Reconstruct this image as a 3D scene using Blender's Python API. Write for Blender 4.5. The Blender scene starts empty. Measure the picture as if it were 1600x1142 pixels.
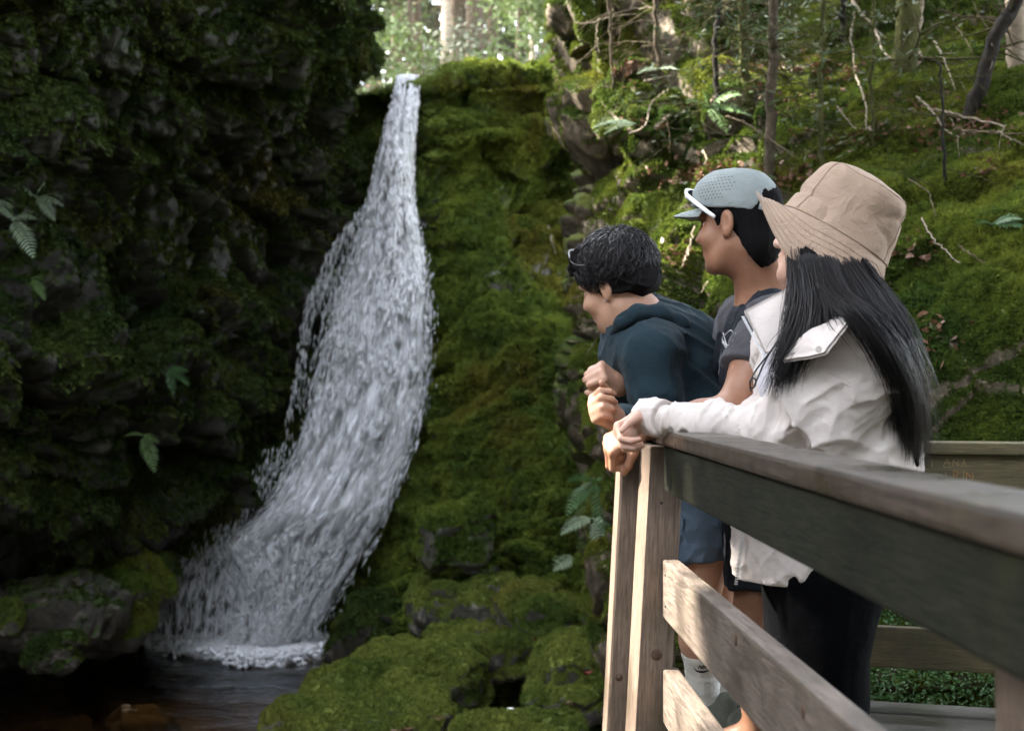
import bpy, bmesh, math, random
import numpy as np
from mathutils import Vector, Matrix

random.seed(7)
RNG = np.random.default_rng(11)
SC = bpy.context.scene
COL = SC.collection
F = 2222.0           # focal length in photo pixels (50 mm on 36 mm)
HZ = 600.0           # horizon row of the photo
CAMZ = 1.0           # camera height over the deck boards

# ------------------------------------------------------------ camera
cd = bpy.data.cameras.new('camera')
cam = bpy.data.objects.new('camera', cd)
COL.objects.link(cam)
cam.location = (0, 0, CAMZ)
cam.rotation_euler = (math.radians(90), 0, 0)
cd.lens = 50
cd.sensor_width = 36
cd.shift_y = 29.0 / 1600.0
cd.clip_start = 0.05
cd.clip_end = 600
cd.dof.use_dof = True
cd.dof.focus_distance = 3.6
cd.dof.aperture_fstop = 5.0
SC.camera = cam

# ------------------------------------------------------------ sky, sun, exposure
SUN_DIR = Vector((-0.74, 0.12, 0.66)).normalized()     # towards the sun
w = bpy.data.worlds.new('World')
SC.world = w
w.use_nodes = True
wn = w.node_tree
for n in list(wn.nodes):
    wn.nodes.remove(n)
sky = wn.nodes.new('ShaderNodeTexSky')
sky.sky_type = 'NISHITA'
sky.sun_disc = False
sky.sun_elevation = math.asin(SUN_DIR.z)
sky.sun_rotation = math.atan2(SUN_DIR.x, SUN_DIR.y)
sky.air_density = 1.0
sky.dust_density = 2.0
hs = wn.nodes.new('ShaderNodeHueSaturation')
hs.inputs['Saturation'].default_value = 0.32
bg = wn.nodes.new('ShaderNodeBackground')
bg.inputs['Strength'].default_value = 0.15
wo = wn.nodes.new('ShaderNodeOutputWorld')
wn.links.new(sky.outputs[0], hs.inputs['Color'])
wn.links.new(hs.outputs[0], bg.inputs['Color'])
wn.links.new(bg.outputs[0], wo.inputs['Surface'])
sl = bpy.data.lights.new('sun', 'SUN')
sl.energy = 2.0
sl.angle = math.radians(0.7)
sl.color = (1.0, 0.93, 0.82)
sun = bpy.data.objects.new('sun', sl)
COL.objects.link(sun)
sun.rotation_euler = SUN_DIR.to_track_quat('Z', 'Y').to_euler()
sun.location = (-20, 5, 30)
vs = SC.view_settings
vs.view_transform = 'Standard'
vs.look = 'None'
vs.exposure = 4.2
vs.gamma = 1.0
SC.cycles.max_bounces = 6
SC.cycles.transparent_max_bounces = 12
SC.cycles.sample_clamp_indirect = 6.0


def P(px, py, d):
    """the point of the place that the photo shows at (px, py), d metres down the view axis"""
    return np.array([(px - 800.0) / F * d, d, CAMZ + (HZ - py) / F * d])


def V(p):
    return Vector((float(p[0]), float(p[1]), float(p[2])))


# ------------------------------------------------------------ numpy noise
def _h(ix, iy, iz, seed):
    h = (ix.astype(np.int64) * 374761393 + iy.astype(np.int64) * 668265263 + iz.astype(np.int64) * 2147483647 + seed * 974711) & 0xFFFFFFFF
    h = ((h ^ (h >> 13)) * 1274126177) & 0xFFFFFFFF
    h = ((h ^ (h >> 16)) * 2246822519) & 0xFFFFFFFF
    return ((h ^ (h >> 15)) & 0xFFFFFF).astype(np.float64) / float(0xFFFFFF)


def vnoise(p, seed=0):
    i = np.floor(p).astype(np.int64)
    f = p - i
    u = f * f * f * (f * (f * 6 - 15) + 10)
    r = 0
    for dx in (0, 1):
        wx = u[:, 0] if dx else 1 - u[:, 0]
        for dy in (0, 1):
            wy = u[:, 1] if dy else 1 - u[:, 1]
            for dz in (0, 1):
                wz = u[:, 2] if dz else 1 - u[:, 2]
                r = r + wx * wy * wz * _h(i[:, 0] + dx, i[:, 1] + dy, i[:, 2] + dz, seed)
    return r * 2 - 1


def fbm(p, o=4, seed=0, gain=0.5, lac=2.03):
    a, r, t = 1.0, 0, 0
    q = np.array(p, dtype=np.float64)
    for k in range(o):
        r = r + a * vnoise(q + 17.3 * k, seed + k)
        t += a
        a *= gain
        q = q * lac
    return r / t


def worley(p, seed=0):
    """F1, F2, three randoms of the nearest cell, vector from its centre"""
    i = np.floor(p).astype(np.int64)
    f1 = np.full(len(p), 9.0)
    f2 = np.full(len(p), 9.0)
    rnd = np.zeros((len(p), 3))
    vec = np.zeros((len(p), 3))
    for dx in (-1, 0, 1):
        for dy in (-1, 0, 1):
            for dz in (-1, 0, 1):
                a, b, c = i[:, 0] + dx, i[:, 1] + dy, i[:, 2] + dz
                r = np.stack([_h(a, b, c, seed + k) for k in (1, 2, 3)], 1)
                v = p - (np.stack([a, b, c], 1) + r)
                d = np.sqrt((v * v).sum(1))
                m = d < f1
                f2 = np.where(m, f1, np.minimum(f2, d))
                f1 = np.where(m, d, f1)
                rnd[m] = r[m]
                vec[m] = v[m]
    return f1, f2, rnd, vec


def blocky(p, seed=0):
    """faceted rock relief, about -1..1"""
    f1, f2, r, v = worley(p, seed)
    return (r[:, 0] - 0.5) + ((r - 0.5) * v).sum(1) * 1.2 - 0.5 * np.exp(-((f2 - f1) / 0.08) ** 2)


def smooth(a, b, x):
    t = np.clip((x - a) / (b - a), 0, 1)
    return t * t * (3 - 2 * t)


# ------------------------------------------------------------ objects
def mesh_from(name, verts, faces, mats=None, smooth_on=True, attrs=None, midx=None):
    me = bpy.data.meshes.new(name)
    verts = np.asarray(verts, dtype=np.float32)
    if isinstance(faces, np.ndarray):
        n, k = faces.shape
        me.vertices.add(len(verts))
        me.vertices.foreach_set('co', verts.ravel())
        me.loops.add(n * k)
        me.loops.foreach_set('vertex_index', faces.astype(np.int32).ravel())
        me.polygons.add(n)
        me.polygons.foreach_set('loop_start', np.arange(0, n * k, k, dtype=np.int32))
        me.update(calc_edges=True)
    else:
        me.from_pydata([tuple(map(float, v)) for v in verts], [], [tuple(f) for f in faces])
        me.update()
    if smooth_on:
        me.polygons.foreach_set('use_smooth', np.ones(len(me.polygons), dtype=bool))
    for m in (mats or []):
        me.materials.append(m)
    if midx is not None:
        me.polygons.foreach_set('material_index', np.asarray(midx, dtype=np.int32))
    for k, a in (attrs or {}).items():
        at = me.attributes.new(k, 'FLOAT', 'POINT')
        at.data.foreach_set('value', np.asarray(a, dtype=np.float32))
    return me


def link(name, me, parent=None, loc=None):
    o = bpy.data.objects.new(name, me)
    COL.objects.link(o)
    if parent is not None:
        o.parent = parent
    if loc is not None:
        o.location = V(loc)
    return o


def wloc(o):
    l = Vector((0, 0, 0))
    while o is not None:
        l = l + o.location
        o = o.parent
    return np.array(l)


def obj(name, verts, faces, mat, parent=None, origin=None, smooth_on=True, attrs=None, midx=None):
    """a mesh object from world coordinates; its origin is set at `origin`, a child's at its parent's"""
    verts = np.asarray(verts, dtype=np.float64)
    mats = mat if isinstance(mat, (list, tuple)) else [mat]
    org = np.zeros(3) if origin is None else np.asarray(origin, dtype=np.float64)
    if parent is not None:
        base = wloc(parent)
        me = mesh_from(name, verts - base, faces, mats, smooth_on, attrs, midx)
        return link(name, me, parent)
    me = mesh_from(name, verts - org, faces, mats, smooth_on, attrs, midx)
    return link(name, me, None, org)


def empty(name, loc):
    o = bpy.data.objects.new(name, None)
    COL.objects.link(o)
    o.location = V(loc)
    o.empty_display_size = 0.1
    return o


def tag(o, label=None, cat=None, group=None, kind=None):
    if label:
        o['label'] = label
    if cat:
        o['category'] = cat
    if group:
        o['group'] = group
    if kind:
        o['kind'] = kind
    return o


class MB:
    """collects shapes into one mesh"""
    def __init__(s):
        s.v, s.f, s.n = [], [], 0

    def add(s, v, f):
        v = np.asarray(v, dtype=np.float64)
        s.v.append(v)
        s.f += [tuple(int(i) + s.n for i in q) for q in f]
        s.n += len(v)
        return s

    def verts(s):
        return np.concatenate(s.v) if s.v else np.zeros((0, 3))

    def build(s, name, mat, parent=None, origin=None, smooth_on=True):
        return obj(name, s.verts(), s.f, mat, parent, origin, smooth_on)


def frame_of(t):
    t = t / (np.linalg.norm(t) + 1e-9)
    a = np.array([0, 0, 1.0]) if abs(t[2]) < 0.9 else np.array([1.0, 0, 0])
    u = np.cross(a, t)
    u /= np.linalg.norm(u)
    return t, u, np.cross(t, u)


def tube(pts, rad, sides=6, cap=True, flat=1.0):
    pts = np.asarray(pts, dtype=np.float64)
    n = len(pts)
    rad = np.broadcast_to(np.asarray(rad, dtype=np.float64), (n,))
    tang = np.gradient(pts, axis=0)
    t, u, b = frame_of(tang[0])
    vs_, fs = [], []
    for i in range(n):
        t = tang[i] / (np.linalg.norm(tang[i]) + 1e-9)
        u = u - t * np.dot(u, t)
        u /= np.linalg.norm(u) + 1e-9
        b = np.cross(t, u)
        for k in range(sides):
            a = 2 * math.pi * k / sides
            vs_.append(pts[i] + rad[i] * (math.cos(a) * u + flat * math.sin(a) * b))
    for i in range(n - 1):
        for k in range(sides):
            k2 = (k + 1) % sides
            fs.append((i * sides + k, i * sides + k2, (i + 1) * sides + k2, (i + 1) * sides + k))
    if cap:
        fs.append(tuple(range(sides - 1, -1, -1)))
        fs.append(tuple((n - 1) * sides + k for k in range(sides)))
    return np.array(vs_), fs


def spline(ctrl, n):
    """Catmull-Rom through the control points"""
    c = np.asarray(ctrl, dtype=np.float64)
    c = np.concatenate([[2 * c[0] - c[1]], c, [2 * c[-1] - c[-2]]])
    m = len(c) - 3
    t = np.linspace(0, m - 1e-9, n)
    i = t.astype(int)
    f = (t - i)[:, None]
    a, b, d, e = c[i], c[i + 1], c[i + 2], c[i + 3]
    return 0.5 * (2 * b + (d - a) * f + (2 * a - 5 * b + 4 * d - e) * f ** 2 + (3 * b - a - 3 * d + e) * f ** 3)


def grid_faces(nr, nc):
    r, c = np.meshgrid(np.arange(nr - 1), np.arange(nc - 1), indexing='ij')
    a = (r * nc + c).ravel()
    return np.stack([a, a + 1, a + nc + 1, a + nc], 1)


def grid_normals(g):
    du = np.gradient(g, axis=1)
    dv = np.gradient(g, axis=0)
    n = np.cross(du, dv)
    return n / (np.linalg.norm(n, axis=2, keepdims=True) + 1e-9)


def patch(rows, nr, nc):
    """rows: list of lists of world points -> smooth grid (nr, nc, 3)"""
    r1 = np.stack([spline(r, nc) for r in rows])
    return np.stack([spline(r1[:, j], nr) for j in range(nc)], 1)


def obox(c, ax, ay, az, size, bev=0.004):
    """oriented box with bevelled edges -> verts, faces.  ax, ay, az unit vectors"""
    hx, hy, hz = [s / 2 for s in size]
    b = min(bev, hx * 0.8, hy * 0.8, hz * 0.8)
    bm = bmesh.new()
    bmesh.ops.create_cube(bm, size=1)
    for v in bm.verts:
        v.co = Vector((v.co.x * 2 * hx, v.co.y * 2 * hy, v.co.z * 2 * hz))
    bmesh.ops.bevel(bm, geom=list(bm.edges), offset=b, segments=2, affect='EDGES', profile=0.6)
    vs_ = np.array([v.co[:] for v in bm.verts])
    bm.verts.index_update()
    fs = [tuple(v.index for v in f.verts) for f in bm.faces]
    bm.free()
    R = np.stack([ax, ay, az])
    return np.asarray(c) + vs_ @ R, fs


# ------------------------------------------------------------ material helpers
def newmat(name):
    m = bpy.data.materials.new(name)
    m.use_nodes = True
    nt = m.node_tree
    b = nt.nodes['Principled BSDF']
    return m, nt, b


def nd(nt, t, **kw):
    n = nt.nodes.new('ShaderNode' + t)
    for k, v in kw.items():
        if k.startswith('_'):
            setattr(n, k[1:], v)
        else:
            key = k.replace('__', ' ')
            s = n.inputs[int(key[1:])] if key[0] == 'i' and key[1:].isdigit() else n.inputs[key]
            if isinstance(v, bpy.types.NodeSocket):
                nt.links.new(v, s)
            else:
                s.default_value = v
    return n


def pos(nt, scale=(1, 1, 1), rot=(0, 0, 0)):
    g = nd(nt, 'NewGeometry')
    m = nd(nt, 'Mapping', Vector=g.outputs['Position'])
    m.inputs['Scale'].default_value = scale
    m.inputs['Rotation'].default_value = rot
    return m.outputs[0]


def noise(nt, vec, scale, detail=5, rough=0.55, dist=0.0):
    return nd(nt, 'TexNoise', Vector=vec, Scale=scale, Detail=detail, Roughness=rough, Distortion=dist).outputs['Fac']


def ramp(nt, fac, stops, interp='LINEAR'):
    r = nd(nt, 'ValToRGB', Fac=fac)
    cr = r.color_ramp
    cr.interpolation = interp
    while len(cr.elements) < len(stops):
        cr.elements.new(0.5)
    for e, (p, c) in zip(cr.elements, stops):
        e.position = p
        e.color = (c, c, c, 1) if isinstance(c, (int, float)) else (*c, 1)
    return r.outputs['Color']


def mix(nt, fac, a, b, mode='MIX'):
    n = nt.nodes.new('ShaderNodeMix')
    n.data_type = 'RGBA'
    n.blend_type = mode
    for s, v in ((n.inputs[0], fac), (n.inputs[6], a), (n.inputs[7], b)):
        if isinstance(v, bpy.types.NodeSocket):
            nt.links.new(v, s)
        elif isinstance(v, (int, float)):
            s.default_value = v
        else:
            s.default_value = (*v, 1)
    return n.outputs[2]


def math_(nt, op, a, b=0.0, clamp=False):
    n = nd(nt, 'Math', _operation=op, _use_clamp=clamp)
    for s, v in ((n.inputs[0], a), (n.inputs[1], b)):
        if isinstance(v, bpy.types.NodeSocket):
            nt.links.new(v, s)
        else:
            s.default_value = v
    return n.outputs[0]


def bump(nt, b, height, strength=0.5, dist=0.02):
    n = nd(nt, 'Bump', Height=height, Strength=strength, Distance=dist)
    nt.links.new(n.outputs[0], b.inputs['Normal'])
    return n


def simple(name, col, rough=0.7, var=0.12, scale=40, spec=0.3, bumps=0.15, bdist=0.003, metal=0.0):
    m, nt, b = newmat(name)
    p = pos(nt)
    f = noise(nt, p, scale, 4)
    lo = tuple(c * (1 - var) for c in col)
    hi = tuple(min(1, c * (1 + var)) for c in col)
    nt.links.new(ramp(nt, f, [(0.3, lo), (0.7, hi)]), b.inputs['Base Color'])
    b.inputs['Roughness'].default_value = rough
    b.inputs['Specular IOR Level'].default_value = spec
    b.inputs['Metallic'].default_value = metal
    if bumps:
        bump(nt, b, noise(nt, p, scale * 3, 3), bumps, bdist)
    return m
# ============================================================ materials of rock, moss, water
def rock_moss_mat(name, rock_lo, rock_hi, moss_lo, moss_hi, warm=(0.20, 0.13, 0.03), wet=0.55):
    m, nt, b = newmat(name)
    p = pos(nt)
    att = nd(nt, 'Attribute', _attribute_name='moss').outputs['Fac']
    n1 = noise(nt, p, 2.2, 6, 0.6)
    n2 = noise(nt, p, 11, 6, 0.65)
    n3 = noise(nt, p, 60, 4, 0.6)
    n4 = noise(nt, p, 0.9, 3, 0.5)
    rock = mix(nt, ramp(nt, n2, [(0.3, 0.0), (0.72, 1.0)]), rock_lo, rock_hi)
    lich = ramp(nt, noise(nt, p, 7, 7, 0.7, 0.4), [(0.56, 0.0), (0.66, 1.0)])
    rock = mix(nt, lich, rock, tuple(min(1, c * 1.9 + 0.02) for c in rock_hi))
    moss = mix(nt, ramp(nt, n1, [(0.32, 0.0), (0.68, 1.0)]), moss_lo, moss_hi)
    moss = mix(nt, math_(nt, 'MULTIPLY', ramp(nt, n4, [(0.58, 0.0), (0.72, 1.0)]), 0.55), moss, warm)
    moss = mix(nt, math_(nt, 'MULTIPLY', ramp(nt, n3, [(0.35, 1.0), (0.6, 0.0)]), 0.55), moss, tuple(c * 0.4 for c in moss_lo))
    k = math_(nt, 'ADD', att, math_(nt, 'MULTIPLY', math_(nt, 'SUBTRACT', n2, 0.5), 1.1))
    k = ramp(nt, k, [(0.40, 0.0), (0.56, 1.0)])
    nt.links.new(mix(nt, k, rock, moss), b.inputs['Base Color'])
    r = mix(nt, k, (wet,) * 3, (0.95,) * 3)
    nt.links.new(r, b.inputs['Roughness'])
    b.inputs['Specular IOR Level'].default_value = 0.35
    h = math_(nt, 'ADD', math_(nt, 'MULTIPLY', n2, 1.0), math_(nt, 'MULTIPLY', n3, 0.5))
    bump(nt, b, h, 0.8, 0.035)
    return m


MOSS_LO = (0.022, 0.050, 0.009)
MOSS_HI = (0.085, 0.120, 0.016)
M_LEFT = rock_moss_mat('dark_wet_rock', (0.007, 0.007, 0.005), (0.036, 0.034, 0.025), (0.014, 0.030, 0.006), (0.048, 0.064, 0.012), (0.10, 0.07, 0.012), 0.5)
M_CENTRE = rock_moss_mat('mossy_green_rock', (0.018, 0.019, 0.015), (0.125, 0.115, 0.10), (0.030, 0.062, 0.008), (0.125, 0.155, 0.018), (0.15, 0.085, 0.012), 0.35)
M_RIGHT = rock_moss_mat('mossy_bank_rock', (0.040, 0.032, 0.020), (0.21, 0.165, 0.115), (0.025, 0.052, 0.008), (0.105, 0.125, 0.015), (0.20, 0.15, 0.018), 0.7)
M_BOULDER = rock_moss_mat('mossy_boulder', (0.035, 0.032, 0.028), (0.16, 0.145, 0.125), (0.065, 0.105, 0.018), (0.20, 0.225, 0.038), (0.20, 0.16, 0.03), 0.5)
M_SHELF = rock_moss_mat('wet_shelf_rock', (0.014, 0.013, 0.011), (0.085, 0.072, 0.056), (0.016, 0.042, 0.007), (0.075, 0.120, 0.014), (0.16, 0.10, 0.02), 0.3)


def tuft_mat(name, lo, hi, warm, tip=1.0):
    m, nt, b = newmat(name)
    g = nd(nt, 'NewGeometry')
    p = g.outputs['Position']
    n1 = noise(nt, p, 2.2, 6, 0.6)
    n4 = noise(nt, p, 0.9, 3, 0.5)
    n3 = noise(nt, p, 25, 3, 0.6)
    c = mix(nt, ramp(nt, n1, [(0.32, 0.0), (0.68, 1.0)]), lo, hi)
    c = mix(nt, math_(nt, 'MULTIPLY', ramp(nt, n4, [(0.56, 0.0), (0.70, 1.0)]), 0.65), c, warm)
    c = mix(nt, ramp(nt, n3, [(0.35, 0.0), (0.65, 1.0)]), mix(nt, 0.5, c, (0.01, 0.02, 0.004)), c)
    nt.links.new(c, b.inputs['Base Color'])
    b.inputs['Roughness'].default_value = 0.8
    b.inputs['Specular IOR Level'].default_value = 0.2
    d = nd(nt, 'BsdfTranslucent', Color=c)
    mx = nd(nt, 'MixShader', Fac=0.35)
    nt.links.new(b.outputs[0], mx.inputs[1])
    nt.links.new(d.outputs[0], mx.inputs[2])
    nt.links.new(mx.outputs[0], nt.nodes['Material Output'].inputs['Surface'])
    return m


T_CENTRE = tuft_mat('moss_green', (0.065, 0.115, 0.016), (0.215, 0.255, 0.035), (0.21, 0.14, 0.02))
T_RIGHT = tuft_mat('moss_golden_green', (0.050, 0.095, 0.014), (0.190, 0.220, 0.028), (0.25, 0.19, 0.022))
T_BOULDER = tuft_mat('moss_bright', (0.10, 0.155, 0.026), (0.27, 0.30, 0.06), (0.22, 0.18, 0.035))
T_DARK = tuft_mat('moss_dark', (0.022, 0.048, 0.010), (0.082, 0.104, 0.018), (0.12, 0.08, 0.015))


# moss tuft meshes (unlinked sources for the moss carpets)
def tuft_mesh(name, mat, n, length, width, spread, seed):
    r = np.random.default_rng(seed)
    v, f = [], []
    for i in range(n):
        a = r.uniform(0, 2 * math.pi)
        tilt = spread * math.sqrt(r.uniform(0.02, 1))
        d = np.array([math.cos(a) * math.sin(tilt), math.sin(a) * math.sin(tilt), math.cos(tilt)])
        s = np.cross(d, r.normal(size=3))
        s /= np.linalg.norm(s)
        L = length * r.uniform(0.55, 1.15)
        o = np.array([r.normal() * 0.28 * length, r.normal() * 0.28 * length, -0.12 * length])
        droop = np.array([0, 0, -0.22 * L * math.sin(tilt)])
        k = len(v)
        v += [o - s * width * 0.5, o + s * width * 0.5, o + d * L * 0.55 + s * width * 0.6, o + d * L * 0.55 - s * width * 0.6, o + d * L + droop]
        f += [(k, k + 1, k + 2, k + 3), (k + 3, k + 2, k + 4)]
    me = mesh_from(name, np.array(v), f, [mat])
    return bpy.data.objects.new(name, me)


def moss_carpet(name, me, tuft, density, smin, smax, seed, minmask=0.35):
    """geometry-node moss over the mesh `me`, denser where its 'moss' attribute is high"""
    ng = bpy.data.node_groups.new(name + '_nodes', 'GeometryNodeTree')
    ng.interface.new_socket('Geometry', in_out='INPUT', socket_type='NodeSocketGeometry')
    ng.interface.new_socket('Geometry', in_out='OUTPUT', socket_type='NodeSocketGeometry')
    N = ng.nodes.new
    gi, go = N('NodeGroupInput'), N('NodeGroupOutput')
    at = N('GeometryNodeInputNamedAttribute')
    at.data_type = 'FLOAT'
    at.inputs['Name'].default_value = 'dens'
    mu = N('ShaderNodeMath')
    mu.operation = 'MULTIPLY'
    mu.inputs[1].default_value = density
    ng.links.new(at.outputs['Attribute'], mu.inputs[0])
    dp = N('GeometryNodeDistributePointsOnFaces')
    dp.inputs['Seed'].default_value = seed
    ng.links.new(gi.outputs[0], dp.inputs['Mesh'])
    ng.links.new(mu.outputs[0], dp.inputs['Density'])
    oi = N('GeometryNodeObjectInfo')
    oi.inputs['Object'].default_value = tuft
    oi.inputs['As Instance'].default_value = True
    ip = N('GeometryNodeInstanceOnPoints')
    rv = N('FunctionNodeRandomValue')
    rv.data_type = 'FLOAT'
    rv.inputs[2].default_value = smin
    rv.inputs[3].default_value = smax
    rr = N('FunctionNodeRandomValue')
    rr.data_type = 'FLOAT'
    rr.inputs[2].default_value = 0
    rr.inputs[3].default_value = 6.283
    rot = N('FunctionNodeRotateRotation')
    rot.rotation_space = 'LOCAL'
    ax = N('FunctionNodeAxisAngleToRotation')
    ng.links.new(rr.outputs[1], ax.inputs['Angle'])
    ng.links.new(dp.outputs['Rotation'], rot.inputs[0])
    ng.links.new(ax.outputs[0], rot.inputs[1])
    ng.links.new(dp.outputs['Points'], ip.inputs['Points'])
    ng.links.new(oi.outputs['Geometry'], ip.inputs['Instance'])
    ng.links.new(rot.outputs[0], ip.inputs['Rotation'])
    ng.links.new(rv.outputs[1], ip.inputs['Scale'])
    ng.links.new(ip.outputs[0], go.inputs[0])
    o = link(name, me)
    mod = o.modifiers.new('moss', 'NODES')
    mod.node_group = ng
    o['kind'] = 'stuff'
    return o


# ============================================================ the gorge walls
def wall(name, rows, nr, nc, mat, disp, mossf):
    g = patch(rows, nr, nc)
    n0 = -grid_normals(g)
    p = g.reshape(-1, 3)
    n = n0.reshape(-1, 3)
    d = disp(p, n)
    if d.ndim == 2:
        p2 = p + d
    else:
        p2 = p + n * d[:, None]
    g2 = p2.reshape(g.shape)
    n2 = -grid_normals(g2).reshape(-1, 3)
    moss, dens = mossf(p2, n2, d if d.ndim == 1 else (d * n).sum(1))
    f = grid_faces(nr, nc)[:, ::-1].copy()
    o = obj(name, p2, f, mat, attrs={'moss': moss, 'dens': dens})
    o['kind'] = 'structure'
    return o


def tab(pys, pxs, ds, lip=None):
    rows = []
    for i, py in enumerate(pys):
        px = pxs[i] if isinstance(pxs[i], (list, tuple)) else pxs
        pyr = py if isinstance(py, (list, tuple)) else [py] * len(px)
        rows.append([P(a, b, d) for a, b, d in zip(px, pyr, ds[i])])
    return rows


# ---- the dark overhanging cliff on the far bank
cx = [-620, -380, -150, 60, 220, 360, 480]
L_px = [cx + [505, 545, 570], cx + [505, 545, 570], cx + [512, 552, 575], cx + [515, 553, 580], cx + [520, 552, 590], cx + [520, 552, 600],
        cx + [530, 570, 640], cx + [550, 610, 690], cx + [560, 630, 700], cx + [560, 640, 700], cx + [550, 640, 700], cx + [540, 600, 660], cx + [540, 600, 660], cx + [540, 600, 660], cx + [540, 600, 660]]
L_py = [[-110] * 6 + [-80, -60, -50, -40], [-60] * 6 + [-45, -30, -25, -20], 0, 60, 120, 180, 260, 400, 600, 740, 850, 930, 1000, 1090, 1230]
L_d = [[7.2, 7.9, 8.6, 9.4, 10.4, 11.4, 12.4, 13.2, 13.9, 15],
       [7.2, 7.9, 8.6, 9.4, 10.4, 11.4, 12.4, 13.2, 13.9, 15],
       [7.2, 7.9, 8.6, 9.4, 10.4, 11.4, 12.4, 13.2, 13.9, 15],
       [7.2, 7.9, 8.6, 9.4, 10.4, 11.4, 12.4, 13.2, 13.9, 15],
       [7.3, 8.0, 8.7, 9.5, 10.5, 11.5, 12.5, 13.3, 14.0, 15],
       [7.4, 8.1, 8.8, 9.6, 10.7, 11.8, 12.9, 13.7, 14.4, 15.2],
       [7.4, 8.1, 8.9, 9.8, 11.0, 12.2, 13.4, 14.2, 14.8, 15.4],
       [7.5, 8.2, 8.9, 9.8, 11.0, 12.4, 13.7, 14.5, 14.9, 15.4],
       [7.5, 8.2, 8.9, 9.7, 10.8, 12.3, 13.9, 14.5, 14.8, 15.2],
       [7.7, 8.4, 9.1, 9.9, 11.1, 12.6, 13.9, 14.3, 14.6, 15],
       [9.0, 9.4, 10.0, 10.9, 12.2, 13.4, 14.0, 14.3, 14.5, 14.8],
       [10.4, 10.7, 11.1, 11.9, 13.0, 13.8, 14.1, 14.3, 14.5, 14.8],
       [11.6, 11.7, 12.0, 12.6, 13.4, 14.0, 14.2, 14.3, 14.5, 14.8],
       [11.9, 12.0, 12.3, 12.9, 13.6, 14.0, 14.2, 14.3, 14.5, 14.8],
       [12.2, 12.3, 12.5, 13.0, 13.7, 14.1, 14.2, 14.3, 14.5, 14.8]]
rowsL = tab(L_py, L_px, L_d)
rowsL = [[np.array([-8.0, -9.0, r[0][2]]), np.array([-7.2, -3.0, r[0][2]]), np.array([-6.2, 3.0, r[0][2]])] + r for r in rowsL]
rowsL = [[q + np.array([-4.0, 9.0 * (k > 2), 0.1]) for k, q in enumerate(rowsL[0])]] + rowsL


def dispL(p, n):
    q = p * np.array([1, 1, 1.15])
    wq = q + 0.25 * np.stack([vnoise(q * 1.3, 31), vnoise(q * 1.3, 32), vnoise(q * 1.3, 33)], 1)
    return 0.42 * fbm(q * 0.55, 3, 5) + 0.42 * blocky(wq * 0.95, 3) + 0.20 * blocky(wq * 2.3, 9) + 0.08 * blocky(wq * 5.5, 4) + 0.05 * fbm(q * 9, 3, 8)


def mossL(p, n, d):
    up = smooth(-0.15, 0.55, n[:, 2] + 0.5 * fbm(p * 1.6, 4, 21))
    top = smooth(2.6, 4.2, p[:, 2])
    m = np.clip(0.24 + 0.55 * up + 0.15 * top + 0.28 * fbm(p * 2.3, 4, 23), 0, 1)
    return m, smooth(0.35, 0.75, m) * (0.25 + 0.75 * smooth(-4.2, -3.2, p[:, 0]))


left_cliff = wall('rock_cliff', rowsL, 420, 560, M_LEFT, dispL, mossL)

# ---- the mossy headwall that the water slides down
c_px = [500, 570, 640, 700, 760, 820, 880, 1090]
C_py = [[160, 152, 138, 122, 116, 114, 116, 112], [175, 172, 165, 160, 158, 155, 158, 155], 215, 265, 330, 400, 500, 600, 700, 800, 880, 950, 1020, 1110]
C_d = [[15.4, 15.1, 14.9, 15.0, 15.1, 15.2, 15.3, 15.3],
       [15.2, 15.0, 14.7, 14.5, 14.5, 14.6, 14.8, 15.1],
       [15.1, 14.9, 14.6, 14.3, 14.2, 14.4, 15.0, 15.4],
       [15.0, 14.8, 14.5, 14.4, 14.6, 15.1, 15.6, 15.8],
       [14.9, 14.7, 14.4, 14.3, 14.5, 14.9, 15.3, 15.5],
       [14.8, 14.6, 14.3, 14.0, 13.9, 14.1, 14.4, 14.7],
       [14.5, 14.3, 14.0, 13.6, 13.4, 13.3, 13.5, 13.8],
       [14.2, 14.0, 13.7, 13.2, 12.9, 12.7, 12.7, 12.8],
       [13.9, 13.7, 13.3, 12.7, 12.3, 12.0, 11.8, 11.6],
       [13.6, 13.4, 12.9, 12.2, 11.9, 11.5, 11.2, 11.0],
       [13.4, 13.1, 12.6, 12.0, 11.6, 11.3, 11.0, 10.8],
       [13.2, 12.9, 12.3, 11.7, 11.3, 11.0, 10.7, 10.5],
       [13.0, 12.6, 12.0, 11.4, 11.0, 10.7, 10.4, 10.2],
       [12.8, 12.3, 11.8, 11.2, 10.7, 10.4, 10.2, 10.0]]
rowsC = tab(C_py, [c_px] * len(C_py), C_d)
back = [[np.array([q[0] * 1.2, q[1] + 5.0, 4.25 + 0.1 * (i % 2)]) for i, q in enumerate(rowsC[0])]]
rowsC = back + rowsC


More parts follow.
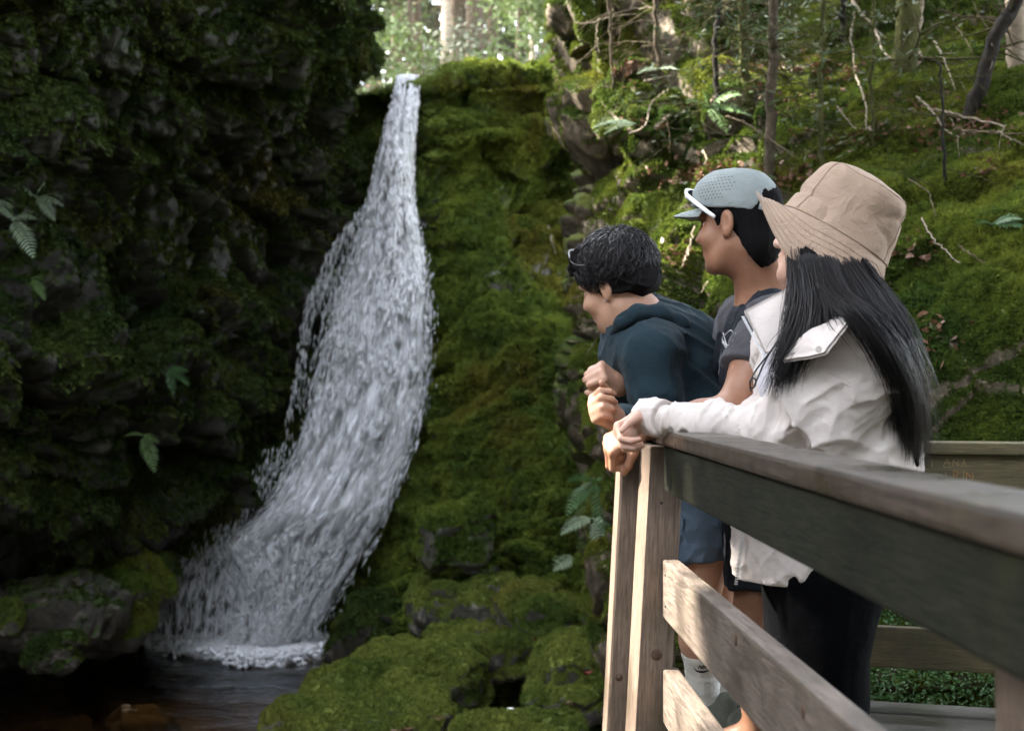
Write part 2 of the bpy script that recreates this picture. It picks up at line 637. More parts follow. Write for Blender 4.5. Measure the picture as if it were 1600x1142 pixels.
def dispC(p, n):
    # diagonal folds of moss running down to the left
    a = np.stack([p[:, 0] * 0.9 + p[:, 2] * 0.35, p[:, 1] * 1.2, p[:, 2] * 1.5 - p[:, 0] * 0.55], 1)
    wq = a + 0.22 * np.stack([vnoise(a * 1.7, 41), vnoise(a * 1.7, 42), vnoise(a * 1.7, 43)], 1)
    f1, f2, r, v = worley(wq * np.array([1.5, 1.8, 2.6]), 12)
    g1, g2, r2, v2 = worley(wq * np.array([3.6, 4.0, 6.5]), 14)
    wet = smooth(-1.25, -0.75, p[:, 0] + 0.2 * vnoise(p * 1.2, 3) - 0.10 * (p[:, 2]))
    lump = 0.26 * (0.6 - f1) + 0.16 * (r[:, 0] - 0.5) + 0.13 * (0.55 - g1) + 0.07 * (r2[:, 0] - 0.5)
    big = 0.16 * fbm(p * 0.9, 3, 44) + 0.05 * fbm(p * 6, 3, 45) + 0.10 * blocky(p * np.array([1.2, 1.2, 1.9]), 46)
    crest = smooth(4.6, 4.2, p[:, 2]) * 0 + 1
    return (lump * (0.35 + 0.65 * wet) + big * (0.5 + 0.5 * wet)) * crest


def mossC(p, n, d):
    up = smooth(-0.35, 0.35, n[:, 2] + 0.35 * fbm(p * 2.0, 4, 51))
    band = smooth(0.45, 0.8, vnoise(p * np.array([1.5, 1.5, 3.0]), 52)) * smooth(2.6, 1.6, p[:, 2]) * smooth(0.3, 1.2, p[:, 2])
    m = np.clip(0.58 + 0.50 * up + 0.2 * fbm(p * 2.6, 3, 53) - 0.55 * band, 0, 1)
    wet = smooth(-1.3, -0.8, p[:, 0] - 0.1 * p[:, 2])
    return m, smooth(0.4, 0.75, m) * (0.12 + 0.88 * wet) * smooth(-1.5, -1.2, p[:, 2])


head_wall = wall('mossy_cliff', rowsC, 460, 340, M_CENTRE, dispC, mossC)

# ---- the near mossy bank on the other side, behind the railing
r_px = [1010, 1080, 1180, 1300, 1420, 1540, 1680, 1850]
lead = {-110: (850, 885, 905, 960), -50: (850, 885, 905, 960), 40: (860, 896, 912, 965), 110: (872, 908, 925, 970), 170: (872, 912, 928, 972),
        215: (880, 922, 936, 975), 262: (905, 950, 962, 990), 330: (900, 936, 948, 982), 420: (890, 926, 940, 975), 520: (890, 922, 938, 970),
        640: (888, 918, 934, 968), 760: (885, 915, 930, 965), 860: (885, 912, 928, 962), 960: (900, 920, 935, 960), 1160: (900, 920, 940, 970)}
R_d = {-110: [14, 12.2, 11.7, 11.7, 11.8, 11.9, 12.0, 12.0, 11.9, 11.8, 11.6, 11.4],
       -50: [13, 9.9, 9.3, 9.3, 9.4, 9.5, 9.5, 9.4, 9.2, 9.0, 8.7, 8.4],
       40: [13, 9.9, 9.1, 9.0, 9.0, 9.1, 9.1, 8.9, 8.7, 8.4, 8.1, 7.8],
       110: [13, 10.2, 9.0, 8.7, 8.6, 8.6, 8.5, 8.3, 8.0, 7.8, 7.4, 7.1],
       170: [13, 10.4, 9.0, 8.6, 8.4, 8.3, 8.1, 7.9, 7.6, 7.3, 7.0, 6.7],
       215: [13, 10.6, 9.1, 8.7, 8.3, 8.15, 7.9, 7.6, 7.3, 7.0, 6.7, 6.4],
       262: [13, 11.0, 9.9, 9.6, 8.9, 8.0, 7.7, 7.3, 7.0, 6.7, 6.4, 6.1],
       330: [13, 11.0, 9.5, 9.1, 8.6, 7.8, 7.3, 6.9, 6.5, 6.2, 5.95, 5.7],
       420: [13, 11.0, 9.4, 8.8, 8.2, 7.4, 6.9, 6.4, 6.05, 5.8, 5.6, 5.4],
       520: [13, 10.8, 9.2, 8.4, 7.7, 7.0, 6.4, 5.95, 5.6, 5.4, 5.3, 5.2],
       640: [12.5, 10.4, 9.0, 8.1, 7.3, 6.6, 6.0, 5.6, 5.35, 5.2, 5.1, 5.0],
       760: [12.5, 10.2, 8.9, 8.05, 7.3, 6.6, 5.9, 5.5, 5.25, 5.1, 5.0, 4.95],
       860: [12.3, 10.2, 9.0, 8.2, 7.5, 6.7, 6.0, 5.5, 5.2, 5.0, 4.95, 4.9],
       960: [12.0, 10.4, 9.4, 8.9, 8.0, 7.0, 6.1, 5.5, 5.15, 4.95, 4.9, 4.85],
       1160: [11.5, 10.2, 9.4, 8.9, 8.0, 7.0, 6.0, 5.4, 5.05, 4.85, 4.8, 4.75]}
R_py = sorted(lead)
rowsR = tab(R_py, [list(lead[y]) + r_px for y in R_py], [R_d[y] for y in R_py])
rowsR = [[q + np.array([1.5, 7.0, 0.8]) for q in rowsR[0]]] + rowsR


def dispR(p, n):
    q = p + 0.18 * np.stack([vnoise(p * 1.4, 61), vnoise(p * 1.4, 62), vnoise(p * 1.4, 63)], 1)
    f1, f2, r, v = worley(q * np.array([1.35, 1.35, 1.6]), 17)
    g1, g2, r2, v2 = worley(q * 3.4, 18)
    soft = 0.20 * (0.6 - f1) + 0.10 * (r[:, 0] - 0.5) + 0.05 * (0.6 - g1) + 0.03 * (r2[:, 0] - 0.5)
    rocky = 0.30 * blocky(q * np.array([1.3, 1.3, 1.5]), 64) + 0.13 * blocky(q * np.array([3.2, 3.2, 3.8]), 65)
    k = smooth(1.75, 0.95, p[:, 0])
    return soft * (1 - 0.75 * k) + rocky * (0.15 + 0.85 * k) + 0.10 * fbm(p * 0.9, 3, 66) + 0.035 * fbm(p * 7, 3, 67)


def mossR(p, n, d):
    k = smooth(2.0, 0.85, p[:, 0])          # the bare nose of the bank
    up = smooth(-0.4, 0.35, n[:, 2] + 0.4 * fbm(p * 1.9, 4, 71))
    bare = smooth(2.0, 1.1, p[:, 0]) * smooth(0.25, 0.55, vnoise(p * np.array([1.7, 1.7, 1.3]), 72) + 0.35 * vnoise(p * 5, 73))
    m = np.clip(0.42 + 0.55 * up - 0.42 * k * (1 - up) - 0.35 * bare + 0.15 * fbm(p * 3, 3, 74), 0, 1)
    near = smooth(9.8, 5.0, p[:, 1])
    vis = smooth(-1.4, -0.9, p[:, 2]) * smooth(5.6, 4.4, p[:, 2]) * smooth(11.0, 10.0, p[:, 1])
    return m, smooth(0.40, 0.72, m) * vis * (0.55 + 0.45 * near)


bank = wall('mossy_bank', rowsR, 430, 430, M_RIGHT, dispR, mossR)

tu_c = tuft_mesh('moss_tuft_fine', T_CENTRE, 10, 1.0, 0.26, 1.15, 1)
tu_r = tuft_mesh('moss_tuft_golden', T_RIGHT, 12, 1.0, 0.20, 1.15, 2)
tu_b = tuft_mesh('moss_tuft_bright', T_BOULDER, 12, 1.0, 0.22, 1.15, 3)
tu_d = tuft_mesh('moss_tuft_dark', T_DARK, 9, 1.0, 0.30, 1.2, 4)
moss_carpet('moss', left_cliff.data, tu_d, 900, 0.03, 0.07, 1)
moss_carpet('moss', head_wall.data, tu_c, 1900, 0.018, 0.050, 2)
moss_carpet('moss', bank.data, tu_r, 7500, 0.012, 0.034, 3)

# ============================================================ stream bed, pool, ground
WZ = -1.40


def sheet(x0, x1, y0, y1, nx, ny, zf):
    x, y = np.meshgrid(np.linspace(x0, x1, nx), np.linspace(y0, y1, ny))
    p = np.stack([x.ravel(), y.ravel(), np.zeros(x.size)], 1)
    p[:, 2] = zf(p)
    return p, grid_faces(ny, nx)


def bed_z(p):
    f1, f2, r, v = worley(p * np.array([2.2, 2.2, 1]), 81)
    return WZ - 0.30 + 0.10 * fbm(p * 0.7, 3, 82) + 0.16 * (0.55 - f1) * r[:, 0] * 1.6 + 0.02 * fbm(p * 8, 2, 83)


M_BED, nt, b = newmat('stream_bed')
p = pos(nt)
c = ramp(nt, noise(nt, p, 1.7, 5, 0.6), [(0.3, (0.010, 0.008, 0.004)), (0.5, (0.07, 0.042, 0.018)), (0.62, (0.13, 0.075, 0.028)), (0.75, (0.12, 0.10, 0.05))])
nt.links.new(c, b.inputs['Base Color'])
b.inputs['Roughness'].default_value = 0.8
bump(nt, b, noise(nt, p, 14, 5), 0.6, 0.03)
v_, f_ = sheet(-9, 4, 4.5, 14.5, 170, 130, bed_z)
o = obj('stream_bed', v_, f_, M_BED)
o['kind'] = 'structure'

M_GND, nt, b = newmat('forest_floor')
p = pos(nt)
c = ramp(nt, noise(nt, p, 0.8, 6, 0.65), [(0.3, (0.05, 0.035, 0.02)), (0.5, (0.10, 0.075, 0.04)), (0.7, (0.07, 0.095, 0.02))])
nt.links.new(c, b.inputs['Base Color'])
b.inputs['Roughness'].default_value = 0.95
bump(nt, b, noise(nt, p, 9, 6), 0.7, 0.06)
v_, f_ = sheet(-300, 300, -250, 350, 60, 60, lambda p: -2.3 + 0.0 * p[:, 0])
o = obj('ground', v_, f_, M_GND)
o['kind'] = 'structure'
# forest floor above the falls, climbing away from the brink
v_, f_ = sheet(-26, 30, 16.0, 75, 120, 120, lambda p: 3.55 + 0.17 * np.maximum(p[:, 1] - 16, 0) ** 0.95 + 0.35 * fbm(p * 0.35, 3, 91) - 0.9 * np.exp(-((p[:, 0] + 1.6) / 0.9) ** 2) * smooth(24, 17, p[:, 1]))
o = obj('forest_ground', v_, f_, M_GND)
o['kind'] = 'structure'

# water
M_WATER, nt, b = newmat('clear_brown_water')
nt.nodes.remove(b)
p = pos(nt, (1.0, 1.9, 1))
h = math_(nt, 'ADD', noise(nt, p, 4.5, 4, 0.55, 0.6), math_(nt, 'MULTIPLY', noise(nt, p, 15, 3, 0.5, 0.3), 0.35))
bp = nd(nt, 'Bump', Height=h, Strength=0.6, Distance=0.035)
tr = nd(nt, 'BsdfTransparent', Color=(0.66, 0.56, 0.40, 1))
gl = nd(nt, 'BsdfGlossy', Roughness=0.06, Color=(0.95, 0.97, 1.0, 1), Normal=bp.outputs[0])
fr = nd(nt, 'Fresnel', IOR=1.33, Normal=bp.outputs[0])
mx = nd(nt, 'MixShader', Fac=fr.outputs[0])
nt.links.new(tr.outputs[0], mx.inputs[1])
nt.links.new(gl.outputs[0], mx.inputs[2])
nt.links.new(mx.outputs[0], nt.nodes['Material Output'].inputs['Surface'])


def wave_z(p):
    r = np.sqrt((p[:, 0] + 2.3) ** 2 + (p[:, 1] - 12.7) ** 2)
    a = np.exp(-r / 2.2)
    return WZ + 0.012 * fbm(p * np.array([1.2, 2.4, 1]), 3, 95) + a * (0.035 * fbm(p * 3.5, 3, 96) + 0.012 * np.sin(r * 14 + 2 * vnoise(p * 1.5, 97)))


v_, f_ = sheet(-9, 4, 4.6, 14.2, 200, 200, wave_z)
o = obj('pool_water', v_, f_, M_WATER)
o['kind'] = 'structure'

# ============================================================ the waterfall
FALL = [(118, 626, 656, 15.6), (128, 620, 657, 14.75), (160, 612, 656, 14.4), (200, 602, 652, 14.2), (250, 590, 649, 14.05), (300, 578, 649, 13.95), (350, 567, 654, 13.82),
        (400, 552, 662, 13.68), (450, 533, 667, 13.55), (500, 516, 669, 13.42), (550, 503, 670, 13.3), (600, 492, 666, 13.18), (650, 480, 659, 13.05),
        (700, 462, 648, 12.95), (750, 440, 627, 12.85), (800, 405, 606, 12.75), (845, 345, 588, 12.75), (885, 354, 562, 12.74), (925, 366, 535, 12.74),
        (965, 360, 510, 12.74), (1000, 345, 486, 12.74), (1016, 330, 474, 12.76)]
fl = np.array(FALL)
NV = 200
fs_ = spline(fl, NV)


def fall_pt(u, v, lift=0.0):
    """u across 0..1, v down 0..1 (arrays)"""
    x = np.clip(v, 0, 1) * (NV - 1)
    i = np.clip(np.floor(x).astype(int), 0, NV - 2)
    f = (x - i)[:, None]
    r = fs_[i] * (1 - f) + fs_[i + 1] * f
    px = r[:, 1] * (1 - u) + r[:, 2] * u
    bulge = 0.16 * np.sin(np.pi * np.clip(u, 0, 1)) * np.clip(v * 4, 0, 1)
    d = r[:, 3] - bulge - lift
    return np.stack([(px - 800) / F * d, d, CAMZ + (HZ - r[:, 0]) / F * d], 1)


def water_white(name, lo, hi, su, sv, seed, edge=True, floor_=0.0):
    m, nt, b = newmat(name)
    uv = nd(nt, 'UVMap', _uv_map='UVMap').outputs[0]
    mp = nd(nt, 'Mapping', Vector=uv)
    mp.inputs['Scale'].default_value = (su, sv, 1)
    mp.inputs['Location'].default_value = (seed, seed * 1.7, 0)
    n = noise(nt, mp.outputs[0], 1.0, 7, 0.62, 0.5)
    a = ramp(nt, n, [(lo, floor_), (hi, 1.0)])
    if edge:
        sx = nd(nt, 'SeparateXYZ', Vector=uv).outputs[0]
        e1 = ramp(nt, math_(nt, 'ADD', sx, math_(nt, 'MULTIPLY', math_(nt, 'SUBTRACT', n, 0.5), 0.5)), [(0.0, 0.0), (0.16, 1.0), (0.9, 1.0), (1.0, 0.0)])
        a = math_(nt, 'MULTIPLY', a, e1)
    b.inputs['Base Color'].default_value = (0.88, 0.89, 0.92, 1)
    b.inputs['Roughness'].default_value = 0.35
    b.inputs['Subsurface Weight'].default_value = 0.0
    nt.links.new(a, b.inputs['Alpha'])
    bump(nt, b, n, 0.8, 0.06)
    return m


def set_uv(me, uv):
    l = me.uv_layers.new(name='UVMap')
    idx = np.zeros(len(me.loops), dtype=np.int32)
    me.loops.foreach_get('vertex_index', idx)
    l.data.foreach_set('uv', uv[idx].astype(np.float32).ravel())


def fall_sheet(name, mat, lift, amp, seed, nu=80, nv=320, parent=None):
    u, v = np.meshgrid(np.linspace(-0.03, 1.03, nu), np.linspace(0, 1, nv))
    u, v = u.ravel(), v.ravel()
    p = fall_pt(u, v, lift)
    q = np.stack([p[:, 0] * 7, p[:, 2] * 2.2, p[:, 1] * 2], 1)
    p[:, 1] -= amp * fbm(q, 4, seed)
    o = obj(name, p, grid_faces(nv, nu), mat, parent)
    set_uv(o.data, np.stack([u, v], 1))
    return o


M_FALL1 = water_white('falling_water_sheet', 0.36, 0.56, 15, 6, 3, True, 0.40)
M_FALL2 = water_white('falling_water_veil', 0.42, 0.56, 34, 9, 9)
waterfall = fall_sheet('waterfall', M_FALL1, 0.0, 0.12, 101)
waterfall['kind'] = 'structure'
fall_sheet('water_veil', M_FALL2, 0.05, 0.13, 102, parent=waterfall)

M_DROP, nt, b = newmat('white_water')
b.inputs['Base Color'].default_value = (0.92, 0.93, 0.95, 1)
b.inputs['Roughness'].default_value = 0.3
d_ = nd(nt, 'BsdfTranslucent', Color=(0.92, 0.93, 0.95, 1))
mx = nd(nt, 'MixShader', Fac=0.3)
nt.links.new(b.outputs[0], mx.inputs[1])
nt.links.new(d_.outputs[0], mx.inputs[2])
nt.links.new(mx.outputs[0], nt.nodes['Material Output'].inputs['Surface'])

OCT_V = np.array([[1, 0, 0], [-1, 0, 0], [0, 1, 0], [0, -1, 0], [0, 0, 1], [0, 0, -1]], dtype=np.float64)
OCT_F = np.array([[0, 2, 4], [2, 1, 4], [1, 3, 4], [3, 0, 4], [2, 0, 5], [1, 2, 5], [3, 1, 5], [0, 3, 5]])


def flecks(name, c, axis, L, W, mat, parent=None):
    """one mesh of many small elongated drops: centre, flow direction, half length, half width"""
    n = len(c)
    t = axis / (np.linalg.norm(axis, axis=1, keepdims=True) + 1e-9)
    r = RNG.normal(size=(n, 3))
    a = np.cross(t, r)
    a /= np.linalg.norm(a, axis=1, keepdims=True) + 1e-9
    b_ = np.cross(t, a)
    W2 = W * RNG.uniform(0.5, 1.3, n)
    v = c[:, None, :] + OCT_V[None, :, 2:3] * (t * L[:, None])[:, None, :] + OCT_V[None, :, 0:1] * (a * W[:, None])[:, None, :] + OCT_V[None, :, 1:2] * (b_ * W2[:, None])[:, None, :]
    f = (OCT_F[None] + 6 * np.arange(n)[:, None, None]).reshape(-1, 3)
    o = obj(name, v.reshape(-1, 3), f, mat, parent)
    o['kind'] = 'stuff'
    return o


n = 95000
u = RNG.uniform(-0.02, 1.02, n)
v = RNG.uniform(0.02, 1.0, n) ** 0.95
q = np.stack([u * 9, v * 22, np.zeros(n)], 1)
dens = 0.5 + 0.9 * fbm(q + 3 * vnoise(q * 0.5, 7)[:, None] * 0.2, 4, 111) + 0.5 * vnoise(np.stack([u * 28, v * 9, u * 0], 1), 112)
dens *= smooth(0, 0.14, u) * smooth(1.0, 0.9, u) * 0.8 + 0.2
keep = RNG.uniform(0, 1, n) < np.clip((dens - 0.30) * 1.5, 0.05, 1) * 0.85
u, v = u[keep], v[keep]
p = fall_pt(u, v, 0.0)
p[:, 1] -= RNG.uniform(0.02, 0.17, len(p))
p2 = fall_pt(u, np.minimum(v + 0.012, 1.0), 0.0)
ax = p2 - fall_pt(u, v, 0.0) + RNG.normal(size=p.shape) * 0.006 * (1 + 3.5 * smooth(0.7, 1.0, v))[:, None]
L = RNG.uniform(0.016, 0.085, len(p)) * (1 + 0.2 * smooth(0.0, 0.5, v)) * (1 - 0.35 * smooth(0.75, 1.0, v))
flecks('water_drops', p, ax, L, RNG.uniform(0.0025, 0.0075, len(p)), M_DROP, waterfall)

# thin veils and spray left of the main column, over the foot rock
sp = []
VL = spline(np.array([(572, 318, 13.9), (550, 350, 13.82), (512, 395, 13.7), (489, 450, 13.55), (473, 495, 13.45), (462, 570, 13.3), (452, 640, 13.15), (443, 710, 13.0)]), 80)
DLx = np.interp(VL[:, 1], fl[:, 0], fl[:, 1])
for k in range(20):
    s = RNG.uniform(0, 1) ** 0.9
    i0 = RNG.integers(0, 18)
    i1 = RNG.integers(40, 80)
    m_ = int((i1 - i0) * RNG.uniform(0.5, 1.6))
    t = RNG.uniform(i0, i1, m_)
    px = np.interp(t, np.arange(80), VL[:, 0] * (1 - s) + (DLx + 4) * s) + RNG.normal(size=m_) * 1.6 + 2.5 * np.sin(t * 0.21 + k)
    py = np.interp(t, np.arange(80), VL[:, 1]) + RNG.normal(size=m_) * 2
    d = np.interp(t, np.arange(80), VL[:, 2]) - 0.10 + RNG.normal(size=m_) * 0.03
    sp.append(np.stack([(px - 800) / F * d, d, CAMZ + (HZ - py) / F * d], 1))
for (x0, y0, x1, y1, d0, d1, m_, s_) in [(650, 340, 674, 480, 13.9, 13.4, 110, 5), (674, 480, 664, 620, 13.4, 13.2, 110, 5), (662, 620, 600, 800, 13.2, 12.8, 120, 6), (452, 700, 330, 850, 12.9, 12.6, 420, 12)]:
    t = RNG.uniform(0, 1, m_)
    px = x0 + (x1 - x0) * t + RNG.normal(size=m_) * s_
    py = y0 + (y1 - y0) * t + RNG.normal(size=m_) * 10
    d = d0 + (d1 - d0) * t - RNG.uniform(0, 0.2, m_)
    sp.append(np.stack([(px - 800) / F * d, d, CAMZ + (HZ - py) / F * d], 1))
t = RNG.uniform(0, 1, 1500)
px = 300 + 200 * t + RNG.normal(size=1500) * 30
py = 850 + 150 * RNG.uniform(0, 1, 1500)
d = 12.75 - RNG.uniform(0, 0.3, 1500)
sp.append(np.stack([(px - 800) / F * d, d, CAMZ + (HZ - py) / F * d], 1))
sp = np.concatenate(sp)
flecks('spray', sp, np.tile([[-0.1, -0.05, -1.0]], (len(sp), 1)) + RNG.normal(size=sp.shape) * 0.12, RNG.uniform(0.012, 0.065, len(sp)), RNG.uniform(0.002, 0.0048, len(sp)), M_DROP, waterfall)

# translucent curtain over the foot rock
CUR = [(842, 305, 400, 12.95), (870, 268, 400, 12.86), (900, 246, 390, 12.84), (940, 240, 380, 12.84), (985, 240, 370, 12.86), (1006, 238, 365, 12.9)]
cc = spline(np.array(CUR), 60)
uu, vv = np.meshgrid(np.linspace(0, 1, 60), np.linspace(0, 1, 60))
r = cc[(vv.ravel() * 59).astype(int)]
pp = r[:, 1] * (1 - uu.ravel()) + r[:, 2] * uu.ravel()
dd = r[:, 3] - 0.12 * np.sin(np.pi * uu.ravel())
pts = np.stack([(pp - 800) / F * dd, dd, CAMZ + (HZ - r[:, 0]) / F * dd], 1)
pts[:, 1] -= 0.06 * fbm(pts * np.array([5, 5, 2.5]), 3, 121)
o = obj('thin_curtain', pts, grid_faces(60, 60), water_white('thin_water_curtain', 0.40, 0.64, 18, 6, 21), waterfall)
set_uv(o.data, np.stack([uu.ravel(), vv.ravel()], 1))

# foam where it lands
fo = []
for (px, py, wx, wy, m_) in [(268, 1010, 34, 3, 900), (315, 1015, 50, 5, 1500), (370, 1023, 60, 5, 2000), (430, 1026, 50, 6, 2000), (474, 1022, 26, 5, 900), (500, 1010, 14, 8, 500), (400, 1036, 50, 5, 700)]:
    x = px + RNG.normal(size=m_) * wx * 0.55
    y = py + RNG.normal(size=m_) * wy * 0.6
    d = (CAMZ - WZ) * F / (np.maximum(y, 990) - HZ)
    h = RNG.uniform(0, 0.10, m_)
    fo.append(np.stack([(x - 800) / F * d, d, WZ + h], 1))
fo = np.concatenate(fo)
flecks('foam', fo, RNG.normal(size=fo.shape) * np.array([1, 1, 0.3]), RNG.uniform(0.015, 0.06, len(fo)), RNG.uniform(0.012, 0.035, len(fo)), M_DROP, waterfall)


# ============================================================ boulders and mossy ledges
def rock(name, c, size, rot, mat, label, cat='rock', seed=0, nu=72, nv=48, box=0.35, mossy=0.75, relief=0.10, dens=5200, tuft=None, ts=(0.015, 0.04), group=None):
    th, ph = np.meshgrid(np.linspace(0, 2 * np.pi, nu), np.linspace(0.001, np.pi - 0.001, nv))
    x = np.sin(ph) * np.cos(th)
    y = np.sin(ph) * np.sin(th)
    z = np.cos(ph)
    s = np.stack([x.ravel(), y.ravel(), z.ravel()], 1)
    e = 1.0 - box
    q = np.sign(s) * np.abs(s) ** e
    q /= np.maximum((np.abs(q) ** (2.0 / max(e, 0.3))).sum(1, keepdims=True) ** (max(e, 0.3) / 2.0), 1e-6)
    q = q * np.asarray(size) / 2
    ca, sa = math.cos(rot), math.sin(rot)
    q = np.stack([q[:, 0] * ca - q[:, 1] * sa, q[:, 0] * sa + q[:, 1] * ca, q[:, 2]], 1)
    wp = q + np.asarray(c)
    n = s / np.linalg.norm(s, axis=1, keepdims=True)
    f1, f2, r, v = worley(wp * 4.5 + seed, 17 + seed)
    k = min(size)
    dsp = k * relief * (1.6 * fbm(wp * 1.6 / k * 0.6, 3, 130 + seed) + 1.1 * (0.55 - f1) + 0.8 * blocky(wp * 1.3 / k, 131 + seed)) + 0.015 * fbm(wp * 9, 3, 133)
    dsp = dsp.reshape(nv, nu)
    dsp[:, -1] = dsp[:, 0]
    dsp[0] = dsp[0].mean()
    dsp[-1] = dsp[-1].mean()
    wp = wp + n * dsp.ravel()[:, None]
    g = wp.reshape(nv, nu, 3)
    nn = -grid_normals(g).reshape(-1, 3)
    if (nn * n).sum() < 0:
        nn = -nn
    up = smooth(-0.2, 0.45, nn[:, 2] + 0.35 * fbm(wp * 2.5, 3, 140 + seed))
    m = np.clip(mossy * (0.35 + 0.75 * up) + 0.25 * fbm(wp * 3, 3, 141 + seed), 0, 1)
    dn = smooth(0.38, 0.7, m)
    o = obj(name, wp, grid_faces(nv, nu)[:, ::-1].copy(), mat, origin=c, attrs={'moss': m, 'dens': dn})
    tag(o, label, cat, group)
    if tuft is not None:
        mo = moss_carpet('moss', o.data, tuft, dens, ts[0], ts[1], seed + 50)
        mo.parent = o
    return o


ROCKS = [
    ('boulder', (712, 848), 10.9, (0.56, 0.6, 0.50), 0.3, 0.6, 0.98, 'dark green squared mossy boulder at the foot of the cliff', 1),
    ('mossy_ledge', (735, 945), 10.9, (0.92, 0.9, 0.42), 0.1, 0.45, 0.62, 'low mossy ledge with bare grey stone on top, below the squared boulder', 2),
    ('mossy_rock', (755, 1012), 10.4, (0.80, 0.8, 0.50), -0.2, 0.3, 0.85, 'rounded mossy rock on the edge of the small side pool', 3),
    ('mossy_rock', (650, 1062), 9.8, (0.95, 0.9, 0.42), 0.2, 0.35, 0.95, 'broad bright mossy rock jutting into the dark pool', 4),
    ('mossy_rock', (560, 1080), 9.5, (0.70, 0.75, 0.34), 0.5, 0.3, 0.95, 'outermost mossy rock, sloping down into the pool', 5),
    ('mossy_rock', (545, 1135), 8.9, (1.05, 0.7, 0.36), 0.1, 0.3, 0.98, 'pale green mossy hump along the bottom edge beside the pool', 6),
    ('mossy_rock', (640, 1125), 8.9, (0.5, 0.6, 0.42), 0.3, 0.3, 0.9, 'small mossy knob between the pale hump and the side pool', 16),
    ('mossy_rock', (842, 965), 10.4, (0.62, 0.7, 0.5), 0.0, 0.3, 0.9, 'mossy mound under the little ferns beside the wooden post', 7),
    ('mossy_rock', (905, 1040), 9.4, (0.62, 0.8, 0.36), 0.2, 0.3, 0.9, 'mossy rock strewn with red leaves next to the wooden post', 8),
    ('mossy_rock', (890, 1098), 9.0, (0.62, 0.6, 0.30), -0.1, 0.3, 0.92, 'lowest mossy rock beside the wooden post, across the side pool', 9),
    ('mossy_rock', (812, 1140), 8.6, (0.80, 0.4, 0.24), 0.0, 0.3, 0.9, 'flat mossy stone at the near lip of the side pool', 10),
    ('mossy_stone', (10, 962), 10.4, (0.24, 0.3, 0.30), 0.0, 0.2, 0.95, 'small bright mossy stone against the wet shelf', 11),
    ('wet_rock', (90, 955), 10.9, (0.95, 0.8, 0.5), 0.15, 0.55, 0.42, 'dark wet rock shelf with scattered moss at the waterline', 12),
    ('wet_rock', (185, 955), 11.4, (0.55, 0.6, 0.62), -0.1, 0.5, 0.75, 'wet rock with a bright moss streak beside the thin water curtain', 13),
    ('wet_rock', (85, 1020), 10.3, (0.42, 0.4, 0.26), 0.3, 0.4, 0.75, 'low dark stone with a moss tongue reaching the water', 14),
    ('wet_rock', (310, 935), 13.25, (0.75, 0.5, 0.68), 0.0, 0.5, 0.2, 'black rock behind the thin curtain at the foot of the falls', 15),
    ('wet_rock', (150, 890), 11.9, (1.3, 0.9, 0.36), 0.1, 0.5, 0.5, 'brown wet ledge under the dark cliff', 17),
    ('wet_rock', (318, 852), 13.2, (0.9, 0.8, 0.30), 0.0, 0.4, 0.75, 'low green ledge where the falls spread out', 18),
    ('wet_rock', (612, 985), 12.35, (1.0, 0.9, 0.75), 0.5, 0.3, 0.85, 'smooth wet green slab right of the foam', 19),
    ('submerged_stone', (215, 1085), 10.6, (0.55, 0.5, 0.30), 0.3, 0.3, 0.2, 'pale stone just under the surface of the pool', 20),
    ('submerged_stone', (60, 1062), 10.7, (0.8, 0.5, 0.22), 0.2, 0.3, 0.1, 'orange brown stone under the shallow edge of the pool', 21),
]
for (nm, (px, py), d, size, rot, bx, ms, lab, sd) in ROCKS:
    c = P(px, py, d)
    if nm == 'submerged_stone':
        c[2] = WZ - 0.17
    near = nm in ('mossy_rock', 'mossy_stone', 'mossy_ledge')
    tuft = tu_b if near else (tu_c if nm == 'boulder' or sd in (13, 18) else tu_d)
    if nm == 'submerged_stone' or sd in (15,):
        tuft = None
    rock(nm, c, size, rot, M_BED if nm == 'submerged_stone' else M_BOULDER if near or nm == 'boulder' else M_SHELF, lab, 'rock' if nm != 'boulder' else 'boulder', sd, 110 if size[0] > 0.6 else 72, 70 if size[0] > 0.6 else 48,
         bx, ms, 0.19, 3400 if near else 2400, tuft, (0.012, 0.034) if near else (0.02, 0.045))
# ============================================================ finding places on the built surfaces
class Surf:
    def __init__(s, o):
        n = len(o.data.vertices)
        c = np.zeros(n * 3, dtype=np.float32)
        o.data.vertices.foreach_get('co', c)
        s.c = c.reshape(-1, 3).astype(np.float64) + wloc(o)
        y = np.maximum(s.c[:, 1], 0.1)
        s.px = 800 + s.c[:, 0] / y * F
        s.py = HZ - (s.c[:, 2] - CAMZ) / y * F

    def at(s, px, py, lift=0.02, r=7):
        m = (np.abs(s.px - px) < r) & (np.abs(s.py - py) < r)
        if not m.any():
            return s.at(px, py, lift, r * 2)
        c = s.c[m]
        k = c[:, 1].argmin()
        q = c[k].copy()
        v = np.array([0, 0, CAMZ]) - q
        return q + v / np.linalg.norm(v) * lift


S_BANK, S_LEFT, S_HEAD = Surf(bank), Surf(left_cliff), Surf(head_wall)

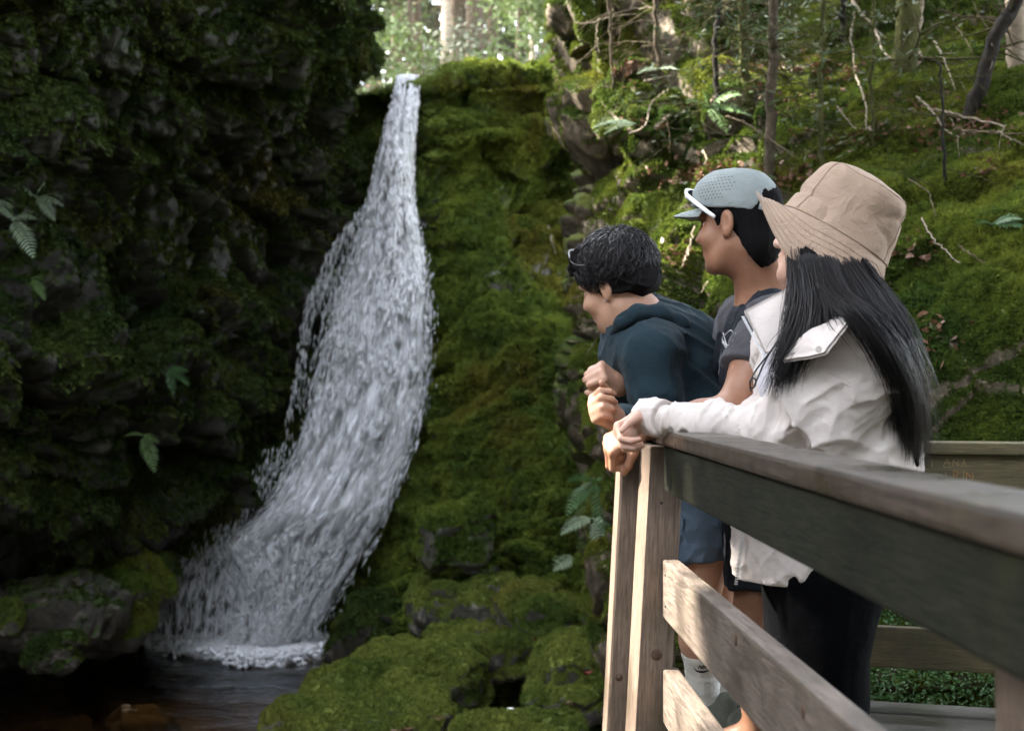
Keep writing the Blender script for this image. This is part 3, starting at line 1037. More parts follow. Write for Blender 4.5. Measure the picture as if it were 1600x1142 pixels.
M_BARK = simple('grey_brown_bark', (0.075, 0.058, 0.040), 0.9, 0.5, 25, 0.2, 0.7, 0.01)
M_BARK_PALE = simple('pale_bark', (0.27, 0.22, 0.165), 0.85, 0.3, 20, 0.2, 0.6, 0.008)
M_BARK_MOSS = simple('mossy_bark', (0.060, 0.062, 0.022), 0.95, 0.5, 18, 0.1, 0.8, 0.012)
M_BARK_DARK = simple('dark_wet_bark', (0.016, 0.013, 0.010), 0.8, 0.4, 25, 0.2, 0.7, 0.01)
M_TWIG = simple('dead_twig', (0.095, 0.072, 0.046), 0.9, 0.4, 12, 0.2, 0)
M_TWIG_DARK = simple('mossy_twig', (0.055, 0.050, 0.022), 0.9, 0.4, 12, 0.1, 0)
M_STICK = simple('bleached_stick', (0.20, 0.165, 0.12), 0.8, 0.25, 18, 0.2, 0.3)


def leafmat(name, lo, hi, trans=0.4):
    m, nt, b = newmat(name)
    g = nd(nt, 'NewGeometry')
    n = noise(nt, g.outputs['Position'], 3.0, 3)
    c = ramp(nt, n, [(0.3, lo), (0.7, hi)])
    c = mix(nt, math_(nt, 'MULTIPLY', g.outputs['Random Per Island'], 0.5), c, tuple(h * 1.1 for h in hi))
    nt.links.new(c, b.inputs['Base Color'])
    b.inputs['Roughness'].default_value = 0.55
    d = nd(nt, 'BsdfTranslucent', Color=c)
    mx = nd(nt, 'MixShader', Fac=trans)
    nt.links.new(b.outputs[0], mx.inputs[1])
    nt.links.new(d.outputs[0], mx.inputs[2])
    nt.links.new(mx.outputs[0], nt.nodes['Material Output'].inputs['Surface'])
    return m


M_LEAF = leafmat('fresh_leaf', (0.040, 0.068, 0.016), (0.095, 0.130, 0.040), 0.3)
M_NEEDLE = leafmat('spruce_needles', (0.034, 0.048, 0.024), (0.085, 0.095, 0.055), 0.2)
M_NEEDLE_D = leafmat('dark_needles', (0.018, 0.035, 0.010), (0.050, 0.075, 0.020), 0.2)
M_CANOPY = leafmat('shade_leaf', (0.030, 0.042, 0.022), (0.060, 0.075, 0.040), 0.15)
M_FERN = leafmat('fern_green', (0.07, 0.15, 0.035), (0.17, 0.27, 0.09), 0.3)
M_FERN_PALE = leafmat('fern_pale', (0.20, 0.28, 0.17), (0.34, 0.42, 0.28), 0.3)
M_FERN_DARK = leafmat('fern_dark', (0.03, 0.085, 0.022), (0.07, 0.16, 0.045), 0.3)
M_DEADLEAF = leafmat('fallen_leaves', (0.065, 0.028, 0.014), (0.17, 0.085, 0.045), 0.1)
M_REDLEAF = leafmat('red_leaf', (0.20, 0.025, 0.02), (0.30, 0.05, 0.04), 0.2)
M_TANLEAF = leafmat('tan_leaf', (0.22, 0.165, 0.07), (0.32, 0.25, 0.12), 0.2)


def quads(c, size, rng, aspect=0.6, up=None):
    """leaf quads at points c: verts, faces (kite shaped, slightly folded)"""
    n = len(c)
    a = rng.normal(size=(n, 3))
    a[:, 2] *= 0.6
    a /= np.linalg.norm(a, axis=1, keepdims=True)
    b_ = np.cross(a, rng.normal(size=(n, 3)))
    b_ /= np.linalg.norm(b_, axis=1, keepdims=True) + 1e-9
    s = (np.broadcast_to(size, (n,)) * rng.uniform(0.6, 1.3, n))[:, None]
    v = np.stack([c - a * s * 0.5, c + b_ * s * aspect * 0.5, c + a * s * 0.5, c - b_ * s * aspect * 0.5], 1).reshape(-1, 3)
    f = np.arange(4 * n).reshape(n, 4)
    return v, f


def twigs(rng, base, direction, length, r0, depth, out, wob=0.25, kids=4, droop=0.0):
    n = 6
    p = [np.array(base, dtype=float)]
    d = np.array(direction, dtype=float)
    d /= np.linalg.norm(d)
    for i in range(n):
        d = d + rng.normal(size=3) * wob * 0.4 + np.array([0, 0, -droop])
        d /= np.linalg.norm(d)
        p.append(p[-1] + d * length / n)
    p = np.array(p)
    out.append((p, np.linspace(r0, r0 * 0.35, len(p))))
    if depth > 0:
        for k in range(kids):
            i = rng.integers(1, n)
            e = d + rng.normal(size=3) * 0.9
            twigs(rng, p[i], e, length * rng.uniform(0.35, 0.6), r0 * 0.55, depth - 1, out, wob, max(2, kids - 1), droop)


# ============================================================ trees on the bank
def bank_tree(name, ctrl, r0, r1, mat, twmat, label, ntw, twl, seed, needles=0, cat='tree', leaf=None, surf=S_BANK, ext=None, shift=0.0):
    rng = np.random.default_rng(seed)
    base = surf.at(*ctrl[0], lift=0.0)
    d = base[1] - shift
    pts = [base + np.array([0, 0.03, -0.15])] + [P(px, py, d - 0.05 * i) for i, (px, py) in enumerate(ctrl)][0:]
    top = pts[-1]
    dirn = (pts[-1] - pts[-2]) / np.linalg.norm(pts[-1] - pts[-2])
    pts.append(top + dirn * (ext or 2.0))
    line = spline(pts, 26)
    line[:, :2] += 0.006 * rng.normal(size=(26, 2))
    rad = np.linspace(r0, r1, 26)
    rad[0] *= 1.5
    rad[1] *= 1.2
    root = empty(name, base)
    tag(root, label, cat)
    v, f = tube(line, rad, 9)
    obj('trunk', v, f, mat, root)
    if ntw:
        out = []
        for k in range(ntw):
            i = rng.integers(3, 25)
            a = rng.uniform(0, 2 * math.pi)
            twigs(rng, line[i], (math.cos(a), math.sin(a) * 0.8, rng.uniform(-0.25, 0.35)), twl * rng.uniform(0.5, 1.2), max(0.0022, rad[i] * 0.14), 1, out, 0.3, 4, 0.03)
        mb = MB()
        for p_, r_ in out:
            mb.add(*tube(p_, r_, 4, False))
        o = mb.build('crown', twmat, root)
        if needles:
            tips = np.concatenate([p_[2:] for p_, r_ in out])
            c = tips[rng.integers(0, len(tips), needles)] + rng.normal(size=(needles, 3)) * 0.03
            v, f = quads(c, 0.05, rng, 0.25)
            obj('foliage', v, f, leaf or M_NEEDLE_D, root)
    return root


bank_tree('spruce_sapling', [(1203, 285), (1204, 200), (1207, 90), (1210, -10)], 0.034, 0.022, M_BARK, M_TWIG_DARK, 'thin lichen spotted trunk rising behind the man in the cap', 26, 0.75, 1, 500)
bank_tree('dead_sapling', [(1283, 255), (1281, 150), (1284, 60), (1290, -20)], 0.016, 0.010, M_BARK_MOSS, M_TWIG_DARK, 'spindly mossy sapling above the crown of the bucket hat', 22, 0.6, 2, 200)
bank_tree('tree', [(1412, 110), (1416, 60), (1420, 0), (1420, -40)], 0.075, 0.055, M_BARK_MOSS, M_TWIG_DARK, 'thick mossy trunk rooted at the top of the bank', 8, 0.9, 3, 120)
bank_tree('birch_tree', [(1433, 95), (1430, 55), (1436, 0), (1440, -40)], 0.030, 0.024, M_BARK_PALE, M_TWIG, 'pale barked trunk pressed against the thick mossy trunk', 5, 0.7, 4)
bank_tree('leaning_tree', [(1517, 172), (1535, 130), (1552, 70), (1578, 20), (1600, -20)], 0.040, 0.032, M_BARK_DARK, M_TWIG_DARK, 'black crooked trunk leaning out over the bank', 8, 0.8, 5)
bank_tree('tree', [(1592, 100), (1590, 50), (1587, 0), (1585, -40)], 0.065, 0.055, M_BARK_PALE, M_TWIG, 'grey split trunk at the top corner with pale branch stubs', 6, 0.6, 6)
bank_tree('dead_sapling', [(1030, 105), (1027, 60), (1025, 0), (1023, -30)], 0.016, 0.012, M_BARK, M_TWIG, 'bare sapling with drooping dead twigs on the nose of the bank', 13, 0.5, 7)
bank_tree('dead_sapling', [(957, 120), (955, 60), (953, 0), (952, -30)], 0.009, 0.007, M_BARK, M_TWIG, 'hair thin bare stem beside the overhanging lip of the bank', 10, 0.45, 8)
bank_tree('dead_sapling', [(1366, 215), (1362, 140), (1364, 60), (1366, -30)], 0.013, 0.009, M_BARK_MOSS, M_TWIG_DARK, 'thin mossy stem in front of the large green hummock', 16, 0.5, 9, 150)
bank_tree('dead_sapling', [(1477, 275), (1474, 220), (1472, 160), (1470, 130)], 0.009, 0.005, M_BARK_DARK, M_TWIG_DARK, 'short dead stem among the fallen branches', 12, 0.4, 10, ext=0.1)
bank_tree('spruce_sapling', [(1120, 150), (1118, 90), (1122, 30), (1125, -20)], 0.018, 0.014, M_BARK_DARK, M_TWIG_DARK, 'dark sapling between the bare nose and the lichen spotted trunk', 14, 0.6, 11, 200)
bank_tree('spruce_sapling', [(1165, 120), (1162, 60), (1160, 0), (1158, -30)], 0.030, 0.026, M_BARK_MOSS, M_TWIG_DARK, 'mossy trunk half lost in dead twigs under the dark canopy', 22, 0.8, 12, 500)
bank_tree('spruce_sapling', [(1315, 60), (1316, 20), (1318, -20)], 0.022, 0.018, M_BARK_DARK, M_TWIG_DARK, 'dark twiggy sapling at the top of the frame over the hat', 26, 0.9, 13, 900)
bank_tree('dead_sapling', [(1000, 45), (1002, 10), (1003, -30)], 0.010, 0.008, M_BARK, M_TWIG, 'small bare stem at the upper brink of the bank', 14, 0.5, 14)


# ============================================================ fallen branches and roots
def branch(ctrl, rpx, mat, label, surf=S_BANK, lift=0.06, kids=0, seed=0, name='fallen_branch', cat='branch', d=None):
    rng = np.random.default_rng(seed + 300)
    pts = [(surf.at(px, py, lift) if d is None else P(px, py, d)) for px, py in ctrl]
    # keep the depth from jumping where the ground is broken
    dd = np.array([p_[1] for p_ in pts])
    ds = np.minimum(dd, np.interp(np.arange(len(dd)), [0, len(dd) - 1], [dd[0], dd[-1]]) + 0.25)
    pts = [P(px, py, q) for (px, py), q in zip(ctrl, ds)]
    line = spline(pts, 8 * len(pts))
    line += rng.normal(size=line.shape) * 0.003
    r = rpx * 0.72 / F * pts[0][1]
    mb = MB().add(*tube(line, np.linspace(r, r * 0.55, len(line)), 6))
    for k in range(kids):
        i = rng.integers(len(line) // 4, len(line))
        out = []
        twigs(rng, line[i], line[-1] - line[0] + rng.normal(size=3) * 0.25, rng.uniform(0.1, 0.28), r * 0.45, 0, out)
        for p_, r_ in out:
            mb.add(*tube(p_, r_, 4, False))
    o = mb.build(name, mat, None, pts[0])
    return tag(o, label, cat)


branch([(1432, 150), (1452, 168), (1490, 178), (1540, 190), (1570, 198)], 3.2, M_STICK, 'longest bleached branch lying under the black leaning trunk', kids=4, seed=1)
branch([(1490, 202), (1540, 206), (1580, 210), (1605, 209)], 2.6, M_TWIG, 'grey branch running out of the frame below the bleached one', kids=2, seed=2)
branch([(1448, 165), (1468, 190), (1480, 205), (1500, 215)], 2.0, M_STICK, 'short bleached side branch crossing under the longest one', kids=1, seed=3)
branch([(1560, 205), (1580, 218), (1604, 228)], 2.0, M_STICK, 'white twig end poking down at the edge of the bank', seed=4)
branch([(1331, 0), (1345, 22), (1365, 42), (1380, 80), (1392, 92)], 3.2, M_BARK_PALE, 'mossy pale limb leaning against the thick mossy trunk', kids=2, seed=5, lift=0.15)
branch([(1336, 18), (1329, 58), (1334, 88), (1334, 112)], 2.2, M_STICK, 'hanging bleached twig beside the mossy pale limb', seed=6, lift=0.2)
branch([(1337, 118), (1348, 150), (1354, 172), (1352, 204)], 2.4, M_STICK, 'upright bleached stick in front of the large green hummock', seed=7, lift=0.15)
branch([(1307, 165), (1325, 188), (1338, 202)], 1.8, M_STICK, 'pale stick slanting down to the foot of the upright one', seed=8, lift=0.12)
branch([(1292, 232), (1325, 220), (1350, 198)], 1.6, M_TWIG, 'thin bent twig lying on the small round moss cushion', seed=9, lift=0.08)
branch([(1440, 342), (1462, 378), (1500, 412)], 2.2, M_STICK, 'bare stick on dark moss to the side of the hat', seed=10)
branch([(1498, 384), (1515, 396), (1540, 412)], 1.8, M_TWIG, 'brown twig beside the bare stick on the dark moss', seed=11)
branch([(1085, 355), (1076, 392), (1067, 415), (1070, 430), (1082, 441)], 2.2, M_STICK, 'hooked white root on bright moss in front of the cap peak', seed=12)
branch([(1106, 440), (1098, 455), (1096, 466)], 1.6, M_STICK, 'tiny forked white twig below the hooked root', kids=1, seed=13)
branch([(940, 505), (933, 528), (915, 556)], 2.0, M_STICK, 'forked white twig dangling under the chin of the dark haired man', kids=0, seed=14)
branch([(938, 508), (922, 518)], 1.3, M_STICK, 'shorter white fork on the twig under the dark haired man', seed=15)
branch([(985, 208), (1008, 196), (1016, 165), (1032, 150), (1042, 140)], 2.2, M_STICK, 'curved pale root under the sunlit moss', seed=16, lift=0.15, name='root', cat='root')
branch([(1008, 128), (1030, 122), (1048, 120)], 2.6, M_STICK, 'short white stick on the sunlit moss', seed=17, lift=0.1)
branch([(1134, 182), (1160, 190), (1190, 208), (1242, 246)], 1.8, M_TWIG, 'long grey twig slanting in front of the lichen spotted trunk', kids=3, seed=18, lift=0.3)
branch([(900, 38), (925, 36), (948, 28), (985, 15), (1030, 12)], 1.8, M_STICK, 'bent bleached twig across the overhanging lip', kids=4, seed=19, lift=0.25)
branch([(935, 30), (932, 55), (936, 84)], 1.5, M_STICK, 'dangling loop of root at the overhanging lip', kids=3, seed=20, lift=0.2, name='root', cat='root')
branch([(1040, 180), (1046, 205), (1046, 240)], 1.8, M_TWIG, 'straight brown root hanging down the bare nose of the bank', seed=21, lift=0.12, name='root', cat='root')
branch([(1098, 235), (1104, 250), (1101, 258)], 2.2, M_STICK, 'stubby white stick on the moss above the cap', seed=22)
branch([(1160, 18), (1158, 40), (1180, 62), (1200, 66)], 1.4, M_TWIG, 'arched twig in the shade beside the lichen spotted trunk', kids=3, seed=23, lift=0.25)
branch([(1460, 65), (1478, 100), (1492, 140)], 1.8, M_STICK, 'pale twig hanging down the upper mossy slope', kids=1, seed=24, lift=0.1)
branch([(1492, 40), (1510, 65), (1520, 85)], 1.4, M_TWIG, 'faint brown twig on the uppermost mossy slope', seed=25, lift=0.08)
branch([(1578, 42), (1590, 36), (1604, 28)], 2.6, M_STICK, 'white broken stub on the grey split trunk', seed=26, lift=0.3)
branch([(1330, 265), (1350, 285), (1372, 330)], 1.2, M_TWIG, 'thin bent stem rising behind the bucket hat', seed=27, lift=0.1)
branch([(1420, 280), (1450, 300), (1462, 340)], 1.2, M_TWIG, 'thin arched stem above the bare stick', seed=28, lift=0.1)
branch([(856, 352), (862, 375), (868, 398)], 1.8, M_STICK, 'thin pale stick caught on the mossy cliff', surf=S_HEAD, seed=29)

# leaf litter lying in patches
rngl = np.random.default_rng(77)
cs = []
for (px, py, sx, sy, n) in [(1245, 98, 36, 9, 150), (1315, 110, 20, 7, 50), (1150, 95, 22, 7, 45), (1070, 270, 36, 10, 150), (1230, 270, 40, 12, 130), (985, 112, 16, 8, 60), (1390, 375, 15, 15, 22),
                            (1440, 395, 18, 14, 22), (1060, 400, 14, 14, 40), (1470, 190, 50, 20, 130), (1530, 190, 30, 12, 60), (1010, 190, 18, 10, 25), (1290, 190, 50, 30, 60), (1180, 140, 40, 20, 50),
                            (1460, 520, 25, 20, 20), (1130, 260, 30, 10, 60), (1545, 260, 20, 15, 20)]:
    for k in range(n):
        q = S_BANK.at(px + rngl.normal() * sx, py + rngl.normal() * sy, 0.03, 5)
        cs.append(q)
v, f = quads(np.array(cs), 0.042, rngl, 0.5)
o = obj('leaf_litter', v, f, M_DEADLEAF)
o['kind'] = 'stuff'


# single fallen leaves on the mossy rocks
def leaf_thing(px, py, d, size, mat, label, seed, n=1):
    rng = np.random.default_rng(seed)
    c = P(px, py, d)
    mb = MB()
    for k in range(n):
        cc = c + rng.normal(size=3) * size * 0.5 * (n > 1) * np.array([1, 0.5, 0.4])
        a = rng.uniform(0, 6.28)
        m = 7
        out = [0.5 * (0.55 + 0.45 * abs(math.cos(2.5 * t))) for t in np.linspace(0, 2 * math.pi, 2 * m, endpoint=False)]
        R = Matrix.Rotation(a, 3, 'Z') @ Matrix.Rotation(rng.uniform(0.2, 0.9), 3, 'X')
        vs_ = [np.array(R @ Vector((size * o_ * math.cos(t), size * 0.75 * o_ * math.sin(t), 0.12 * size * math.cos(2 * t)))) + cc for o_, t in zip(out, np.linspace(0, 2 * math.pi, 2 * m, endpoint=False))]
        vs_.append(cc + np.array([0, 0, 0.06 * size]))
        mb.add(vs_, [(i, (i + 1) % (2 * m), 2 * m) for i in range(2 * m)])
    return tag(mb.build('fallen_leaf', mat, None, c, False), label, 'leaf')


LEAVES_AT = [(845, 1008, 10.0, 0.10, M_REDLEAF, 'crumpled red leaves beside the small side pool', 3), (918, 1050, 8.95, 0.075, M_REDLEAF, 'bright red leaf on the moss close to the wooden post', 1),
             (890, 1098, 8.6, 0.075, M_DEADLEAF, 'brown leaf on the lowest mossy rock beside the post', 1), (687, 1120, 8.65, 0.07, M_TANLEAF, 'pale tan leaf by the near end of the side pool', 1),
             (755, 1035, 10.05, 0.05, M_REDLEAF, 'dark red leaf stuck on the flank of the rounded mossy rock', 1), (635, 1140, 8.5, 0.09, M_DEADLEAF, 'orange brown leaves at the bottom edge under the pale hump', 3),
             (862, 1075, 9.0, 0.06, M_DEADLEAF, 'small brown leaf at the water side of the lowest mossy rock', 1)]


# ============================================================ ferns
def fern(px, py, surf, fronds, length, mat, label, seed, lift=0.05, d=None, width=0.30):
    rng = np.random.default_rng(seed)
    base = surf.at(px, py, lift) if d is None else P(px, py, d)
    root = empty('fern', base)
    tag(root, label, 'fern')
    for (ax_, az_, l_) in fronds:
        mb = MB()
        L = length * l_
        d0 = np.array([ax_, -0.55, az_])
        d0 /= np.linalg.norm(d0)
        t = np.linspace(0, 1, 16)
        line = base + d0 * (t * L)[:, None] + np.array([0, 0, -0.45 * L]) * (t ** 2)[:, None]
        mb.add(*tube(line, np.linspace(0.004, 0.0015, 16) * max(1, L * 2), 4, False))
        side = np.cross(d0, [0, -0.6, 1])
        side /= np.linalg.norm(side)
        for i in range(2, 16):
            wl = L * width * math.sin(math.pi * (0.12 + 0.85 * t[i])) ** 0.8
            for s in (-1, 1):
                o_ = line[i]
                tip = o_ + side * s * wl + d0 * wl * 0.45 + np.array([0, 0, -0.2 * wl]) + rng.normal(size=3) * 0.04 * wl
                mid = (o_ + tip) / 2 + np.array([0, 0, 0.06 * wl])
                wv = d0 * L * 0.030
                mb.add([o_ - wv * 0.6, o_ + wv * 0.6, mid + wv * 1.0, mid - wv * 1.0, tip], [(0, 1, 2, 3), (3, 2, 4)])
        mb.build('frond', mat, root)
    return root


fern(62, 312, S_LEFT, [(-0.5, 0.6, 1.0), (0.9, 0.2, 1.0), (0.5, 0.9, 0.8), (1.0, -0.5, 0.7)], 0.27, M_FERN_PALE, 'pale fern high on the dark cliff, spreading to both sides', 1, 0.12)
fern(18, 345, S_LEFT, [(1.0, 0.5, 1.0), (0.8, -0.6, 1.0), (0.5, 0.1, 0.8)], 0.26, M_FERN_PALE, 'pale fern with a drooping frond below the high one', 2, 0.12)
fern(-6, 318, S_LEFT, [(0.9, 0.3, 1.0), (0.9, -0.1, 1.0)], 0.22, M_FERN_PALE, 'fern cut off by the edge of the frame on the dark cliff', 3, 0.12)
fern(48, 430, S_LEFT, [(0.6, 0.3, 1.0), (0.8, -0.5, 1.0)], 0.16, M_FERN, 'tiny fern sprig under the pair of pale ferns', 4, 0.1)
fern(270, 576, S_LEFT, [(0.9, 0.4, 1.0), (1.0, -0.2, 0.9), (0.4, -0.9, 0.7)], 0.22, M_FERN_DARK, 'dark green fern in the shade near the thin veil of water', 5, 0.12)
fern(222, 686, S_LEFT, [(-0.4, 0.3, 0.8), (0.5, -0.7, 1.0), (0.9, 0.1, 0.7)], 0.24, M_FERN, 'bright fern hanging low on the dark cliff', 6, 0.12)
fern(986, 200, S_BANK, [(-1.0, 0.35, 1.0), (-0.8, 0.1, 0.75)], 0.30, M_FERN_PALE, 'silvery fern frond reaching out under the overhanging lip', 7, 0.25, width=0.22)
fern(1100, 165, S_BANK, [(-0.6, 0.4, 0.8), (0.7, 0.7, 1.0), (1.0, 0.2, 1.0), (-0.3, 1.0, 0.7), (0.3, -0.3, 0.7)], 0.26, M_FERN, 'green fern in the twigs above the cap', 8, 0.15)
fern(1030, 115, S_BANK, [(-1.0, 0.2, 1.0), (0.8, 0.3, 0.8)], 0.16, M_FERN_PALE, 'small pale fern on the sunlit nose of the bank', 9, 0.12)
fern(925, 748, S_BANK, [(-0.7, 0.5, 1.0), (0.5, 0.6, 0.9), (0.2, -0.8, 1.0), (-0.8, -0.4, 0.9)], 0.26, M_FERN_DARK, 'dark feathery fern on the rock column behind the post', 10, 0.1)
fern(920, 808, S_BANK, [(-0.9, 0.1, 1.0), (0.3, -0.8, 1.0), (0.8, 0.1, 0.7)], 0.24, M_FERN_PALE, 'pale fern under the dark feathery one', 11, 0.14)
fern(896, 872, S_BANK, [(-0.7, 0.1, 0.9), (0.4, -0.9, 1.0), (-0.2, -0.6, 0.7), (0.6, 0.2, 0.5)], 0.26, M_FERN_PALE, 'lowest pale fern hanging over the mossy mound', 12, 0.14, width=0.42)
fern(1545, 350, S_BANK, [(0.9, 0.3, 1.0), (0.7, 0.6, 0.8), (-0.6, 0.3, 0.7)], 0.18, M_FERN_DARK, 'dark fern on the shaded moss beyond the hat', 13, 0.08)
fern(1200, 46, S_BANK, [(-0.9, 0.3, 1.0), (0.9, 0.3, 0.9), (0.3, 0.8, 0.8), (-0.4, -0.2, 0.8)], 0.24, M_FERN, 'light green fern beside the lichen spotted trunk near the top', 14, 0.15)
fern(1590, 62, S_BANK, [(-0.7, 0.3, 1.0), (0.6, 0.6, 1.0)], 0.14, M_FERN, 'small green sprig at the foot of the grey split trunk', 15, 0.15)

# low growth under the back rail
rngl = np.random.default_rng(5)
nu_ = 14000
cs = np.stack([rngl.uniform(0.75, 2.4, nu_), rngl.uniform(4.50, 5.0, nu_), rngl.uniform(-0.2, 0.34, nu_)], 1)
cs[:, 2] = np.minimum(cs[:, 2], 0.02 + 0.7 * (cs[:, 1] - 4.5) + 0.06 * rngl.normal(size=len(cs)))
v, f = quads(cs, 0.016, rngl, 0.6)
o = obj('undergrowth', v, f, M_FERN_DARK)
o['kind'] = 'stuff'


# ============================================================ the sunlit forest above the falls
def forest_tree(px, d, r, h, mat, label, seed, leafn, leafm, lsize, crown0=0.35, spread=1.5, conifer=False, lean=0.0, dead=8, group='trees of the sunlit wood above the falls'):
    rng = np.random.default_rng(seed)
    x = (px - 800) / F * d
    gz = 3.55 + 0.17 * max(d - 16, 0) ** 0.95
    base = np.array([x, d, gz - 0.3])
    root = empty('spruce_tree' if conifer else 'young_tree', base)
    tag(root, label, 'tree', group)
    line = spline([base, base + np.array([lean * 0.3 * h, 0, h * 0.35]), base + np.array([lean * 0.6 * h, 0.1, h * 0.7]), base + np.array([lean * h, 0, h])], 20)
    v, f = tube(line, np.linspace(r, r * 0.35, 20), 10)
    obj('trunk', v, f, mat, root)
    out = []
    n_b = 26 if conifer else 18
    for k in range(n_b + dead):
        t = rng.uniform(crown0, 0.98) if k < n_b else rng.uniform(0.08, crown0 + 0.1)
        a = rng.uniform(0, 2 * math.pi)
        i = int(t * 19)
        L = spread * (1.15 - t if conifer else 0.9) * rng.uniform(0.6, 1.1)
        twigs(rng, line[i], (math.cos(a), math.sin(a), -0.15 if conifer else 0.5), L, max(0.006, r * 0.12), 1, out, 0.2, 4, 0.04 if conifer else 0.0)
    mb = MB()
    for p_, r_ in out:
        mb.add(*tube(p_, r_, 4, False))
    mb.build('crown', M_TWIG, root)
    if leafn:
        tips = np.concatenate([p_[2:] for p_, r_ in out[:max(1, len(out) - dead * 2)]])
        c = tips[rng.integers(0, len(tips), leafn)] + rng.normal(size=(leafn, 3)) * np.array([0.16, 0.16, 0.12])
        v, f = quads(c, lsize, rng, 0.6 if not conifer else 0.35)
        obj('foliage', v, f, leafm, root)
    return root


FT = [(742, 26, 0.20, 13, M_BARK, 'stout straight spruce trunk in the middle of the gap above the falls', 1, 3500, M_NEEDLE, 0.13, 0.45, 2.2, True, 0.0),
      (712, 27, 0.13, 12, M_BARK, 'slimmer trunk just beside the stout spruce trunk', 2, 2500, M_NEEDLE, 0.13, 0.5, 2.0, True, 0.0),
      (695, 24, 0.10, 11, M_BARK_PALE, 'pale brown trunk left of the two dark spruce trunks', 3, 2500, M_NEEDLE, 0.12, 0.5, 2.0, True, 0.01),
      (668, 29, 0.12, 12, M_BARK, 'leaning trunk over the brink of the falls', 4, 3000, M_LEAF, 0.13, 0.3, 2.0, False, -0.08),
      (640, 25, 0.06, 7, M_BARK, 'light green young tree nearest the dark cliff', 5, 3600, M_LEAF, 0.12, 0.12, 1.6, False, 0.0),
      (832, 23, 0.055, 9, M_BARK_PALE, 'thin pink grey stem close to the bank', 6, 1600, M_LEAF, 0.11, 0.4, 1.2, False, 0.0),
      (800, 22, 0.04, 3.8, M_BARK, 'bright low leafy tree standing just behind the crest', 7, 2600, M_LEAF, 0.11, 0.1, 1.1, False, 0.05),
      (850, 24, 0.05, 5, M_BARK, 'pale leafy tree touching the edge of the bank', 8, 2600, M_LEAF, 0.12, 0.1, 1.3, False, 0.0),
      (770, 31, 0.15, 13, M_BARK, 'spruce further back behind the bright low tree', 9, 3200, M_NEEDLE, 0.15, 0.2, 2.6, True, 0.0),
      (620, 32, 0.15, 13, M_BARK, 'spruce far back beside the dark cliff', 10, 3200, M_NEEDLE, 0.15, 0.2, 2.6, True, 0.0),
      (720, 34, 0.15, 13, M_BARK, 'spruce far back behind the stout trunk', 11, 3200, M_NEEDLE, 0.16, 0.15, 2.8, True, 0.0),
      (875, 33, 0.15, 13, M_BARK, 'spruce far back behind the bank', 12, 3000, M_NEEDLE, 0.15, 0.2, 2.6, True, 0.0),
      (715, 21, 0.03, 2.3, M_BARK, 'grey green little spruce on the crest before the trunks', 13, 1500, M_NEEDLE, 0.10, 0.1, 0.9, True, 0.0),
      (660, 22, 0.03, 2.2, M_BARK, 'bushy sapling over the head of the falls', 14, 1400, M_LEAF, 0.10, 0.1, 0.9, False, 0.0)]
for a in FT:
    forest_tree(*a)
# far woods behind, one mass
rngl = np.random.default_rng(8)
n = 42000
cs = np.stack([rngl.uniform(-14, 14, n), rngl.uniform(36, 56, n), rngl.uniform(5.5, 18, n)], 1)
cs = cs[fbm(cs * 0.5, 3, 5) > -0.3]
v, f = quads(cs, 0.42, rngl, 0.7)
o = obj('far_woods', v, f, M_NEEDLE)
o['kind'] = 'stuff'
n = 9000  # high leaf mass added over the wood to shade it
cs = np.stack([rngl.uniform(-16, 10, n), rngl.uniform(18.5, 46, n), rngl.uniform(11.5, 17, n)], 1)
cs = cs[fbm(cs * 0.45, 3, 15) > -0.10]
v, f = quads(cs, 0.75, rngl, 0.7)
o = obj('forest_shade_canopy', v, f, M_NEEDLE)
o['kind'] = 'stuff'
# bleached logs and brush on the crest
for i, (x0, z0, x1, z1, d, r) in enumerate([(-1.6, 0.35, 0.6, 1.3, 20.5, 0.05), (-2.3, 0.2, -0.6, 0.5, 19.5, 0.04), (-1.9, 0.9, -0.9, 0.3, 21.5, 0.04), (-0.9, 0.1, 0.4, 0.45, 19.0, 0.03)]):
    gz = 3.55 + 0.17 * (d - 16)
    a, b_ = np.array([x0, d, gz + z0]), np.array([x1, d + 0.6, gz + z1])
    line = spline([a, (a + b_) / 2 + np.array([0, 0, 0.08]), b_], 12)
    o = MB().add(*tube(line, np.linspace(r, r * 0.5, 12), 8)).build('fallen_log', M_STICK, None, a)
    tag(o, ['long bleached log slanting up through the gap above the falls', 'bleached log lying low over the head of the falls', 'short bleached log crossing the brush above the falls', 'slender bleached log along the mossy crest'][i], 'log')
rngl = np.random.default_rng(18)
n = 5000
cs = np.stack([rngl.uniform(-4.5, 2.5, n), rngl.uniform(17.5, 24, n), np.zeros(n)], 1)
cs[:, 2] = 3.55 + 0.17 * (cs[:, 1] - 16) + rngl.uniform(0, 0.9, n) ** 1.6 + 0.1
v, f = quads(cs, 0.09, rngl, 0.6)
k = rngl.uniform(0, 1, n) < 0.35
o = obj('brush', v, f, [M_LEAF, M_DEADLEAF], midx=k.astype(int))
o['kind'] = 'stuff'
for a in LEAVES_AT:
    leaf_thing(a[0], a[1], a[2], a[3], a[4], a[5], int(a[0]), a[6])
# ============================================================ sculpting: signed distance shapes -> one continuous mesh
def smin(a, b, k):
    if k <= 0:
        return np.minimum(a, b)
    h = np.maximum(k - np.abs(a - b), 0) / k
    return np.minimum(a, b) - h * h * k * 0.25


def smax(a, b, k):
    return -smin(-a, -b, k)


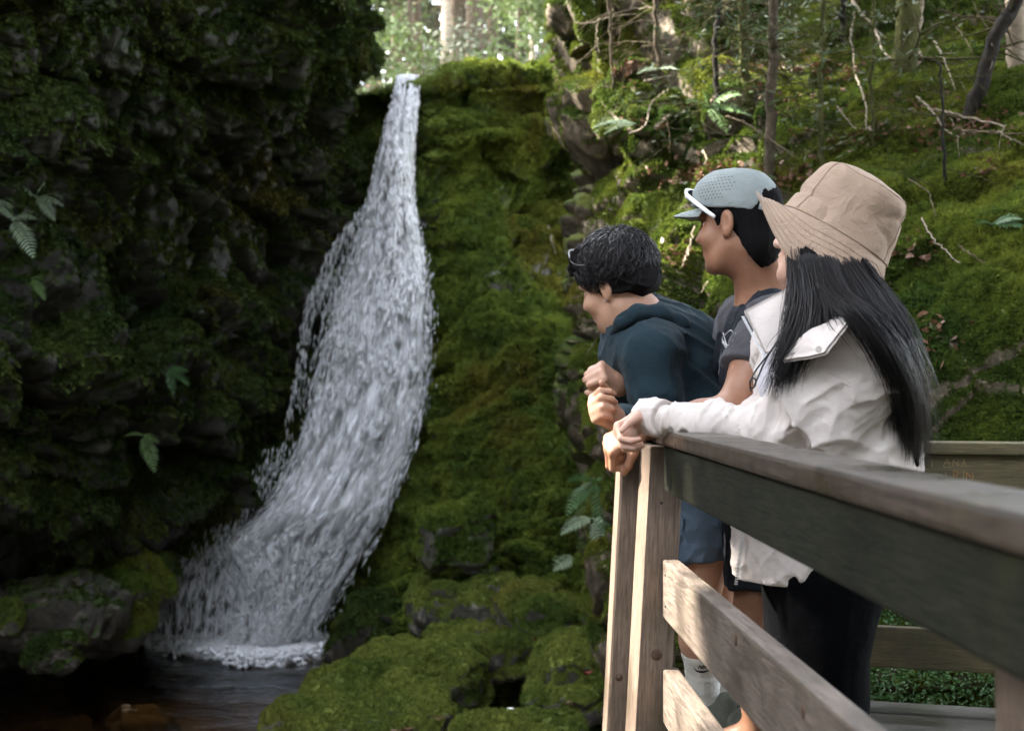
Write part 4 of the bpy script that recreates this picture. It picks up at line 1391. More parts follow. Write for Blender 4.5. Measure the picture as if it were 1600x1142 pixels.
def rc(a, b, ra, rb, k=0.02, op='u'):
    """tapered capsule"""
    a, b = np.asarray(a, float), np.asarray(b, float)
    ba = b - a
    L2 = max(ba @ ba, 1e-9)

    def f(p):
        t = np.clip((p - a) @ ba / L2, 0, 1)
        q = p - a - t[:, None] * ba
        return np.sqrt((q * q).sum(1)) - (ra + (rb - ra) * t)
    c = (a + b) / 2
    R = math.sqrt(L2) / 2 + max(ra, rb)
    return (f, k, op, c, R)


def el(c, r, k=0.02, op='u', R=None):
    """ellipsoid; rows of R are its axes"""
    c, r = np.asarray(c, float), np.asarray(r, float)
    R = np.eye(3) if R is None else np.asarray(R, float)

    def f(p):
        q = (p - c) @ R.T
        k0 = np.sqrt(((q / r) ** 2).sum(1)) + 1e-9
        k1 = np.sqrt(((q / (r * r)) ** 2).sum(1)) + 1e-9
        return k0 * (k0 - 1) / k1
    return (f, k, op, c, max(r))


def pl(c, n, k=0.004, op='i'):
    """half space, kept on the side the normal points away from"""
    c, n = np.asarray(c, float), np.asarray(n, float)
    n = n / np.linalg.norm(n)
    return (lambda p: (p - c) @ n, k, op, c, 1e9)


def fn(f, op, k=0.0):
    return (f, k, op, None, 1e9)


def chain(pts, rs, k=0.03):
    return [rc(pts[i], pts[i + 1], rs[i], rs[i + 1], k) for i in range(len(pts) - 1)]


def evaluate(prims, p):
    d = np.full(len(p), 9.0)
    for f, k, op, c, R in prims:
        if op == 'u':
            lb = np.sqrt(((p - c) ** 2).sum(1)) - R
            m = lb < np.minimum(d + k, 0.12) + 0.002
            if m.any():
                dm = d[m]
                d[m] = smin(dm, f(p[m]), k)
            d[~m] = np.minimum(d[~m], np.maximum(lb[~m], 0.05))
        elif op == 's':
            lb = np.sqrt(((p - c) ** 2).sum(1)) - R
            m = lb < k + 0.03
            if m.any():
                d[m] = smax(d[m], -f(p[m]), k)
        elif op == 'i':
            d = smax(d, f(p), k)
        elif op == 'd':       # displacement of the surface
            m = np.abs(d) < 0.06
            if m.any():
                d[m] = d[m] + f(p[m])
    return d


def sculpt(prims, h, lo, hi):
    """sparse surface nets -> verts, quads"""
    B = 8
    lo, hi = np.asarray(lo, float), np.asarray(hi, float)
    nb = np.ceil((hi - lo) / (h * B)).astype(int) + 1
    bi = np.stack(np.meshgrid(*[np.arange(k) for k in nb], indexing='ij'), -1).reshape(-1, 3)
    cen = lo + (bi + 0.5) * B * h
    dc = evaluate([q for q in prims if q[2] != 'd'], cen)
    bi = bi[np.abs(dc) < B * h * 0.87 * 1.25 + 0.015]
    loc = np.stack(np.meshgrid(*[np.arange(B + 1)] * 3, indexing='ij'), -1).reshape(-1, 3)
    keys, verts, quads_ = [], [], []
    S = np.array([1, 1 << 20, 1 << 40], dtype=np.int64)
    edges = []
    for s in range(0, len(bi), 400):
        b_ = bi[s:s + 400]
        g = b_[:, None, :] * B + loc[None]
        p = lo + g.reshape(-1, 3) * h
        v = evaluate(prims, p).reshape(len(b_), B + 1, B + 1, B + 1)
        ins = v < 0
        # cells
        cnt = sum(ins[:, i:B + i, j:B + j, k:B + k].astype(np.int8) for i in (0, 1) for j in (0, 1) for k in (0, 1))
        act = np.argwhere((cnt > 0) & (cnt < 8))
        if len(act) == 0:
            continue
        n, ci = act[:, 0], act[:, 1:]
        acc = np.zeros((len(act), 3))
        w_ = np.zeros(len(act))
        for ax in range(3):
            o1, o2 = [a for a in range(3) if a != ax]
            for a in (0, 1):
                for c in (0, 1):
                    e0 = ci.copy()
                    e0[:, o1] += a
                    e0[:, o2] += c
                    e1 = e0.copy()
                    e1[:, ax] += 1
                    v0 = v[n, e0[:, 0], e0[:, 1], e0[:, 2]]
                    v1 = v[n, e1[:, 0], e1[:, 1], e1[:, 2]]
                    m = (v0 < 0) != (v1 < 0)
                    t = np.where(m, v0 / np.where(m, v0 - v1, 1), 0)
                    q = e0.astype(float)
                    q[:, ax] += t
                    acc += np.where(m[:, None], q, 0)
                    w_ += m
        gc = b_[n] * B
        verts.append(lo + (gc + acc / w_[:, None]) * h)
        keys.append((gc + ci) @ S)
        for ax in range(3):
            sl0 = [slice(None)] + [slice(0, B)] * 3
            sl1 = list(sl0)
            sl1[ax + 1] = slice(1, B + 1)
            a0, a1 = ins[tuple(sl0)], ins[tuple(sl1)]
            ee = np.argwhere(a0 != a1)
            if len(ee):
                edges.append((ax, b_[ee[:, 0]] * B + ee[:, 1:], a0[ee[:, 0], ee[:, 1], ee[:, 2], ee[:, 3]]))
    keys = np.concatenate(keys)
    verts = np.concatenate(verts)
    order = np.argsort(keys)
    keys, verts = keys[order], verts[order]
    for ax, g, s0 in edges:
        o1, o2 = (ax + 1) % 3, (ax + 2) % 3
        idx, ok = [], np.ones(len(g), bool)
        for a, c in ((0, 0), (1, 0), (1, 1), (0, 1)):
            q = g.copy()
            q[:, o1] -= a
            q[:, o2] -= c
            kk = q @ S
            i = np.searchsorted(keys, kk)
            i = np.minimum(i, len(keys) - 1)
            ok &= keys[i] == kk
            idx.append(i)
        f = np.stack(idx, 1)
        f[~s0] = f[~s0][:, ::-1]
        quads_.append(f[ok])
    return verts, np.concatenate(quads_)


def relax(v, f, it=1, w_=0.5):
    for _ in range(it):
        i0 = np.concatenate([f[:, a] for a in (0, 1, 2, 3, 1, 2, 3, 0)])
        i1 = np.concatenate([f[:, a] for a in (1, 2, 3, 0, 0, 1, 2, 3)])
        c = np.bincount(i0, minlength=len(v))
        acc = np.stack([np.bincount(i0, weights=v[i1, a], minlength=len(v)) for a in range(3)], 1)
        v = v * (1 - w_) + w_ * acc / np.maximum(c, 1)[:, None]
    return v


def bounds(prims, pad=0.02):
    lo = np.min([q[3] - q[4] for q in prims if q[2] == 'u'], axis=0) - pad
    hi = np.max([q[3] + q[4] for q in prims if q[2] == 'u'], axis=0) + pad
    return lo, hi


def sculpture(name, prims, h, mat, parent=None, origin=None, it=1, colour=None):
    lo, hi = bounds(prims)
    v, f = sculpt(prims, h, lo, hi)
    v = relax(v, f, it)
    return obj(name, v, f, mat, parent, origin)


def unit(v):
    v = np.asarray(v, float)
    return v / np.linalg.norm(v)


class Head:
    """local frame: x to the face, y to the person's own left, z up"""
    def __init__(s, c, fwd, up, scale=1.0):
        s.c = np.asarray(c, float)
        x = unit(fwd)
        up = np.asarray(up, float)
        z = unit(up - x * (x @ up))
        s.R = np.stack([x, np.cross(z, x), z])
        s.s = scale

    def w(s, *q):
        return s.c + (np.asarray(q, float) * s.s) @ s.R

    def wm(s, q):
        return s.c + (np.asarray(q, float) * s.s) @ s.R

    def e(s, c, r, k=0.02, op='u', tilt=None):
        R = s.R
        if tilt is not None:
            R = np.array(Matrix.Rotation(tilt[0], 3, tilt[1])) @ s.R
        return el(s.w(*c), np.asarray(r) * s.s, k, op, R)

    def c_(s, a, b, ra, rb, k=0.015, op='u'):
        return rc(s.w(*a), s.w(*b), ra * s.s, rb * s.s, k, op)

    def prims(s, female=False):
        j = 0.94 if female else 1.0
        P_ = [s.e((-0.012, 0, 0.040), (0.098, 0.076, 0.088), 0.02),
              s.e((0.028, 0, -0.025), (0.064 * j, 0.060 * j, 0.085), 0.03),
              s.e((0.030, 0, -0.072), (0.052, 0.050 * j, 0.042), 0.03),
              s.e((0.074, 0, -0.100), (0.018, 0.020, 0.016), 0.025),
              s.c_((0.0, 0.052 * j, -0.050), (0.050, 0.030 * j, -0.094), 0.016, 0.016, 0.03),
              s.c_((0.0, -0.052 * j, -0.050), (0.050, -0.030 * j, -0.094), 0.016, 0.016, 0.03),
              s.c_((0.080, -0.028, 0.026), (0.080, 0.028, 0.026), 0.014, 0.014, 0.02),
              s.e((0.062, 0.040, -0.028), (0.026, 0.024, 0.022), 0.025), s.e((0.062, -0.040, -0.028), (0.026, 0.024, 0.022), 0.025),
              s.e((0.095, 0.033, 0.006), (0.016, 0.019, 0.013), 0.015, 's'), s.e((0.095, -0.033, 0.006), (0.016, 0.019, 0.013), 0.015, 's'),
              s.c_((0.088, 0, 0.014), (0.106, 0, -0.026), 0.008, 0.012, 0.012),
              s.e((0.094, 0.012, -0.030), (0.012, 0.008, 0.008), 0.008), s.e((0.094, -0.012, -0.030), (0.012, 0.008, 0.008), 0.008),
              s.e((0.088, 0, -0.056), (0.010, 0.022, 0.0065), 0.008), s.e((0.086, 0, -0.069), (0.011, 0.019, 0.0075), 0.008),
              s.e((0.102, 0, -0.0625), (0.010, 0.026, 0.0018), 0.004, 's')]
        for sg in (1, -1):
            P_ += [s.e((-0.006, sg * 0.079, 0.000), (0.019, 0.010, 0.032), 0.008, 'u', (sg * 0.25, 'Z')),
                   s.e((0.000, sg * 0.076, -0.026), (0.010, 0.009, 0.012), 0.008),
                   s.e((-0.002, sg * 0.090, 0.004), (0.011, 0.0075, 0.020), 0.005, 's', (sg * 0.25, 'Z'))]
        return P_

    def eyes(s, parent, mat):
        for sg in (1, -1):
            mb = MB()
            c = s.w(0.070, sg * 0.032, 0.006)
            th, ph = np.meshgrid(np.linspace(0, 2 * np.pi, 12), np.linspace(0.01, np.pi - 0.01, 8))
            q = np.stack([np.sin(ph) * np.cos(th), np.sin(ph) * np.sin(th), np.cos(ph)], -1).reshape(-1, 3) * 0.0115
            obj('eye', c + q, grid_faces(8, 12), mat, parent)


def hand(wrist, fwd, palm, thumb_side, curl, s=1.0, thumb=(0.35, 0.55), spread=0.10, k=0.006):
    """five fingers on a palm.  fwd: wrist to knuckles, palm: the way the palm faces, thumb_side: +1/-1 along palm x fwd.
    curl: four triples of bend angles (degrees) index..little."""
    x = unit(fwd)
    n = unit(np.asarray(palm, float) - x * (x @ np.asarray(palm, float)))
    y = np.cross(n, x) * thumb_side            # towards the thumb
    W = np.asarray(wrist, float)
    pr = []
    # palm
    kn = []
    for i, off in enumerate((0.030, 0.010, -0.010, -0.028)):
        L = (0.090, 0.094, 0.089, 0.080)[i] * s
        b0 = W + y * off * 0.55 * s + x * 0.012 * s
        b1 = W + y * off * s * 1.0 + x * L - n * 0.004 * s
        kn.append(b1)
        pr.append(rc(b0, b1, 0.0155 * s, 0.0115 * s, 0.014))
    pr.append(el(W + x * 0.045 * s + n * 0.004 * s, np.array([0.042, 0.036, 0.0145]) * s, 0.015, 'u', np.stack([x, y, n])))
    pr.append(rc(W - x * 0.03 * s, W + x * 0.02 * s, 0.025 * s, 0.026 * s, 0.02))
    fl_ = ((0.044, 0.026, 0.021), (0.049, 0.030, 0.022), (0.045, 0.028, 0.022), (0.034, 0.021, 0.019))
    rr = (0.0092, 0.0094, 0.0088, 0.0078)
    for i in range(4):
        p0 = kn[i]
        a = 0.0
        dirs = y * math.sin(spread * (1.5 - i))
        for jn in range(3):
            a += math.radians(curl[i][jn])
            d = unit(x * math.cos(a) + n * math.sin(a) + dirs * max(0.0, math.cos(a)))
            p1 = p0 + d * fl_[i][jn] * s
            pr.append(rc(p0, p1, rr[i] * (1.06 - 0.09 * jn) * s, rr[i] * (0.98 - 0.10 * jn) * s, k * 0.5 if jn else 0.010))
            p0 = p1
    if curl[1][0] > 55:
        pr.append(el(W + x * 0.082 * s + n * 0.024 * s, np.array([0.026, 0.036, 0.023]) * s, 0.008, 'u', np.stack([x, y, n])))
    # thumb leaves the side of the palm
    t0 = W + x * 0.022 * s + y * 0.022 * s + n * 0.006 * s
    d1 = unit(x * 0.72 + y * 0.62 + n * 0.30)
    t1 = t0 + d1 * 0.040 * s
    d2 = unit(x * (0.95 - thumb[0]) + y * (0.35 - thumb[0]) + n * thumb[1])
    t2 = t1 + d2 * 0.033 * s
    d3 = unit(x * (0.9 - thumb[0] * 1.2) + y * (0.05 - thumb[0] * 1.3) + n * thumb[1])
    t3 = t2 + d3 * 0.026 * s
    pr += [rc(t0, t1, 0.0165 * s, 0.0125 * s, 0.016), rc(t1, t2, 0.0115 * s, 0.0100 * s, 0.006), rc(t2, t3, 0.0100 * s, 0.0082 * s, 0.003)]
    return pr


def folds(amp, freq, ax, seed, sharp=1.0, stretch=0.35):
    """cloth creases: ridged noise, drawn out along ax"""
    t, u, b_ = frame_of(np.asarray(ax, float))

    def f(p):
        q = np.stack([(p @ t) * freq * stretch, (p @ u) * freq, (p @ b_) * freq], 1)
        q = q + 0.5 * np.stack([vnoise(q * 0.7, seed + 5), vnoise(q * 0.7, seed + 6), vnoise(q * 0.7, seed + 7)], 1)
        r1 = 1 - np.abs(vnoise(q, seed))
        r2 = 1 - np.abs(vnoise(q * 2.1, seed + 1))
        return -amp * (r1 ** (2 + 2 * sharp) * 1.2 + 0.45 * r2 ** (2 + 2 * sharp) - 0.55)
    return fn(f, 'd')


def cloth(name, col, rough=0.85, weave=900, var=0.08, sheen=0.0, bumpy=0.25, spec=0.2):
    m, nt, b = newmat(name)
    p = pos(nt)
    n1 = noise(nt, p, 9, 4, 0.6)
    n2 = noise(nt, p, weave, 2, 0.5)
    c = ramp(nt, n1, [(0.3, tuple(x * (1 - var) for x in col)), (0.7, tuple(min(1, x * (1 + var)) for x in col))])
    c = mix(nt, math_(nt, 'MULTIPLY', n2, 0.25), c, tuple(x * 0.6 for x in col))
    nt.links.new(c, b.inputs['Base Color'])
    b.inputs['Roughness'].default_value = rough
    b.inputs['Specular IOR Level'].default_value = spec
    b.inputs['Sheen Weight'].default_value = sheen
    wr = noise(nt, p, 22, 6, 0.55, 1.2)
    h = math_(nt, 'ADD', math_(nt, 'MULTIPLY', n2, 0.12), math_(nt, 'ADD', math_(nt, 'MULTIPLY', noise(nt, p, 75, 4, 0.6, 0.6), 0.30), math_(nt, 'MULTIPLY', wr, 1.0)))
    bump(nt, b, h, min(1.0, bumpy * 2.2), 0.009)
    return m


def skinmat(name, col):
    m, nt, b = newmat(name)
    p = pos(nt)
    n1 = noise(nt, p, 14, 4, 0.6)
    c = ramp(nt, n1, [(0.3, (col[0] * 0.86, col[1] * 0.78, col[2] * 0.74)), (0.7, (min(1, col[0] * 1.10), col[1] * 1.06, col[2] * 1.04))])
    c = mix(nt, math_(nt, 'MULTIPLY', ramp(nt, noise(nt, p, 55, 5, 0.65), [(0.45, 0.0), (0.7, 1.0)]), 0.35), c, (col[0] * 0.88, col[1] * 0.66, col[2] * 0.60))
    nt.links.new(c, b.inputs['Base Color'])
    b.inputs['Roughness'].default_value = 0.48
    b.inputs['Specular IOR Level'].default_value = 0.4
    b.inputs['Subsurface Weight'].default_value = 0.12
    b.inputs['Subsurface Radius'].default_value = (1.0, 0.35, 0.2)
    b.inputs['Subsurface Scale'].default_value = 0.01
    bump(nt, b, math_(nt, 'ADD', noise(nt, p, 420, 3), noise(nt, p, 110, 3)), 0.3, 0.0015)
    return m


def hairmat(name, col=(0.010, 0.009, 0.010), rough=0.42, spec=0.4):
    m, nt, b = newmat(name)
    p = pos(nt)
    g = nd(nt, 'NewGeometry')
    c = ramp(nt, g.outputs['Random Per Island'], [(0.0, tuple(x * 0.7 for x in col)), (1.0, tuple(x * 1.7 for x in col))])
    nt.links.new(c, b.inputs['Base Color'])
    b.inputs['Roughness'].default_value = rough
    b.inputs['Specular IOR Level'].default_value = spec
    return m


def strands(name, curves, r0, mat, parent, sides=3, taper=0.25, flat=0.6, n=20):
    """many hair strands in one mesh, built together"""
    t = np.linspace(0, 1, n)
    P_ = np.stack([c[np.clip((t * (len(c) - 1)).round().astype(int), 0, len(c) - 1)] if len(c) != n else c for c, k in curves])
    k = np.array([k for c, k in curves])
    tg = np.gradient(P_, axis=1)
    tg /= np.linalg.norm(tg, axis=2, keepdims=True) + 1e-9
    u = np.cross(tg, np.array([0.31, -0.77, 0.55]))
    u /= np.linalg.norm(u, axis=2, keepdims=True) + 1e-9
    b_ = np.cross(tg, u)
    r = r0 * k[:, None] * ((0.55 + 0.45 * np.sin(np.pi * np.clip(t * 1.2, 0, 1))) * (1 - (1 - taper) * t ** 2))[None]
    a = np.arange(sides) * 2 * np.pi / sides
    v = P_[:, :, None, :] + r[:, :, None, None] * (np.cos(a)[None, None, :, None] * u[:, :, None, :] + flat * np.sin(a)[None, None, :, None] * b_[:, :, None, :])
    S_ = len(curves)
    i, j = np.meshgrid(np.arange(n - 1), np.arange(sides), indexing='ij')
    j2 = (j + 1) % sides
    f = np.stack([i * sides + j, i * sides + j2, (i + 1) * sides + j2, (i + 1) * sides + j], -1).reshape(-1, 4)
    f = (f[None] + (np.arange(S_) * n * sides)[:, None, None]).reshape(-1, 4)
    return obj(name, v.reshape(-1, 3), f, mat, parent)
# ============================================================ the three people at the rail
SKIN_A = skinmat('light_tan_skin', (0.46, 0.285, 0.20))
SKIN_B = skinmat('brown_skin', (0.29, 0.155, 0.098))
SKIN_C = skinmat('fair_skin', (0.58, 0.39, 0.31))
HAIR = hairmat('black_hair')
HAIR_BASE = hairmat('black_hair_base', (0.006, 0.0055, 0.006), 0.9, 0.1)
EYE = simple('eye_white', (0.7, 0.68, 0.65), 0.2, 0.02, 10, 0.5, 0)
C_HOOD = cloth('deep_teal_fleece', (0.014, 0.030, 0.040), 0.95, 700, 0.12, 0.06)
C_CUFF = cloth('dark_ribbed_cuff', (0.010, 0.020, 0.027), 0.95, 500, 0.10, 0.05)
C_SHORT = cloth('blue_grey_nylon', (0.085, 0.125, 0.175), 0.6, 900, 0.10)
C_TEE = cloth('charcoal_jersey', (0.060, 0.058, 0.066), 0.9, 900, 0.08, 0.1)
C_VEST = cloth('black_mesh_vest', (0.010, 0.012, 0.018), 0.8, 500, 0.2)
C_JACK = cloth('cream_cotton_shell', (0.56, 0.505, 0.475), 0.75, 900, 0.04, 0.0, 0.15)
C_PANT = cloth('black_trousers', (0.0022, 0.0024, 0.003), 0.95, 800, 0.2, 0.0, 0.2, 0.04)
C_HAT = cloth('tan_cotton_twill', (0.36, 0.262, 0.195), 0.9, 800, 0.10, 0.1, 0.4)
C_CAP = cloth('grey_green_ripstop', (0.235, 0.268, 0.268), 0.7, 900, 0.05)
C_SOCK = cloth('white_ribbed_sock', (0.62, 0.62, 0.58), 0.95, 500, 0.05)
C_INNER = cloth('pale_grey_tank', (0.55, 0.54, 0.58), 0.85, 800, 0.04)
M_WHITE = simple('white_plastic', (0.75, 0.76, 0.78), 0.3, 0.03, 20, 0.5, 0)
M_BLACK = simple('black_plastic', (0.008, 0.008, 0.009), 0.3, 0.1, 20, 0.5, 0)
M_METAL = simple('zip_metal', (0.45, 0.45, 0.45), 0.35, 0.1, 80, 0.5, 0, metal=1.0)
M_SHOE = simple('grey_green_shoe', (0.11, 0.12, 0.10), 0.8, 0.15, 60, 0.2, 0.3)
M_SOLE = simple('pale_sole', (0.55, 0.53, 0.48), 0.7, 0.1, 60, 0.2, 0.2)


def seam_ring(name, prims, c, axis, mat, parent, r=0.002, n=40, reach=0.16, a0=0.0, a1=2 * math.pi):
    """a stitched seam: where the plane through c cuts the garment"""
    t, u, b_ = frame_of(np.asarray(axis, float))
    pts = []
    for a in np.linspace(a0, a1, n):
        d = math.cos(a) * u + math.sin(a) * b_
        s = np.linspace(0.02, reach, 60)
        v = evaluate(prims, c + d * s[:, None])
        k = np.argmax(v > 0) if (v > 0).any() else 59
        pts.append(c + d * s[max(k - 1, 0)])
    pts = np.array(pts)
    pts = np.concatenate([pts[:1], (pts[:-2] + 2 * pts[1:-1] + pts[2:]) / 4, pts[-1:]])
    obj(name, *tube(pts, r, 5, False), mat, parent)


def leg(hip, knee, ankle, toe, s=1.0, k=0.03):
    hip, knee, ankle, toe = [np.asarray(q, float) for q in (hip, knee, ankle, toe)]
    calf = knee * 0.68 + ankle * 0.32 + np.array([0.0, 0, 0])
    return [rc(hip, knee, 0.085 * s, 0.054 * s, k), rc(knee, calf, 0.053 * s, 0.054 * s, k), rc(calf, ankle, 0.054 * s, 0.036 * s, k), rc(ankle, toe, 0.036 * s, 0.028 * s, k)]


# ------------------------------------------------------------------ 1: dark haired man, bent over the end of the rail
def man_in_hoodie():
    hc = P(963, 446, 4.02)
    H = Head(hc, (-0.80, 0.52, -0.30), (-0.30, 0.0, 1.0), 1.04)
    neck = P(1002, 506, 4.02)
    ls, rs = P(1016, 556, 3.87), P(985, 540, 4.20)
    chest = P(1030, 570, 4.04)
    belly = P(1082, 660, 4.06)
    pelv = P(1122, 745, 4.08)
    le, re = P(1034, 682, 3.86), P(1010, 655, 4.10)
    lw, rw = P(961, 655, 3.68), P(968, 602, 3.93)
    lh, rh = P(1120, 775, 3.98), P(1135, 775, 4.17)
    lk, rk = P(1090, 950, 4.00), P(1125, 950, 4.18)
    la, ra = P(1100, 1110, 4.08), P(1130, 1105, 4.28)
    la[2], ra[2] = 0.09, 0.09
    lt, rt = la + np.array([-0.13, 0.09, -0.06]), ra + np.array([-0.13, 0.09, -0.06])
    base = np.array([(la[0] + ra[0]) / 2, (la[1] + ra[1]) / 2, 0.0])
    pr = H.prims()
    pr += [rc(H.w(-0.022, 0, -0.055), neck, 0.054, 0.060, 0.03),
           rc(neck, chest, 0.075, 0.12, 0.05), rc(ls, rs, 0.062, 0.062, 0.05), rc(chest, belly, 0.125, 0.118, 0.05), rc(belly, pelv, 0.118, 0.120, 0.05)]
    pr += chain([ls, le], [0.052, 0.042]) + chain([le, lw], [0.042, 0.028]) + chain([rs, re], [0.052, 0.042]) + chain([re, rw], [0.042, 0.028])
    pr += leg(lh, lk, la, lt) + leg(rh, rk, ra, rt)
    # near hand: palm up towards the camera side, fingers folded over it
    cu = [(62, 78, 40), (68, 82, 42), (72, 84, 42), (74, 84, 40)]
    pr += hand(lw, unit(P(922, 634, 3.61) - lw), (0.30, -0.86, 0.42), -1, cu, 0.96, (0.02, 0.30))
    # far hand: loose fist, back and thumb side seen
    cu2 = [(70, 92, 50), (74, 94, 50), (76, 94, 50), (76, 92, 48)]
    pr += hand(rw, unit(P(932, 576, 3.86) - rw), (-0.20, 0.72, -0.66), -1, cu2, 0.98, (0.30, 0.62))
    body = sculpture('person', pr, 0.0036, SKIN_A, None, base, 1)
    tag(body, 'person with wavy black hair in a dark teal hoodie bent over the rail end', 'person')
    H.eyes(body, EYE)
    # hoodie
    tors = [rc(chest + np.array([-0.02, 0, 0.03]), belly, 0.152, 0.150, 0.05), rc(belly, pelv + np.array([0, 0, 0.02]), 0.150, 0.150, 0.05), rc(ls, rs, 0.083, 0.083, 0.07),
            rc(neck + np.array([0.03, 0, -0.05]), chest, 0.092, 0.150, 0.06),
            rc(P(1075, 540, 4.05), P(1110, 640, 4.07), 0.10, 0.10, 0.07)]
    slv = [rc(ls, (ls + le) / 2, 0.080, 0.076, 0.014), rc((ls + le) / 2, le, 0.076, 0.066, 0.02), rc(le, lw * 0.8 + le * 0.2, 0.066, 0.050, 0.025),
           rc(rs, re, 0.082, 0.068, 0.04), rc(re, rw * 0.8 + re * 0.2, 0.066, 0.050, 0.02)]
    hd = [rc(P(1012, 476, 4.05), P(1062, 508, 4.05), 0.040, 0.052, 0.04), rc(P(1062, 508, 4.05), P(1080, 532, 4.03), 0.052, 0.030, 0.04)]
    for (dz, sgn) in ((0.0, 1), (0.21, -1)):
        hd += chain([P(958, 520, 3.95 + dz), P(972, 503, 3.91 + dz), P(996, 488, 3.90 + dz), P(1032, 489, 3.92 + dz * 0.9), P(1062, 507, 3.95 + dz * 0.7), P(1084, 534, 4.00 + dz * 0.4)], [0.014, 0.018, 0.021, 0.024, 0.024, 0.016], 0.022)
    hem = unit(pelv - belly)
    cutn = H.w(-0.02, 0, -0.085)
    prim = tors + slv + [rc(H.w(-0.03, 0, -0.03), cutn, 0.058, 0.062, 0.012, 's'), folds(0.012, 6.5, pelv - chest + np.array([0.1, 0, 0.2]), 3, 1.6, 0.30), folds(0.006, 13, (le - ls) + np.array([0.1, 0, 0.1]), 9, 1.8, 0.35),
                                pl(pelv + hem * 0.085, hem), pl(lw * 0.86 + le * 0.14, lw - le) if False else pl(pelv + hem * 0.09, hem)]
    hoodie = sculpture('hoodie', prim, 0.0055, C_HOOD, body, None, 2)
    sculpture('hood', hd + [rc(H.w(-0.03, 0, -0.03), cutn, 0.058, 0.062, 0.012, 's'), folds(0.004, 9, (0.6, 0, -0.6), 13, 1.0, 0.4)], 0.005, C_HOOD, body, None, 2)
    for (e_, w_) in ((le, lw), (re, rw)):
        d = unit(w_ - e_)
        cf = [rc(w_ - d * 0.085, w_ - d * 0.015, 0.040, 0.036, 0.01), pl(w_ - d * 0.012, d, 0.006), folds(0.0015, 60, d, 5, 0.5, 0.1)]
        sculpture('cuff', cf, 0.004, C_CUFF, body, None, 1)
    seam_ring('seam', prim, ls + unit(le - ls) * 0.035, unit(le - ls) + np.array([0.25, 0, 0.1]), C_HOOD, hoodie, 0.0022)
    # shorts
    sh = [rc(pelv + hem * 0.02, pelv + hem * 0.09, 0.138, 0.142, 0.04), rc(lh + np.array([0, 0, 0.02]), lh * 0.40 + lk * 0.60, 0.118, 0.098, 0.05), rc(rh + np.array([0, 0, 0.02]), rh * 0.40 + rk * 0.60, 0.118, 0.098, 0.05),
          pl(lh * 0.42 + lk * 0.58, (0.1, 0.0, -1), 0.004), folds(0.014, 9, (0.3, 0, 1), 33, 1.6, 0.5), folds(0.005, 24, (0.2, 0, 1), 35, 1.4, 0.5)]
    sculpture('shorts', sh, 0.006, C_SHORT, body, None, 1)
    # socks and shoes
    for (k_, a_, t_, show) in ((lk, la, lt, True), (rk, ra, rt, False)):
        d = unit(k_ - a_)
        s0 = a_ + d * 0.165
        so = [rc(s0, a_ + d * 0.06, 0.054, 0.044, 0.02), rc(a_ + d * 0.06, a_, 0.044, 0.044, 0.02), rc(a_, t_, 0.044, 0.034, 0.02), pl(s0 - d * 0.004, d, 0.003),
              fn(lambda p, s0=s0, d=d: -0.0022 * ((p - s0) @ d > -0.026) - 0.0016 * np.exp(-(((p - s0) @ d + 0.075 + 0.2 * (p[:, 0] - s0[0])) / 0.006) ** 2) - 0.0014 * np.exp(-(((p - s0) @ d + 0.115) / 0.005) ** 2), 'd')]
        so_o = sculpture('sock', so, 0.0035, C_SOCK, body, None, 1)
        hl = a_ + np.array([0.05, -0.03, -0.06])
        tt = a_ + np.array([-0.15, 0.09, -0.06])
        shp = [rc(hl, tt, 0.042, 0.036, 0.03), rc(a_ + np.array([0.02, -0.01, -0.03]), tt + np.array([0.05, -0.02, 0.01]), 0.050, 0.034, 0.03), rc(hl, hl + np.array([0.01, 0, 0.065]), 0.034, 0.030, 0.02),
               pl((0, 0, 0.004), (0, 0, -1), 0.003), fn(lambda p, a_=a_: (a_[2] + 0.035 + 0.25 * np.maximum(0, p[:, 0] - a_[0] - 0.02) - p[:, 2]) * -1.0, 'i', 0.004)]
        sculpture('shoe', shp, 0.005, M_SHOE, body, None, 1)
        if show:
            # the printed mark on the near sock: a curved tick with four slanted letters over it
            c = s0 - d * 0.048 + np.array([0, -0.052, 0])

            def onleg(x, z):
                q = c + np.array([1, 0, 0]) * x + d * z
                ax_ = a_ + d * ((q - a_) @ d)
                v = q - ax_
                rr = 0.054 + (0.044 - 0.054) * np.clip(((s0 - q) @ d) / 0.105, 0, 1) + 0.0022
                return ax_ + v / np.linalg.norm(v) * (rr + 0.0003)
            mb = MB()
            N = 18
            top, bot = [], []
            for i in range(N + 1):
                t = i / N
                x = -0.031 + 0.064 * t
                ztop = -0.004 + 0.009 * t ** 2.4 - 0.004 * math.sin(math.pi * t) + (0.006 * (1 - t / 0.14) if t < 0.14 else 0)
                th = 0.0075 * math.sin(math.pi * min(1, 0.12 + 0.88 * t)) ** 0.9 * (1 - t) ** 0.55 + 0.0004
                top.append(onleg(x, ztop))
                bot.append(onleg(x, ztop - th))
            mb.add(top + bot, [(i, i + 1, N + 2 + i, N + 1 + i) for i in range(N)])

            def stroke(x0, z0, x1, z1, w_=0.0022):
                a, b_ = np.array([x0 + z0 * 0.45, z0]), np.array([x1 + z1 * 0.45, z1])
                n_ = np.array([-(b_ - a)[1], (b_ - a)[0]])
                n_ = n_ / np.linalg.norm(n_) * w_ * 0.5
                mb.add([onleg(*(a - n_)), onleg(*(b_ - n_)), onleg(*(b_ + n_)), onleg(*(a + n_))], [(0, 1, 2, 3)])
            x = -0.016
            z0, z1 = 0.000, 0.012
